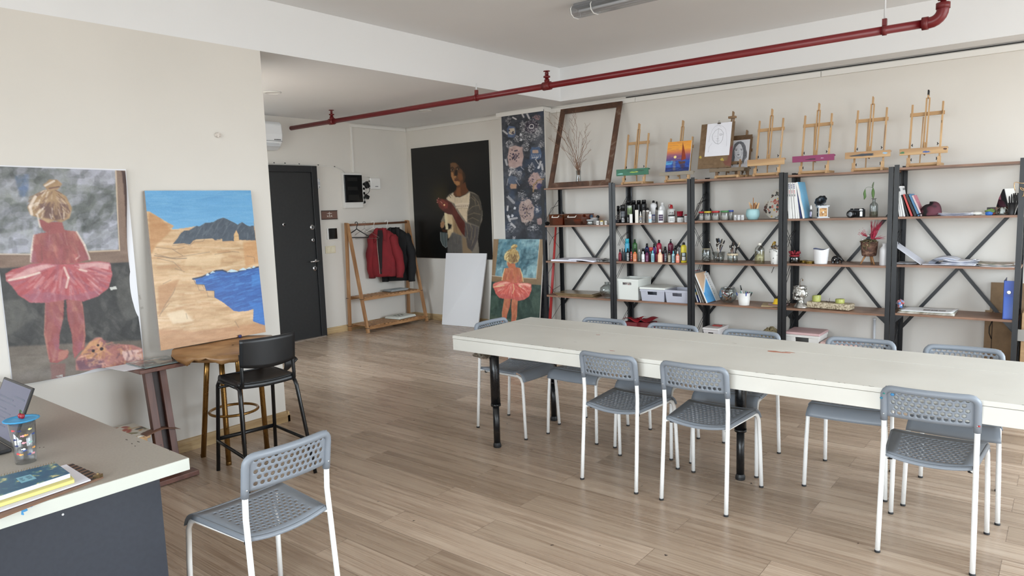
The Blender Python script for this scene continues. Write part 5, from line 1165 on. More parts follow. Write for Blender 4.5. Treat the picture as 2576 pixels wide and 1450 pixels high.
#  bottles and jars
def label_wrap(b, r, z0, z1, a0, a1, n=10):
 b.grid(lambda u, v: Vector(((r+.0007)*math.cos(a0+(a1-a0)*u), (r+.0007)*math.sin(a0+(a1-a0)*u), z0+(z1-z0)*v)), n, 2); return b
def bottle(bay, row, px, wpx, hpx, d, kind, body, cap, label, group=None, wrap=None, z_off=0.0, name=None, mark=None, capw=None, at_=None, caph=None, metal=0.0):
 P = SP(bay, row, px, d) if at_ is None else Vector(at_)
 k = mpp(P+Vector((0, 0, .05))); w = wpx*k*.96; h = hpx*k; r = w/2; P.z += z_off
 nm = name or {'jar': 'jar', 'box': 'product_box', 'spray': 'spray_can', 'jug': 'jug', 'tub': 'tub'}.get(kind, 'paint_bottle')
 t = thing(nm, label, {'jar': 'jar', 'product_box': 'box', 'spray_can': 'spray can', 'jug': 'jug', 'tub': 'tub'}.get(nm, 'bottle'), P, group=group)
 face = math.atan2(-P.y, -P.x)
 mb = body if not isinstance(body, tuple) else M(body, .32, metal); mc = cap if not isinstance(cap, tuple) else M(cap, .38)
 b = B(); c = B()
 ch = (caph if caph is not None else {'squeeze': .24, 'flask': .24, 'wide': .17, 'spray': .30, 'jug': .12, 'jar': .2, 'cone': .42, 'pump': .3}.get(kind, .2))*h
 cw = (capw or {'squeeze': .42, 'flask': .4, 'wide': .8, 'spray': .96, 'jug': .3, 'jar': 1.02, 'cone': .7, 'pump': .35}.get(kind, .5))*r
 bh = h-ch
 if kind == 'box':
  a = face+PI/2; b.box((0, 0, h/2), (w*.8, w*.8, h), rotm('Z', a)); o = b.obj('carton', mb, t, bevel=.001)
 elif kind == 'tub':
  b.lathe([(r*.80, 0), (r*.84, .003), (r*.97, h*.92), (r, h*.93), (r, h), (r*.95, h), (r*.8, .01), (.001, .008)], (0, 0, 0), 22); o = b.obj('body', mb, t)
 else:
  if kind == 'flask': prof = [(r*.9, 0), (r, .003), (r, bh*.70), (r*.96, bh*.74), (cw*1.05, bh*.97), (cw*.95, bh)]; n, ph = 8, PI/8
  elif kind == 'jug': prof = [(r*.93, 0), (r, .006), (r, bh*.55), (r*.92, bh*.72), (r*.62, bh*.90), (cw*1.05, bh*.97), (cw*.95, bh)]; n, ph = 24, 0
  elif kind == 'jar': prof = [(r*.95, 0), (r, .003), (r, bh*.93), (r*.94, bh)]; n, ph = 22, 0
  elif kind == 'wide': prof = [(r*.95, 0), (r, .004), (r, bh*.9), (r*.97, bh*.95), (cw*.97, bh)]; n, ph = 22, 0
  elif kind == 'spray': prof = [(r*.97, 0), (r, .003), (r, bh*.95), (r*.93, bh)]; n, ph = 22, 0
  elif kind == 'cone': prof = [(r*.95, 0), (r, .003), (r, bh*.95), (cw, bh)]; n, ph = 18, 0
  else: prof = [(r*.94, 0), (r, .003), (r, bh*.86), (r*.95, bh*.92), (r*.76, bh*.965), (cw*1.08, bh*.985), (cw*.95, bh)]; n, ph = 20, 0
  b.lathe(prof, (0, 0, 0), n, phase=ph, smooth=kind != 'flask'); o = b.obj('body', mb, t)
  if kind == 'cone': c.lathe([(cw, bh), (cw*.96, bh+ch*.3), (cw*.35, bh+ch*.9), (cw*.28, h)], (0, 0, 0), 16)
  elif kind == 'squeeze': c.lathe([(cw, bh), (cw, bh+ch*.55), (cw*.86, bh+ch*.6), (cw*.8, h-.003), (cw*.66, h)], (0, 0, 0), 16)
  elif kind == 'flask': c.lathe([(cw, bh), (cw, bh+ch*.7), (cw*.85, bh+ch*.75), (cw*.7, h)], (0, 0, 0), 14)
  elif kind == 'pump':
   c.lathe([(cw, bh), (cw, bh+ch*.35), (cw*.4, bh+ch*.4), (cw*.4, h*.98)], (0, 0, 0), 14); a = face+.4; c.box((math.cos(a)*cw*.6, math.sin(a)*cw*.6, h-ch*.12), (cw*1.9, cw*.7, ch*.2), rotm('Z', a))
  else: c.lathe([(cw, bh), (cw, h-.003), (cw-.003, h)], (0, 0, 0), 22)
  c.obj('lid' if kind in ('jar', 'jug') else 'cap', mc, t)
 if wrap:
  for wi, (z0, z1, half, col) in enumerate(wrap):
   l = B()
   if kind == 'box':
    a = face+PI/2; l.box(Matrix.Rotation(a, 3, 'Z') @ Vector((0, w*.4, (z0+z1)/2*h)), (w*.8*half, .0012, (z1-z0)*h), rotm('Z', a))
   else: label_wrap(l, r*(.985 if kind == 'flask' else 1.0)*(1.0), z0*h, z1*h, face-half, face+half)
   l.obj('label', M(col, .45), o)
 if mark:
  l = B(); rg = random.Random(int(px*7)); col, z0, z1, rows = mark
  for q in range(rows):
   zz = z0+(z1-z0)*(q+.5)/rows; a = face-.55
   while a < face+.5:
    da = rg.uniform(.08, .28); label_wrap(l, r*1.004+.0006, (zz-.3*(z1-z0)/rows)*h, (zz+.3*(z1-z0)/rows)*h, a, min(face+.6, a+da), 2); a += da+.09
  l.obj('print', M(col, .5), o)
 return t, P, r, h
BK = (20, 20, 22); WH = (230, 231, 230); CY12 = 12.566
G2 = 'bottles on the upper bottle shelf'; G3 = 'paint bottles on the colour shelf'
def row2(cx, w, top, base, d, *a, **k): return bottle(2, 1, 1540+cx/CY12, w/CY12, (base-top)/CY12, d, *a, group=G2, **k)
row2(195, 92, 462, 1000, .11, 'spray', (36, 36, 38), BK, 'narrow dark can standing beside the larger black spray can at the post', mark=((150, 140, 138), .05, .5, 4))
row2(345, 165, 455, 1022, .07, 'spray', (24, 24, 26), (16, 16, 17), 'large black spray can with grey label bands and white emblem', wrap=[(.36, .50, 1.2, (92, 96, 102)), (.52, .64, 1.2, (78, 82, 88))], mark=((222, 222, 224), .04, .30, 3))
for cx, w, top, d, lab in ((510, 172, 316, .27, 'tall black bottle at the back, behind the green labelled one'), (682, 172, 314, .27, 'tall black bottle at the back, next after the green labelled one'), (850, 165, 310, .29, 'tall black bottle at the back, behind the cream carton'), (1010, 180, 300, .27, 'tall black bottle at the back, closest to the tall white bottle')):
 row2(cx, w, top, 1000, d, 'wide', BK, (14, 14, 15), lab, capw=.8, caph=.14)
row2(556, 175, 440, 1004, .15, 'wide', (22, 24, 22), BK, 'black bottle with a pale green label', capw=.7, caph=.10, wrap=[(.44, .86, 1.0, (150, 176, 126)), (.82, .95, .9, (196, 206, 196))], mark=((36, 60, 40), .52, .74, 3))
row2(505, 72, 745, 1012, .085, 'squeeze', (40, 40, 42), (30, 30, 32), 'small dark bottle with white print behind the white carton', mark=((206, 206, 204), .08, .62, 5))
row2(598, 118, 745, 1024, .04, 'box', (224, 222, 218), BK, 'small white carton in front of the green labelled bottle', wrap=[(.03, .6, .55, (170, 164, 160)), (.1, .35, .3, (60, 58, 60))])
row2(780, 138, 612, 1020, .05, 'box', (226, 222, 212), BK, 'tall cream carton with gold edge standing before the black bottles', wrap=[(.93, .99, .98, (196, 170, 110)), (.1, .86, .6, (206, 206, 208))])
row2(902, 86, 655, 1016, .05, 'cone', (222, 218, 206), (226, 226, 222), 'small nozzle bottle with a gold ring and grey label', wrap=[(.54, .58, 2.6, (196, 164, 90)), (.24, .52, 1.0, (140, 140, 148)), (.1, .2, .5, (24, 24, 30))])
row2(1005, 100, 520, 1016, .06, 'squeeze', (176, 172, 166), BK, 'grey printed bottle with black flip cap, beside the nozzle bottle', capw=.75, caph=.2, mark=((62, 58, 58), .06, .7, 8))
row2(1125, 112, 540, 1010, .09, 'squeeze', (158, 148, 138), BK, 'brownish grey printed bottle with black cap behind the dropper bottle', capw=.8, caph=.16, wrap=[(.74, .82, 1.3, (232, 230, 226))], mark=((70, 62, 56), .06, .7, 8))
row2(1200, 112, 672, 1030, .025, 'squeeze', (226, 230, 232), (236, 236, 236), 'small white bottle with a pale blue and orange print', capw=.55, caph=.2, wrap=[(.08, .34, 1.1, (176, 206, 216))], mark=((206, 130, 100), .36, .55, 2))
row2(1312, 205, 320, 1004, .17, 'squeeze', (226, 226, 228), BK, 'tall white bottle with black cap and blue label', capw=.42, caph=.11, wrap=[(.10, .36, 1.2, (74, 78, 140)), (.12, .3, .4, (206, 208, 220))])
row2(1412, 84, 360, 1000, .29, 'squeeze', (40, 40, 42), BK, 'dark bottle with black cap partly hidden behind the tall white bottle', capw=.8, caph=.14)
row2(1415, 110, 530, 1010, .085, 'squeeze', (128, 122, 116), BK, 'grey brown printed bottle with black cap beside the purple labelled one', capw=.75, caph=.16, mark=((58, 54, 54), .06, .7, 9))
row2(1592, 290, 368, 985, .20, 'jug', (224, 226, 226), (236, 236, 234), 'large translucent white jug with white screw cap')
row2(1540, 200, 515, 1020, .05, 'squeeze', (236, 237, 238), (240, 240, 240), 'white bottle with a purple label in front of the jug', capw=.42, caph=.18, wrap=[(.26, .5, .75, (62, 34, 72)), (.12, .24, .75, (58, 30, 66)), (.37, .40, .7, (226, 224, 230))])
t, P, r, h = row2(1872, 245, 455, 998, .18, 'squeeze', (232, 232, 230), (176, 34, 40), 'white glue bottle with red nozzle cap and FIX lettering', capw=.42, caph=.22)
face = math.atan2(-P.y, -P.x)
b = B(); hw, e = r*.2, r*1.004
def glyph(b, strokes, a_c, z_c, s, th):
 for (u0, v0), (u1, v1) in strokes:
  p0 = Vector((e*math.cos(face+a_c+u0*s/r), e*math.sin(face+a_c+u0*s/r), z_c+v0*s)); p1 = Vector((e*math.cos(face+a_c+u1*s/r), e*math.sin(face+a_c+u1*s/r), z_c+v1*s)); b.bar(p0, p1, th, .0016, (math.cos(face), math.sin(face), 0))
fixg = {'F': [((0, 0), (0, 1)), ((0, 1), (.6, 1)), ((0, .55), (.5, .55))], 'I': [((.1, 0), (.1, 1))], 'X': [((0, 0), (.7, 1)), ((0, 1), (.7, 0))]}
sc_ = h*.085
for ch_, off in (('F', -.55), ('I', -.15), ('X', .12)): glyph(b, [((u0+off*2.4, v0), (u1+off*2.4, v1)) for (u0, v0), (u1, v1) in fixg[ch_]], .12, h*.49, sc_, .0035)
for k in range(4): glyph(b, [((-1.5+k*.75, 0), (-1.0+k*.75, 0)), ((-1.5+k*.75, .3), (-1.1+k*.75, .3))], .12, h*.40, sc_, .003)
b.obj('lettering', M((28, 28, 30), .5), t)
b = B(); label_wrap(b, r, h*.3, h*.66, face+.85, face+1.3); b.obj('side_label', M((120, 26, 34), .5), t)
b = B(); b.tube([Vector((-math.sin(face)*q, math.cos(face)*q, z)) for q, z in ((-.0, h*.97), (-r*.25, h*1.04), (-r*.62, h*1.0), (-r*.72, h*.90), (-r*.5, h*.80))], .0026, 6); b.obj('cap_strap', M((150, 36, 40), .4), t)
row2(1880, 218, 768, 1000, .05, 'jar', (228, 229, 228), BK, 'white jar with black lid in front of the red capped glue bottle', caph=.15, mark=((120, 120, 120), .2, .6, 4))
_, Pj, rj, hj = row2(2160, 218, 800, 990, .085, 'jar', (224, 225, 224), (40, 40, 42), 'short white jar carrying the red tub', caph=.2, mark=((150, 150, 150), .2, .6, 3))
bottle(2, 1, 0, 218/CY12, 152/CY12, 0, 'tub', (146, 24, 44), BK, 'red plastic tub standing on a short white jar', group=G2, at_=Pj+Vector((-.006, 0, hj+.0005)))
row2(2336, 104, 742, 985, .07, 'jar', (222, 222, 222), (120, 28, 34), 'small white jar with a dark red lid at the shelf end', caph=.16, mark=((140, 140, 142), .15, .7, 4))
b = B(); P = SP(2, 1, 1548, .2); b.box(P+Vector((.02, 0, .016)), (.10, .09, .032)); single(b, 'paint_set', M((34, 42, 62), .45), 'flat navy box lying behind the shelf post beside the dark can', 'box', bevel=.002)
def row3(cx, w, top, base, d, *a, **k): return bottle(2, 2, 1540+cx/CY12, w/CY12, (base-top)/CY12, d, *a, group=G3, **k)
front = [
 (250, 108, 490, 852, .115, 'flask', (168, 42, 62), BK, 'red paint bottle standing first at the brace post end', ((206, 120, 130), .1, .55, 4)),
 (322, 60, 480, 860, .19, 'squeeze', (58, 64, 74), BK, 'slate blue grey slim bottle behind the first red one', None),
 (392, 74, 480, 862, .13, 'squeeze', (70, 72, 74), BK, 'dark grey slim paint bottle beside the black one with white label', None),
 (497, 122, 470, 880, .06, 'squeeze', (26, 26, 28), BK, 'black paint bottle with a white printed label', ((224, 224, 222), .04, .62, 5)),
 (606, 64, 480, 874, .10, 'squeeze', (206, 84, 84), BK, 'slim coral red bottle with a white mark beside the orange flask', ((236, 226, 226), .15, .6, 3)),
 (722, 140, 480, 886, .06, 'flask', (214, 124, 74), BK, 'orange flask shaped paint bottle', ((240, 214, 196), .03, .2, 2)),
 (860, 92, 500, 868, .12, 'squeeze', (132, 140, 136), WH, 'grey green bottle with a square white cap', ((222, 226, 222), .04, .12, 1)),
 (980, 100, 565, 898, .035, 'squeeze', (228, 229, 231), WH, 'plain white paint bottle with white cap', ((60, 60, 66), .16, .24, 1)),
 (1105, 126, 500, 884, .085, 'flask', (122, 44, 92), BK, 'purple flask shaped paint bottle', ((202, 160, 186), .03, .5, 4)),
 (1285, 108, 525, 890, .05, 'squeeze', (156, 204, 214), (98, 190, 206), 'pale blue bottle with turquoise cap before the orange lidded tub', ((72, 100, 112), .1, .6, 4)),
 (1402, 70, 580, 886, .15, 'squeeze', (150, 44, 50), BK, 'dull red slim bottle behind the peach flask', None),
 (1516, 160, 490, 906, .045, 'flask', (240, 202, 170), WH, 'peach coloured flask shaped paint bottle', None),
 (1608, 66, 580, 890, .16, 'squeeze', (176, 66, 92), BK, 'rose red slim bottle half hidden behind the peach flask', None),
 (1690, 96, 500, 894, .07, 'squeeze', (66, 68, 74), BK, 'dark grey bottle with a silver label between peach and brown ones', ((176, 180, 188), .1, .55, 3)),
 (1810, 124, 520, 900, .06, 'flask', (112, 98, 76), BK, 'brown clear flask with a black and white print', ((224, 220, 206), .04, .6, 5)),
 (1936, 104, 528, 898, .05, 'squeeze', (168, 210, 220), (104, 198, 214), 'pale blue bottle with turquoise cap beside the brown flask', ((96, 120, 130), .1, .6, 4)),
 (2070, 130, 530, 906, .035, 'flask', (232, 132, 104), (200, 200, 200), 'coral pink bottle with a white label and thin nozzle', ((240, 226, 220), .2, .62, 3)),
 (2392, 50, 490, 882, .13, 'squeeze', (206, 210, 222), (50, 60, 110), 'slim white bottle with navy cap at the post end', None)]
for cx, w, top, base, d, kind, body, cap, lab, mk in front: row3(cx, w, top, base, d, kind, body, cap, lab, mark=mk)
row3(2262, 186, 265, 902, .075, 'squeeze', (226, 208, 62), BK, 'tall yellow paint bottle with black and white label', capw=.5, caph=.12, wrap=[(.1, .5, 1.0, (26, 26, 26)), (.12, .3, .6, (222, 222, 220)), (.34, .48, .55, (190, 204, 210))])
for cx, w, top, d, kind, body, cap, lab, cwid, chh in (
 (480, 158, 190, .27, 'wide', (78, 176, 208), (60, 184, 206), 'tall turquoise bottle in the back row', .8, .2),
 (722, 162, 205, .27, 'squeeze', (64, 112, 62), (34, 70, 40), 'tall green bottle in the back row behind the orange flask', .45, .16),
 (1105, 132, 320, .24, 'squeeze', (36, 42, 92), BK, 'navy blue bottle in the back row', .6, .2),
 (1328, 112, 330, .25, 'squeeze', (94, 56, 140), BK, 'violet bottle in the back row', .6, .2),
 (1486, 168, 205, .27, 'squeeze', (176, 32, 66), BK, 'tall crimson bottle in the back row', .45, .15),
 (1680, 112, 400, .22, 'squeeze', (30, 30, 32), BK, 'black bottle in the back row between crimson and maroon', .7, .22),
 (1850, 176, 180, .28, 'pump', (112, 32, 60), BK, 'tall maroon bottle with black pump in the back row', .4, .17),
 (2010, 110, 360, .23, 'squeeze', (34, 36, 36), BK, 'black bottle in the back row next to the maroon one', .6, .2),
 (2140, 80, 350, .26, 'squeeze', (122, 122, 120), BK, 'grey bottle with black cap behind the tall yellow one', .8, .14)):
 row3(cx, w, top, 850, d, kind, body, cap, lab, capw=cwid, caph=chh)
row3(1232, 136, 440, 872, .16, 'wide', (46, 40, 42), (196, 72, 62), 'black tub with a red orange lid behind the pale blue bottle', capw=.98, caph=.27)
row3(985, 116, 490, 866, .20, 'wide', (30, 30, 32), BK, 'black bottle with wide cap behind the plain white one', capw=.9, caph=.2)
#  storage boxes
def storage_box(name, label, P, w, dp, h, mb, lid=None, taper=.90, group=None, handle=(.36, .62, .84)):
 """P: front-bottom centre; walls taper to the base; the front has a real hand hole"""
 t = thing(name, label, 'storage box', P, group=group); th = .003; b = B()
 def pt(x, y, f): k = taper+(1-taper)*f; return Vector((x*w/2*k, dp/2+(y*dp/2)*k, f*h))
 for sgn in (-1, 1):
  b.add([pt(sgn, -1, 0), pt(sgn, 1, 0), pt(sgn, 1, 1), pt(sgn, -1, 1)], [(0, 1, 2, 3)])
 b.add([pt(-1, 1, 0), pt(1, 1, 0), pt(1, 1, 1), pt(-1, 1, 1)], [(0, 1, 2, 3)]); b.add([pt(-1, -1, 0), pt(1, -1, 0), pt(1, 1, 0), pt(-1, 1, 0)], [(0, 1, 2, 3)])
 hw, f0, f1 = handle; xs = (-1, -hw, hw, 1); fs_ = (0, f0, f1, 1)
 for i in range(3):
  for j in range(3):
   if (i, j) == (1, 1): continue
   b.add([pt(xs[i], -1, fs_[j]), pt(xs[i+1], -1, fs_[j]), pt(xs[i+1], -1, fs_[j+1]), pt(xs[i], -1, fs_[j+1])], [(0, 1, 2, 3)])
 b.obj('bin', mb, t, solid=th)
 b = B(); e = .006
 for sgn in (-1, 1): b.box((sgn*(w/2+e/2-.002), dp/2, h-.011), (e, dp+2*e-.004, .022))
 b.box((0, -e/2+.002, h-.011), (w+.002, e, .022)); b.box((0, dp+e/2-.002, h-.011), (w+.002, e, .022)); b.obj('rim', mb, t, bevel=.0015)
 if lid:
  b = B(); b.box((0, dp/2, h+.012), (w+.022, dp+.022, .022), taper=.97); b.obj('lid', lid, t, bevel=.006)
 return t
m_bw = M((224, 226, 220), .4); m_bg = M((186, 188, 200), .42); m_bd = M((44, 46, 50), .6)
def onshelf(bay, row, px0, px1, d):
 Y = SY0+d; z = S[bay][row]+.0005; a, c = xat(px0, Y, z), xat(px1, Y, z); return Vector(((a+c)/2, Y, z)), c-a
P, w = onshelf(2, 3, 1550, 1605.5, .02); storage_box('storage_box', 'tall white plastic storage box with a hand hole and papers inside', P, w, .30, .225, m_bw, taper=.92, handle=(.4, .72, .84))
Pw, ww = P, w
b = B(); b.box(P+Vector((0, .15, .10)), (w*.8, .24, .18)); single(b, 'box_contents', mottled('assorted_papers', [(.4, (150, 60, 62)), (.5, (196, 188, 180)), (.62, (120, 110, 112))], 30, .6), 'papers and swatches filling the tall white storage box', 'papers')
P, w = onshelf(2, 3, 1611, 1671, .02); storage_box('storage_box', 'grey plastic storage box with a white lid between the other two', P, w, .28, .125, m_bg, m_bw, handle=(.4, .55, .82))
P, w = onshelf(2, 3, 1673, 1734, .02); storage_box('storage_box', 'open grey plastic storage box without a lid beside the shelf post', P, w, .28, .130, m_bg, handle=(.4, .52, .78))
# lidded boxes on the lowest shelf
P, w = onshelf(4, 4, 1976, 2052, .0); P.y = 6.64; storage_box('storage_box', 'white storage box with a dusty pink lid on the lowest shelf', P, w+.03, .28, .175, M((222, 220, 216), .4), M((204, 170, 170), .5), handle=(.4, .6, .95))
P2, w2 = onshelf(4, 4, 2062, 2150, .0); P2.y = 6.64; storage_box('storage_box', 'lower storage box with a brownish pink lid next to the dusty pink one', P2, w2, .28, .105, M((206, 196, 192), .4), M((196, 166, 160), .5))
P, w = onshelf(3, 4, 1770, 1806, .02); bq = storage_box('storage_box', 'clear box with a red handled lid seen just above the far table edge', P, w, .25, .15, M((210, 206, 206), .4), M((214, 210, 208), .4))
b = B(); b.box((.02, .12, .181), (.09, .05, .012)); b.obj('lid_handle', M((160, 62, 56), .5), bq, bevel=.004)
P = SP(3, 4, 1938, .16); b = crumple(P+Vector((0, 0, .10)), (.10, .12, .10), 14, 16, 10, .14); single(b, 'woven_bag', mottled('straw_weave', [(.35, (112, 100, 72)), (.65, (168, 154, 116))], 60, .8), 'straw coloured bag on the lowest shelf behind a chair back', 'bag')
for k, (px, d, rz, lab, col) in enumerate(((1590, .10, .3, 'crumpled dark red leaflet on the lowest shelf, larger piece', (150, 34, 44)), (1622, .14, -.4, 'crumpled dark red leaflet on the lowest shelf, smaller piece', (134, 30, 40)))):
 P = SP(2, 4, px, d); b = B(); rg = random.Random(k)
 b.box(P+Vector((0, .05, .075)), (.16, .17, .15)); single(b, 'carton', M((112, 30, 36), .55), lab.replace('crumpled', 'stack of').replace('leaflet', 'leaflets'), 'papers')
 b = B(); b.grid(lambda u, v: P+Vector(((u-.5)*.19, .05+(v-.5)*.2, .158+.022*math.sin(u*5+k)*math.cos(v*4)+.022)), 8, 8)
 single(b, 'leaflet', M(col, .4), lab, 'leaflet', solid=.001)
#  top shelf: frame, twigs, easels
fb = wood('weathered_brown_frame', (62, 42, 32), (96, 66, 48), (150, 136, 122), (9, 9, 9), .6)
bl_, br_ = ony(1379, 474, 6.665), ony(1533, 464, 6.665); z0 = 1.774; ht = 2.695-z0
xl, xr = bl_.x, br_.x
def FP(x, f, d=0.0): return Vector((x, 6.66+.30*f+d, z0+ht*f))
fr = thing('picture_frame', 'large empty weathered brown picture frame leaning on wall above the shelves', 'picture frame', ((xl+xr)/2, 6.7, z0))
fwid = .058; hf = fwid/ht
for a, c in (((xl, 0), (xl+fwid, 1)), ((xr-fwid, 0), (xr, 1)), ((xl+fwid, 0), (xr-fwid, hf)), ((xl+fwid, 1-hf), (xr-fwid, 1))):
 b = B(); q_ = [FP(a[0], a[1]), FP(c[0], a[1]), FP(c[0], c[1]), FP(a[0], c[1])]
 b.add(q_+[p+Vector((0, .022, -.004)) for p in q_], [(0, 1, 2, 3), (7, 6, 5, 4), (0, 4, 5, 1), (1, 5, 6, 2), (2, 6, 7, 3), (3, 7, 4, 0)]); b.obj('moulding', fb, fr, True)
P = SP(1, 0, 1456, .215)
vs2 = thing('glass_vase', 'slim clear glass vase holding bare twigs inside the big brown frame', 'vase', P)
b = B(); b.lathe([(.001, .004), (.034, 0), (.036, .004), (.034, .06), (.026, .13), (.030, .19), (.028, .19), (.024, .13), (.031, .06), (.030, .008), (.001, .007)], (0, 0, 0), 24); b.obj('vase_body', clear('vase_glass', (240, 242, 242), .16), vs2)
b = B(); rg = random.Random(18); tips = [(1378, 296, .0), (1396, 291, .01), (1414, 312, .03), (1437, 296, .02), (1448, 286, .02), (1478, 315, .0), (1482, 331, .03), (1487, 376, .0), (1380, 347, -.02), (1400, 330, .03), (1458, 330, .05), (1470, 350, .03), (1440, 350, -.02), (1484, 353, .02), (1425, 345, .03), (1408, 365, 0), (1475, 400, .02), (1466, 372, .0)]
def twig(a, c, r0, depth):
 n = 7; pts = []; L = (c-a).length
 for i in range(n+1):
  f = i/n; p = a.lerp(c, f); k = L*.05*math.sin(f*PI)
  pts.append(p+Vector((rg.uniform(-k, k), rg.uniform(-k, k)*.6, rg.uniform(-k, k)*.5)))
 b.tube(pts, [r0*(1-.65*i/n) for i in range(n+1)], 5)
 if depth:
  for i in range(2, n):
   for _ in range(2 if i > 3 else 1):
    d = (c-a).normalized(); s_ = rg.choice((-1, 1)); nd = (d+Vector((s_*rg.uniform(.3, .8), rg.uniform(-.25, .25), rg.uniform(-.15, .3)))).normalized()
    twig(pts[i], pts[i]+nd*L*rg.uniform(.14, .30), r0*.5, depth-1)
for px, py, dy in tips:
 tp_ = ony(px, py, P.y+dy*.6); a = P+Vector((rg.uniform(-.012, .012), rg.uniform(-.012, .012), .01)); m_ = P+Vector((rg.uniform(-.02, .02), rg.uniform(-.015, .015), .19)); b.tube([a, m_], .0032, 5)
 mid = m_.lerp(tp_, .5)+Vector((0, 0, .03)); mid.x = m_.x+(tp_.x-m_.x)*.42
 twig(m_, mid, .0034, 0); twig(mid, tp_, .0026, 2 if (tp_-mid).length > .22 else 1)
single(b, 'twigs', mottled('twig_bark', [(.35, (112, 82, 66)), (.65, (158, 126, 104))], 60, .8), 'bunch of bare branching twigs standing in the slim glass vase', 'twigs')
m_eas = wood('easel_beech', (172, 134, 92), (200, 164, 120), (216, 182, 138), (14, 14, 2.5), .5)
m_easx = wood('easel_beech_rail', (168, 130, 90), (196, 160, 116), (212, 178, 134), (2.5, 14, 14), .5)
m_easdk = wood('easel_beech_aged', (110, 84, 58), (140, 110, 78), (156, 126, 94), (14, 14, 2.5), .55)
m_nut = M((34, 34, 36), .4, .5)
def easel(label, bay, l, r, ty0, ty1, mast, railL, railR, bar_y, tray_mat, blots=(), YC=6.745, depth=.24, aged=False, tip=None, head=False, rails=True, rail_blots=()):
 me_ = m_easdk if aged else m_eas
 z = S[bay][0]+.0005; yf = YC-depth/2
 xl_, xr_ = xat(l, yf+.02, z+.08), xat(r, yf+.02, z+.08); w = xr_-xl_; xc = (xl_+xr_)/2
 t = thing('table_easel', label, 'easel', (xc, YC, z), group='small wooden table easels along the top shelf')
 zt = ony((l+r)/2, (ty0+ty1)/2, yf+.02).z-z; hh_ = max(.035, abs(ty1-ty0)*mpp((xc, YC, z)))
 M_ = ony(mast[0], mast[1], yf+.19); hm = M_.z-z; lean = .14/hm*1.0
 def L(x, f, dy=0): return Vector((x, -depth/2+.045+lean*f+dy, f))
 rx = .32*w
 b = B()
 for sx_ in (-1, 1): b.box((sx_*rx, 0, .014), (.020, depth, .026))
 b.box((0, -depth/2+.03, .020), (2*rx, .018, .020)); b.box((0, depth/2-.02, .016), (2*rx, .018, .022)); b.obj('base', m_easx, t, bevel=.0015)
 for sx_, ht_ in ((-1, railL), (1, railR)):
  hr = (ony(l+(r-l)*(.5+.36*sx_), ht_, yf+.15).z-z)
  b = B(); b.bar(L(sx_*rx, .012), L(sx_*rx, hr), .021, .013, (1, 0, 0)); o = b.obj('side_rail', me_, t, bevel=.001)
  b = B(); b.box(L(sx_*rx, .045, -.014), (.026, .016, .065)); b.obj('bracket', me_, o, bevel=.001)
  b = B();
  for f in (.06, zt+.055): q_ = L(sx_*(rx-.016), f, -.006); b.ell(q_, (.006, .006, .004)); b.ell(q_+Vector((-.004*sx_, -.004, .007)), (.003, .004, .006)); b.ell(q_+Vector((-.004*sx_, -.004, -.007)), (.003, .004, .006))
  b.obj('wing_nut', m_nut, o)
  for (f0, f1, col) in rail_blots:
   if sx_ > 0: b = B(); b.bar(L(sx_*rx, hr*f0, -.0066), L(sx_*rx, hr*f1, -.0066), .019, .0012, (1, 0, 0)); b.obj('paint_smear', M(col, .5), o)
  if sx_ < 0:
   b = B(); b.bar((-.5*rx, depth/2-.02, .02), L(-.25*rx, hr*.8, .014), .014, .008, (1, 0, 0)); b.obj('rear_prop', me_, t)
 fb_ = ony((l+r)/2, bar_y, yf+.14).z-z
 b = B(); b.box(L(0, fb_, .009), (2*rx+.03, .010, .030), rotm('X', -math.atan(lean))); b.obj('crossbar', m_easx if not aged else me_, t, bevel=.001)
 b = B(); w_ = .038
 for s_ in (-1, 1): b.bar(L(s_*.0108, zt), L(s_*.0108, hm-.06), .0165, .010, (1, 0, 0))
 b.bar(L(0, hm-.062), L(0, hm), w_, .009, (1, 0, 0)); b.bar(L(0, zt-.03), L(0, zt+.07), w_, .009, (1, 0, 0)); mo = b.obj('mast', me_, t)
 if tip: b = B(); b.bar(L(0, hm-.040, -.0007), L(0, hm+.001, -.0007), w_+.002, .010, (1, 0, 0)); b.obj('painted_tip', M(tip, .5), mo)
 if head: b = B(); b.box(L(0, hm-.055, -.016), (.075, .034, .022)); b.obj('top_clamp', me_, t, bevel=.004)
 b = B(); b.box((0, -depth/2+.012, zt), (w, .012, hh_)); b.box((0, -depth/2+.032, zt+hh_/2-.010), (w, .040, .012)); to = b.obj('tray', tray_mat, t, bevel=.0015)
 for k, (u, v, a_, c_, col, top) in enumerate(blots):
  b = B()
  if top: blotch(b, u*w/2, -.0, 0, a_*w/2, .018, 90+k, lambda x, y, d: (x, -depth/2+.030+y, zt+hh_/2-.0035+d))
  else: blotch(b, u*w/2, v*hh_/2, 0, a_*w/2, c_*hh_/2, 90+k, lambda x, y, d: (x, -depth/2+.006-d, zt+y))
  b.obj('paint_blot', M(col, .45), to)
 return t, L, zt, hh_, w
easel('small table easel with a green painted tray, nearest the brown frame', 2, 1552, 1632, 425, 441, (1605, 312), 341, 336, 361, M((40, 108, 78), .45), ((-.7, -.4, .25, .3, (130, 190, 186), 0), (.1, -.1, .3, .25, (150, 180, 70), 0), (.55, .3, .3, .25, (24, 80, 52), 0), (-.2, .4, .3, .25, (24, 84, 60), 0), (.3, .0, .12, .2, (214, 206, 90), 0)), rail_blots=((.3, .75, (176, 170, 166)),))
t2, L2, zt2, hh2, w2 = easel('small table easel with a blue topped tray holding the sailing boat canvas', 2, 1660, 1745, 433, 440, (1719, 304), 351, 345, 372, M((150, 140, 124), .5), ((0, 0, .96, 0, (92, 160, 190), 1),))
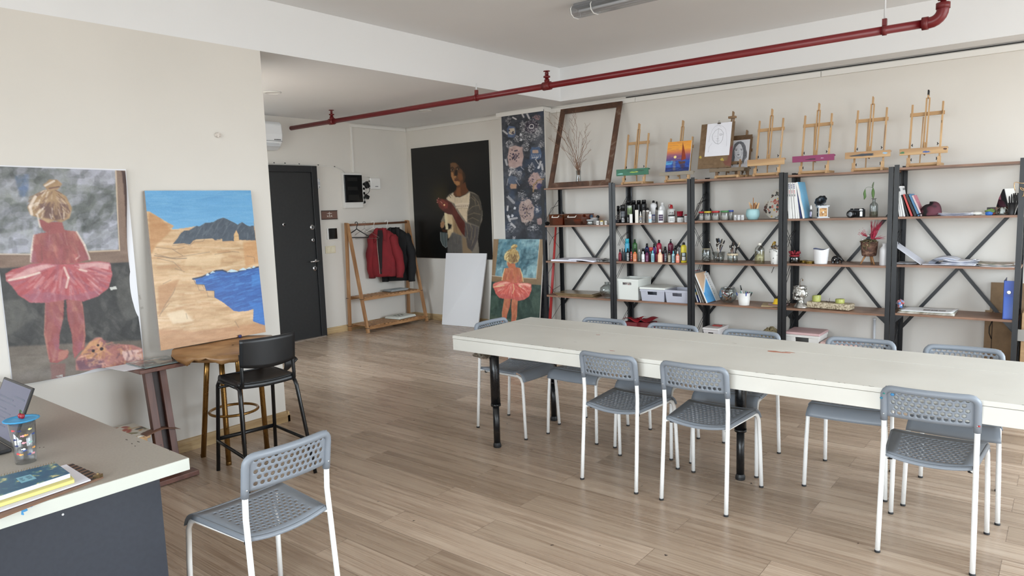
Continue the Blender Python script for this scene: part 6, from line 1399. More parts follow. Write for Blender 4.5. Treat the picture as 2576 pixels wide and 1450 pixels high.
t3, L3, zt3, hh3, w3 = easel('aged table easel holding the big brown drawing board', 3, 1786, 1872, 424, 430, (1849, 281), 405, 402, 412, M((120, 104, 84), .5), ((.1, 0, .8, 0, (60, 60, 64), 1),), aged=True, head=True, YC=6.70, depth=.16)
t4, L4, zt4, hh4, w4 = easel('small aged table easel holding the shaded portrait, half hidden behind the big board', 3, 1842, 1886, 424, 429, (1877, 329), 345, 345, 380, M((120, 104, 84), .5), (), aged=True, YC=6.875, depth=.14)
easel('plain small table easel with a bare wooden tray beside the shaded portrait', 3, 1881, 1974, 400, 416, (1954, 274), 306, 298, 327, m_easx, ((.2, 0, .7, 0, (206, 206, 200), 1), (.5, 0, .3, 0, (60, 66, 76), 1)), rail_blots=((.55, .82, (214, 210, 206)), (.35, .5, (110, 140, 150))))
easel('small table easel with a magenta painted tray', 4, 1994, 2099, 391, 406, (2070, 260), 293, 286, 315, M((140, 52, 96), .45), ((-.05, -.3, .36, .3, (60, 26, 44), 0), (.45, -.1, .1, .16, (200, 170, 196), 0), (.2, 0, .6, 0, (176, 190, 214), 1)), rail_blots=((.42, .52, (24, 26, 30)), (.76, .82, (60, 110, 120))))
easel('small table easel with a dark navy smear on its tray', 4, 2126, 2240, 381, 397, (2193, 245), 280, 271, 303, m_easx, ((-.1, -.1, .76, .55, (52, 58, 68), 0), (.0, 0, .9, 0, (168, 194, 220), 1), (.78, .1, .14, .3, (150, 190, 220), 0), (-.1, .5, .1, .2, (204, 140, 100), 0)), rail_blots=((.2, .72, (112, 98, 104)),))
easel('small table easel with a black tipped mast and a blue spotted tray', 5, 2263, 2384, 372, 388, (2340, 228), 266, 255, 287, m_easx, ((-.86, -.2, .14, .5, (70, 120, 76), 0), (.15, -.35, .22, .35, (60, 92, 160), 0), (.9, .2, .1, .3, (80, 50, 40), 0)), tip=(22, 22, 24), rail_blots=((.66, .7, (30, 30, 30)), (.8, .86, (30, 28, 30))))
# sailing boat canvas on its easel
q = [(1672, 715), (1980, 690), (1920, 1090), (1612, 1100)]
p = Pic(q, 110, 140, (60, 70, 130)); h_, w_ = p.h, p.w
g = p.yy/h_; stops = [(0, (236, 160, 62)), (.25, (240, 168, 70)), (.38, (206, 120, 88)), (.46, (150, 92, 122)), (.62, (88, 74, 138)), (.68, (70, 70, 134))]
for (a, ca), (c, cc) in zip(stops[:-1], stops[1:]):
 m = ((g >= a) & (g < c)).astype(float); f = np.clip((g-a)/(c-a), 0, 1)[:, :, None]; p.a = p.a*(1-m[:, :, None])+(np.array(ca)*(1-f)+np.array(cc)*f)*m[:, :, None]
p.dabs((g < .66), 130, [(244, 176, 80), (222, 140, 72), (190, 120, 110), (120, 84, 130)], 22, 1.6, 0, .1, .35, 3)
p.poly([(1636, 965), (1945, 945), (1920, 1095), (1610, 1102)], (46, 84, 170), 1, 1, 16); p.poly([(1630, 966), (1720, 958), (1700, 1010), (1622, 1010)], (98, 180, 226), 3, .9); p.poly([(1615, 1050), (1925, 1040), (1920, 1095), (1610, 1102)], (30, 38, 88), 4, .8)
p.dabs(p.mask([(1636, 970), (1945, 950), (1920, 1095), (1610, 1102)]), 150, [(40, 70, 160), (90, 150, 214), (28, 36, 84), (70, 60, 130)], 14, 1.5, 0, .12, .6, 4)
p.dot((1751, 909), 6.5, (246, 226, 150));
for k in range(9): p.line([(1722-k*1, 965+k*14), (1752-k, 965+k*14)], 1.7, (214, 196, 130), .7)
p.poly([(1862, 724), (1878, 820), (1892, 930), (1860, 945), (1830, 958), (1846, 840)], (150, 60, 36), 0, 1, 10); p.line([(1862, 722), (1828, 962)], 1.2, (60, 34, 40), .9); p.poly([(1786, 962), (1830, 966), (1884, 962), (1874, 996), (1800, 1000)], (96, 66, 60), 0, 1, 8); p.poly([(1800, 1000), (1874, 998), (1866, 1050), (1820, 1060)], (70, 44, 60), 3, .6); p.line([(1836, 1000), (1838, 1080)], 2.4, (90, 40, 44), .6)
def on_plane(yf, lean_z0, lean, px, py):
 """point where the pixel's ray meets the leaning plane y = yf + lean*(z - z0)"""
 r = ray(px, py); t_ = (yf+lean*(CH-lean_z0))/(r.y-lean*r.z); return CAM+r*t_
def board(name, label, cat, pic, pix, yf, z0_, lean, thick, face, side):
 A, B_, C_, D_ = [on_plane(yf, z0_, lean, *q_) for q_ in pix]
 U = ((B_-A)+(C_-D_))/2; U.y = 0; U.z = 0; zt_, zb_ = (A.z+B_.z)/2, (C_.z+D_.z)/2
 V = Vector((0, lean*(zb_-zt_), zb_-zt_)); O = Vector(((A.x+D_.x)/2, yf+lean*(zt_-z0_), zt_))
 return canvas(name, label, pic, O, U, V, thick, face, cat, side=side), O, U, V
zs2_ = S[2][0]+zt2+hh2/2+.004
board('sailing_boat_canvas', 'small canvas of a red sailing boat at sunset on a table easel', 'painting', p, [(1683, 358), (1742, 353), (1731, 430), (1671, 432)], 6.652, zs2_, .25, .014, vcol('sunset_paint', .4), M((232, 232, 230), .6))
# big brown drawing board and the sheets clipped to it
q = [(150, 520), (615, 480), (545, 1100), (70, 1168)]
p = Pic(q, 120, 160, (112, 88, 62)); p.a += ((fbm(160, 120, 8, 3)-.5)*36)[:, :, None]
p.poly([(540, 840), (575, 800), (580, 1000), (545, 1090), (470, 1080), (440, 1030), (500, 1010)], (112, 50, 50), 2, .9, 14)
for c in ((115, 985), (430, 1000)):
 for k in range(8): p.dot((c[0]+rnd.uniform(-16, 16), c[1]+rnd.uniform(-18, 18)), 2.4, (226, 206, 70), .9)
p.poly([(80, 900), (560, 880), (545, 1095), (72, 1165)], (128, 104, 76), 10, .4); p.line([(160, 1090), (310, 1080)], 1.2, (70, 54, 40), .6); p.line([(290, 990), (350, 985)], 1.2, (80, 62, 46), .7)
zs3_ = S[3][0]+zt3+hh3/2+.003
_, O3, U3, V3 = board('drawing_board', 'big brown drawing board splashed with yellow and red paint on an aged easel', 'drawing board', p, [(1767, 313), (1850, 306), (1838, 417), (1752.5, 429.5)], 6.640, zs3_, .24, .006, vcol('drawing_board_face', .6), M((96, 74, 52), .6))
q = [(238, 507), (582, 487), (512, 955), (165, 970)]
p = Pic(q, 150, 200, (232, 233, 240)); p.a += ((fbm(200, 150, 30, 5)-.5)*5)[:, :, None]
gr = (150, 150, 158); dk_ = (92, 92, 100)
p.line([(300, 660), (340, 605), (385, 578), (420, 590), (452, 640)], 1.3, dk_, .8); p.line([(300, 660), (292, 690), (300, 740), (330, 780), (370, 796), (405, 775), (432, 735), (440, 700), (452, 640)], 1.4, dk_, .85)
p.line([(240, 760), (260, 680), (300, 590), (345, 540), (400, 528), (450, 545), (485, 590), (495, 660), (492, 740), (480, 830)], 1.0, gr, .8); p.line([(220, 910), (240, 830), (285, 780)], 1.0, gr, .8); p.line([(218, 905), (232, 890)], 1, gr, .8)
p.line([(386, 578), (372, 690), (366, 740), (362, 790)], 1.2, dk_, .75); p.line([(395, 665), (415, 655), (438, 662), (415, 675), (395, 668)], 1.2, dk_, .85); p.line([(322, 685), (340, 680), (356, 684)], .9, gr, .8); p.line([(390, 650), (440, 645)], 1, gr, .8); p.line([(352, 716), (366, 722), (380, 712)], 1.2, dk_, .85); p.line([(340, 745), (365, 738), (392, 742)], 1.0, gr, .8); p.line([(345, 752), (366, 760), (388, 750)], 1.0, gr, .7); p.line([(400, 535), (425, 560)], 1, gr, .7)
dr, O_, U_, V_ = board('face_sketch', 'white sheet with a pencil outline of a face clipped to the drawing board', 'drawing', p, [(1782.7, 311), (1844.4, 307.3), (1831.8, 391.3), (1769.6, 394)], 6.6375, zs3_, .24, .0008, vcol('sketch_paper', .7), M((228, 229, 236), .7))
b = B(); cc = O_+U_*.5; b.box(cc+Vector((-.004, -.004, -.004)), (.03, .012, .014)); b.tube([cc+Vector((-.004+.008*math.cos(a), -.006, .012+.009*math.sin(a))) for a in [2*PI*k/12 for k in range(12)]], .0014, 5, closed=True); b.obj('bulldog_clip', M((96, 88, 80), .35, .7), dr, True)
# shaded portrait on its small board
qb = [(590, 680), (860, 660), (800, 1130), (545, 1150)]
p = Pic(qb, 60, 90, (104, 80, 56)); p.a += ((fbm(90, 60, 7, 13)-.5)*34)[:, :, None]
zs4_ = S[3][0]+zt4+hh4/2+.003
board('portrait_board', 'small brown board behind the big one carrying the shaded portrait', 'drawing board', p, [(1845.8, 342), (1894.2, 338.4), (1883.5, 422.6), (1837.7, 426)], 6.822, zs4_, .24, .006, vcol('portrait_board_face', .6), M((90, 70, 50), .6))
q = [(590, 745), (828, 728), (778, 1135), (548, 1135)]
p = Pic(q, 130, 200, (226, 228, 234)); hh2_ = p.h
hair = [(585, 850), (600, 800), (640, 765), (690, 756), (730, 775), (755, 820), (762, 870), (775, 920), (770, 985), (735, 1030), (715, 1080), (700, 1040), (712, 980), (722, 900), (715, 860), (690, 800), (665, 790), (625, 830), (600, 880), (598, 930), (605, 990), (590, 1040), (570, 1100), (552, 1080), (556, 1000), (570, 920)]
p.poly(hair, (112, 114, 120), 1, 1, 30, 3, 8, 2); hmk = p.mask(hair); p.dabs(hmk, 260, [(70, 72, 78), (150, 152, 158), (52, 54, 60), (176, 178, 184), (96, 98, 104)], 26, 1.2, 1.75, .3, .7, 5)
p.poly([(625, 830), (665, 790), (692, 800), (716, 860), (722, 905), (708, 940), (680, 975), (655, 985), (630, 975), (606, 940), (598, 890)], (224, 226, 232), 1, 1)
p.line([(600, 900), (606, 940), (632, 974), (655, 985), (682, 974), (710, 938), (722, 905)], 1.4, (120, 122, 130), .8)
for L_ in ([(604, 868), (622, 860), (642, 868)], [(680, 868), (702, 856), (720, 866)]): p.line(L_, 2.2, (70, 72, 80), .9)
p.poly([(606, 880), (624, 872), (642, 882), (624, 888)], (70, 72, 80), 0, .9); p.poly([(682, 880), (700, 871), (718, 879), (700, 887)], (70, 72, 80), 0, .9)
p.line([(660, 880), (652, 915), (640, 920), (656, 926), (668, 918)], 1.2, (140, 142, 150), .8); p.poly([(632, 945), (652, 938), (674, 942), (654, 958)], (104, 104, 112), 0, .9); p.poly([(690, 900), (720, 890), (712, 935), (690, 960)], (180, 182, 190), 4, .5)
p.line([(630, 975), (632, 1010), (590, 1030)], 1.2, (140, 142, 150), .8); p.line([(690, 965), (694, 1005), (720, 1020)], 1.2, (140, 142, 150), .8); p.line([(610, 1040), (640, 1050), (690, 1036)], 1, (160, 162, 170), .7); p.poly([(632, 985), (690, 975), (690, 1000), (650, 1005)], (176, 178, 186), 3, .6)
board('portrait_drawing', 'shaded pencil portrait of a long haired woman on white paper', 'drawing', p, [(1845.8, 353.6), (1888.5, 350.6), (1879.5, 423.5), (1838.3, 424)], 6.8195, zs4_, .24, .0008, vcol('portrait_paper', .7), M((226, 228, 232), .7))
#  bay 1: amber bins, paints, sketch pads, boards
m_amb = clear('amber_plastic', (226, 184, 138), .14, .08)
def bin_(label, px0, px1, d, hpx, dp, seed):
 P, w = onshelf(1, 1, px0, px1, d); h = hpx*mpp(P); t = thing('amber_bin', label, 'storage bin', P, group='amber plastic bins'); b = B(); th = .002
 for sx_ in (-1, 1): b.add([Vector((sx_*w*.46, 0, 0)), Vector((sx_*w*.46, dp, 0)), Vector((sx_*w*.5, dp, h)), Vector((sx_*w*.5, 0, h))], [(0, 1, 2, 3)])
 b.add([Vector((-w*.46, 0, 0)), Vector((w*.46, 0, 0)), Vector((w*.5, -.004, h)), Vector((-w*.5, -.004, h))], [(0, 1, 2, 3)]); b.add([Vector((-w*.46, dp, 0)), Vector((w*.46, dp, 0)), Vector((w*.5, dp, h)), Vector((-w*.5, dp, h))], [(0, 1, 2, 3)]); b.add([Vector((-w*.46, 0, 0)), Vector((w*.46, 0, 0)), Vector((w*.46, dp, 0)), Vector((-w*.46, dp, 0))], [(0, 1, 2, 3)])
 b.obj('bin', m_amb, t, solid=th)
 b = B(); b.tube([(-w*.5, -.004, h), (w*.5, -.004, h), (w*.5, dp, h), (-w*.5, dp, h)], .0032, 6, closed=True); b.obj('rim', M((96, 58, 38), .35), t)
 b = B(); zz = h*.74; b.tube([(-w*.22, -.004, zz+.018), (-w*.22, -.022, zz+.006), (-w*.22, -.024, zz), (w*.22, -.024, zz), (w*.22, -.022, zz+.006), (w*.22, -.004, zz+.018)], .005, 8); b.obj('handle', M((224, 220, 212), .4), t)
 return P, w, h
P, w, h = bin_('amber plastic bin with a pale handle and a wooden box inside, at the shelf end', 1382, 1417, .02, 27, .26, 1)
b = B(); b.box(P+Vector((0, .10, .043)), (w*.72, .14, .08)); b.lathe([(.018, 0), (.018, .006), (.001, .008)], P+Vector((0, .029, .035)), 14, rotm('X', PI/2)); single(b, 'wooden_box', wood('amber_box_wood', (120, 78, 44), (150, 102, 60), None, (4, 20, 20)), 'small wooden box standing inside an amber bin', 'box', bevel=.003)
P, w, h = bin_('wider amber plastic bin with a wooden bowl inside', 1419, 1463, .02, 27, .26, 2)
b = B(); b.lathe([(.001, .002), (.03, 0), (.06, .03), (.074, .062), (.07, .062), (.055, .03), (.028, .008), (.001, .007)], P+Vector((.01, .12, .004)), 26); single(b, 'wooden_bowl', wood('bowl_wood', (140, 92, 52), (172, 122, 74), None, (10, 10, 20)), 'round wooden bowl inside the wider amber bin', 'bowl')
bottle(1, 1, 1496, 23, 17, .22, 'tub', (222, 222, 220), BK, 'white pot holding a blue and black grip tool', name='pot')
P = SP(1, 1, 1490, .22); b = B(); b.ell(P+Vector((-.012, 0, .085)), (.022, .016, .03), R=rotm('Y', .3)); single(b, 'blue_grip', M((64, 92, 120), .5), 'blue rounded grip sticking out of white pot', 'tool')
P = SP(1, 1, 1503, .22); b = B(); b.ell(P+Vector((.006, 0, .085)), (.020, .02, .018)); b.tube([P+Vector((.004, 0, .02)), P+Vector((.006, 0, .08))], .006, 8); single(b, 'black_knob_tool', M((26, 24, 26), .4), 'black round headed tool in the white pot', 'tool')
bottle(1, 1, 1485, 18.5, 13.5, .05, 'jar', clear('jar_plastic', (226, 230, 230), .2, .1), (206, 210, 212), 'clear plastic tub with white contents beside the amber bin', caph=.18)
P = SP(1, 1, 1485, .05); b = crumple(P+Vector((0, 0, .022)), (.032, .032, .018), 6, 12, 8, .15); single(b, 'white_filling', M((214, 214, 212), .7), 'white crumpled stuff inside the clear plastic tub', 'filling')
for px, cap, lab in ((1504, (222, 222, 220), 'tiny white paint pot first in the trio by the post'), (1514, (214, 186, 80), 'tiny white paint pot with a yellow neighbour, middle of the trio'), (1525, (206, 200, 190), 'tiny white paint pot nearest the shelf post')):
 bottle(1, 1, px, 9.2, 10.5, .035, 'jar', (224, 222, 218), cap, lab, group='tiny paint pots', caph=.2, mark=((50, 48, 50), .3, .6, 1))
for k, px in enumerate((1509.5, 1520)): bottle(1, 1, px, 6, 8.5, .075, 'jar', ((60, 60, 62), (206, 170, 60))[k], (230, 228, 222), ('tiny dark paint pot behind the white trio', 'tiny yellow paint pot behind the white trio')[k], group='tiny paint pots')
P = SP(1, 1, 1377, .08); b = crumple(P+Vector((0, 0, .022)), (.03, .03, .022), 3, 12, 8, .12); single(b, 'black_cloth', M((24, 24, 26), .7), 'small crumpled black cloth at the end of amber bin shelf', 'cloth')
# open sketch pads
zsh = S[1][2]
for k, (px0, px1, d0, dp, th, rz, lab) in enumerate(((1386, 1448, .0, .30, .018, .05, 'thick white sketch pad lying at the shelf edge beside the column'), (1430, 1492, -.02, .29, .016, -.06, 'thinner white sketch pad overlapping the thick one'))):
 P, w = onshelf(1, 2, px0, px1, d0); b = B()
 if k == 0: b.box(P+Vector((-.01, dp/2+.012, th/2)), (w, dp, th), rotm('Z', rz))
 else: b.grid(lambda u, v: P+Vector(((u-.5)*w, v*dp, th+.008+.006*math.sin(u*4)-.012*u)), 12, 6)
 single(b, 'sketch_pad', M((228, 228, 238), .6), lab, 'sketch pad', bevel=0 if k else .001, solid=.012 if k else 0)
P, w = onshelf(1, 2, 1488, 1530, .02)
for k, (c_, lab) in enumerate((((206, 204, 202), 'crumpled magazine under the torn one beside the shelf post'), ((128, 128, 126), 'torn grey magazine on top of the crumpled one'))):
 b = B(); b.grid(lambda u, v: P+Vector(((u-.5)*w*(.95-.15*k), .03+v*.22, .008+.012*k+.006*math.sin(u*9+k)*math.sin(v*6+k))), 12, 8); single(b, 'crumpled_magazine', mottled('printed_page_%d' % k, [(.42, tuple(max(0, c-90) for c in c_)), (.52, c_), (.65, (226, 226, 224))], 30, .5), lab, 'magazine', solid=.004)
# stack of brown boards
nm = ['lowest', 'second lowest', 'middle', 'second highest', 'topmost']
P, w = onshelf(1, 3, 1392, 1500, .0)
for k in range(5):
 b = B(); b.box(P+Vector((rnd.uniform(-.02, .02)+(.0 if k < 4 else -.03), .16+rnd.uniform(-.01, .01), .004+.0068*k)), (w*rnd.uniform(.9, 1.0)*.86, .30, .006), rotm('Z', rnd.uniform(-.10, .10)))
 single(b, 'hardboard_panel', mottled('hardboard_%d' % k, [(.35, (112, 90, 62)), (.65, (134, 112, 80))], 12, .25), '%s brown hardboard panel of the pile on the lower shelf' % nm[k], 'board', 'brown hardboard panels')
def lathe_glass(name, label, cat, P, prof, mat, sc=1.0, n=28):
 t = thing(name, label, cat, P); b = B(); b.lathe([(r*sc, z*sc) for r, z in prof], (0, 0, 0), n); b.obj('glass_body', mat, t); return t
m_gl = clear('clear_glass', (238, 241, 241), .15)
P = SP(1, 3, 1528, .09); lathe_glass('round_vase', 'round clear glass vase behind the shelf post beside hardboard panels', 'vase', P, [(.001, .003), (.035, 0), (.042, .004), (.030, .012), (.065, .03), (.085, .075), (.080, .115), (.045, .145), (.028, .152), (.030, .178), (.026, .178), (.024, .150), (.042, .142), (.076, .113), (.081, .075), (.062, .033), (.001, .02)], m_gl)
# red stick leaning behind the end post
b = B(); a0, a1 = SP(1, 4, 1380, .10), ony(1399, 560, 6.90); b.tube([Vector((a0.x+.0, 6.72, .004+.125)), a1], [.020, .012], 10); single(b, 'red_pole', M((170, 52, 50), .45), 'tapering red pole leaning behind the end post of the shelves', 'pole')
#  bay 3
m_tubc = clear('frosted_tub', (226, 226, 224), .2, .25)
C6 = 290/1502.0
for cx, w_, top, col, lab in ((232, 72, 484, (176, 44, 46), 'clear paint tub with red lid nearest the rear post'), (315, 96, 482, (214, 188, 72), 'clear paint tub with yellow lid'), (418, 104, 480, (186, 46, 48), 'clear paint tub with red lid between yellow and green ones'), (534, 104, 478, (70, 130, 78), 'clear paint tub with green lid'), (612, 72, 474, (62, 84, 160), 'clear paint tub with blue lid')):
 t, P, r, h = bottle(3, 1, 1720+cx*C6, w_*C6, (603-top)*C6, .05 if cx not in (612,) else .10, 'jar', m_tubc, col, lab, group='paint tubs with coloured lids', caph=.17, capw=1.06)
 b = B(); b.lathe([(r*.9, .004), (r*.9, h*.5)], (0, 0, 0), 18); b.obj('filling', M((206, 204, 200), .6), t)
for cx, lab, c_ in ((673, 'little silver capped jar with dark print beside the blue lidded tub', (70, 70, 72)), (718, 'little white jar in the middle of the silver capped trio', (216, 216, 216)), (763, 'little silver jar nearest the pale blue pot', (150, 150, 152))):
 bottle(3, 1, 1720+cx*C6, 44*C6, 68*C6, .035, 'jar', (206, 206, 206), (216, 217, 218), lab, group='little silver capped jars', caph=.25, mark=(c_, .1, .6, 2))
P = SP(3, 1, 1720+900*C6, .10); k = mpp(P)
pt_ = thing('pale_blue_pot', 'pale turquoise rounded pot full of wooden sticks', 'pot', P); hp = 27*k; rp = 16.8*k
b = B(); b.lathe([(rp*.55, 0), (rp*.7, .004), (rp*.96, hp*.32), (rp, hp*.55), (rp*.93, hp*.85), (rp*.82, hp), (rp*.76, hp), (rp*.86, hp*.8), (rp*.9, hp*.5), (rp*.6, .01), (.001, .008)], (0, 0, 0), 30); b.obj('pot_body', M((164, 204, 208), .45), pt_)
rg = random.Random(31)
for k2 in range(14):
 a = rg.uniform(0, 2*PI); r0 = rp*.5*rg.random(); ang = rg.uniform(-.35, .35) if k2 else .02; ln = (rg.uniform(.115, .155) if k2 else .19)
 o_ = P+Vector((r0*math.cos(a)*.5, r0*math.sin(a)*.5, .02)); b = B(); d = Vector((math.sin(ang), rg.uniform(-.15, .15), 1)).normalized()
 b.bar(o_, o_+d*ln, .016 if k2 % 3 else .008, .003, (rg.uniform(-1, 1), 1, 0)); single(b, 'wooden_stick', M(rg.choice([(206, 160, 112), (180, 130, 86), (214, 176, 132), (150, 104, 70)]), .6), 'wooden stick standing in the pale turquoise pot', 'stick', 'wooden sticks in the turquoise pot', bevel=.001)
def palette(label, quad_pts, Y, lean, seed, cols, dens, z0_):
 """oval used palette leaning against the post"""
 cx_, cy_, rx, ry, rot = quad_pts; rg = random.Random(seed)
 c_ = ony(cx_, cy_, Y); k = mpp(c_); t = thing('paint_palette', label, 'palette', (c_.x, Y, z0_)); b = B(); n = 28
 def pt(u, v, d): x = u*math.cos(rot)-v*math.sin(rot); z = u*math.sin(rot)+v*math.cos(rot); return Vector((c_.x+x, Y+lean*(z)+d, c_.z+z))
 P = [(rx*k*(1+.05*math.sin(3*a))*math.cos(a), ry*k*(1+.04*math.cos(2*a))*math.sin(a)) for a in [2*PI*i/n for i in range(n)]]
 b.prism(P, pt, 0, .004); b.obj('board', M((206, 200, 188), .45), t, True)
 groups_ = {}
 for _ in range(dens):
  a, q_ = rg.uniform(0, 2*PI), math.sqrt(rg.random())*.85; col = rg.choice(cols); bb = groups_.setdefault(col, B()); u, v = rx*k*q_*math.cos(a), ry*k*q_*math.sin(a); s_ = rg.uniform(.006, .02)
  Q_ = [(u+s_*rg.uniform(.4, 1)*math.cos(2*PI*i/9), v+s_*1.2*rg.uniform(.4, 1)*math.sin(2*PI*i/9)) for i in range(9)]; bb.prism(Q_, pt, -.0008-.0003*rg.random(), 0)
 for col, bb in groups_.items(): bb.obj('paint_dab', M(col, .35), t, True)
zz3 = S[3][1]
palette('used palette crusted with dark paint standing at the back', (1950, 510, 15, 36, -.15), 6.90, .10, 3, [(40, 36, 34), (92, 60, 44), (60, 60, 50), (150, 140, 120)], 60, zz3)
palette('white oval palette dabbed with red, black and yellow paint', (1949, 521, 19, 30, -.30), 6.80, .10, 5, [(176, 84, 64), (196, 120, 104), (36, 34, 36), (206, 176, 70), (140, 66, 66)], 26, zz3)
palette('dark edged palette peeking out behind the white oval one', (1930, 524, 7, 21, .12), 6.86, .05, 7, [(90, 54, 44), (60, 44, 40), (160, 140, 120)], 16, zz3)
bottle(3, 1, 1720+1222*C6, 70*C6, 40*C6, .04, 'jar', m_gl, (150, 156, 160), 'small clear glass jar lying low before the white palette', caph=.25)
# row 2 of bay 3
P = SP(3, 2, 1720+295*C6, .07); k = mpp(P); rj = 55*C6*k; hj = 178*C6*k
t = thing('glass_jar', 'glass jar of small white pebbles', 'jar', P); b = B(); b.lathe([(.001, .003), (rj*.9, 0), (rj, .004), (rj, hj*.84), (rj*.86, hj*.93), (rj*.86, hj), (rj*.8, hj), (rj*.8, hj*.92), (rj*.94, hj*.82), (rj*.94, .008), (.001, .007)], (0, 0, 0), 26); b.obj('jar_body', m_gl, t)
b = B(); b.lathe([(rj*.9, hj*.95), (rj*.9, hj)], (0, 0, 0), 24); b.obj('neck_band', M((168, 160, 134), .4, .3), t)
b = B(); rg = random.Random(8)
for _ in range(90): a, q_ = rg.uniform(0, 2*PI), rj*.82*math.sqrt(rg.random()); b.ell((q_*math.cos(a), q_*math.sin(a), .012+rg.random()*hj*.42), (.006, .005, .004), 6, 4)
pb = b.obj('pebbles', mottled('pebble_white', [(.4, (120, 116, 110)), (.52, (214, 212, 208))], 50, .5), t); pb['kind'] = 'stuff'
def brush(P0, d, L, thick, hc, fc_, bc, label, grp):
 t = thing('paint_brush', label, 'brush', P0, group=grp); d = Vector(d).normalized(); z = Vector((0, 0, 0))
 b = B(); b.tube([z, z+d*L*.45, z+d*L*.72], [thick*.5, thick*.9, thick*.75], 7); b.obj('handle', M(hc, .35), t)
 b = B(); b.tube([z+d*L*.72, z+d*L*.84], [thick*.8, thick], 7); b.obj('ferrule', M(fc_, .25, .9), t)
 b = B(); b.tube([z+d*L*.84, z+d*L*.93, z+d*L], [thick, thick*1.25, thick*.45], 7); b.obj('bristles', M(bc, .8), t)
def brush_pot(P, rj, n, seed, where, grp, tall, Lr=(.17, .24)):
 rg = random.Random(seed)
 for i in range(n):
  a = 2*PI*i/n+rg.uniform(-.3, .3); lean = rg.uniform(.12, .42); base = P+Vector((-rj*.45*math.cos(a), -rj*.45*math.sin(a)*.7, .008))
  d = (math.cos(a)*lean, math.sin(a)*lean*.55, 1); L = rg.uniform(*Lr)
  if i == 0 and tall: d, L = tall
  brush(base, d, L, rg.uniform(.004, .0068), rg.choice([(30, 30, 34), (52, 56, 80), (176, 150, 120), (60, 84, 96), (200, 196, 190), (92, 60, 46)]), (184, 180, 172), rg.choice([(40, 34, 30), (70, 54, 44), (196, 186, 170), (60, 70, 84), (28, 28, 30)]), 'paint brush standing in the '+where, grp)
P = SP(3, 2, 1720+455*C6, .10); k = mpp(P); rj = 84*C6*k; hj = 135*C6*k
t = thing('brush_glass', 'clear glass full of paint brushes, wider of the two brush pots', 'glass', P); b = B(); b.lathe([(.001, .004), (rj*.72, 0), (rj*.76, .004), (rj, hj), (rj*.95, hj), (rj*.72, .012), (.001, .01)], (0, 0, 0), 28); b.obj('glass_body', m_gl, t)
brush_pot(P, rj*.8, 26, 4, 'wide clear glass', 'brushes in the wide glass', ((-.42, .1, 1), .265))
P = SP(3, 2, 1720+637*C6, .07); k = mpp(P); rj = 66*C6*k; hj = 135*C6*k
t = thing('brush_jar', 'glass jar with a lace band full of paint brushes', 'jar', P); b = B(); b.lathe([(.001, .004), (rj*.93, 0), (rj, .004), (rj, hj*.78), (rj*.85, hj*.9), (rj*.86, hj), (rj*.8, hj), (rj*.8, hj*.9), (rj*.94, hj*.77), (rj*.94, .010), (.001, .009)], (0, 0, 0), 26); b.obj('jar_body', m_gl, t)
b = B(); b.grid(lambda u, v: Vector(((rj*.97+.003+.001*math.sin(u*60))*math.cos(2*PI*u), (rj*.97+.003+.001*math.sin(u*60))*math.sin(2*PI*u), hj*(.72+.2*v)+(.006*math.sin(u*2*PI*11) if v < .1 else 0))), 66, 3); b.obj('lace_band', M((196, 182, 156), .8), t, solid=.001)
brush_pot(P, rj*.8, 15, 9, 'lace banded jar', 'brushes in the lace banded jar', ((.46, 0, 1), .215), (.15, .20))
P = SP(3, 2, 1720+988*C6, .05); k = mpp(P); rj = 62*C6*k; hj = 270*C6*k
t = thing('oil_bottle', 'clear bottle of pale yellow oil with a white cap', 'bottle', P); b = B(); b.lathe([(.001, .003), (rj*.93, 0), (rj, .005), (rj, hj*.66), (rj*.88, hj*.76), (rj*.45, hj*.86), (rj*.33, hj*.90)], (0, 0, 0), 26); b.obj('bottle_body', m_gl, t)
b = B(); b.lathe([(.001, .005), (rj*.94, .005), (rj*.94, hj*.60), (.001, hj*.60)], (0, 0, 0), 24); b.obj('oil', clear('pale_yellow_oil', (252, 248, 224), .08), t)
b = B(); b.lathe([(rj*.36, hj*.88), (rj*.36, hj*.995), (rj*.32, hj)], (0, 0, 0), 18); b.obj('cap', M((228, 224, 214), .4), t)
P = SP(3, 2, 1953, .06); k = mpp(P); rj = 17.5*k; hj = 37*k
t = thing('white_planter', 'white planter speckled with dark marks holding dried flowers', 'planter', P); b = B(); b.lathe([(rj*.70, 0), (rj*.74, .004), (rj, hj), (rj*.93, hj), (rj*.7, .02), (.001, .015)], (0, 0, 0), 26); b.obj('pot_body', mottled('speckled_white_glaze', [(.30, (60, 60, 56)), (.36, (226, 226, 222))], 40, .4, 2), t)
b = B(); b.lathe([(rj*.9, hj*.82), (.001, hj*.95)], (0, 0, 0), 18); b.obj('soil', M((84, 66, 50), .9), t)
b = B(); rg = random.Random(6)
for i in range(26):
 a = rg.uniform(0, 2*PI); q_ = rj*.8*math.sqrt(rg.random()); z = hj+.005+rg.random()*.03; b.ell((q_*math.cos(a), q_*math.sin(a), z), (.011, .011, .009), 7, 5)
b.obj('dried_leaves', mottled('dried_leaf_brown', [(.4, (84, 66, 52)), (.5, (150, 130, 104)), (.6, (110, 120, 130))], 30, .8), t)
b = B(); b.tube([Vector((-.022+.018*math.cos(a)*(.4+i*.022), -.01+.012*math.sin(a), hj+.052+.020*math.sin(a+.5)*(.5+i*.02))) for i, a in enumerate([k_*.55 for k_ in range(28)])], .0042, 7); b.obj('gold_bloom', M((196, 160, 70), .3, .7), t)
b = B(); b.ell((.045, -.01, hj+.045), (.016, .014, .016)); b.obj('dried_berry', M((96, 40, 50), .7), t)
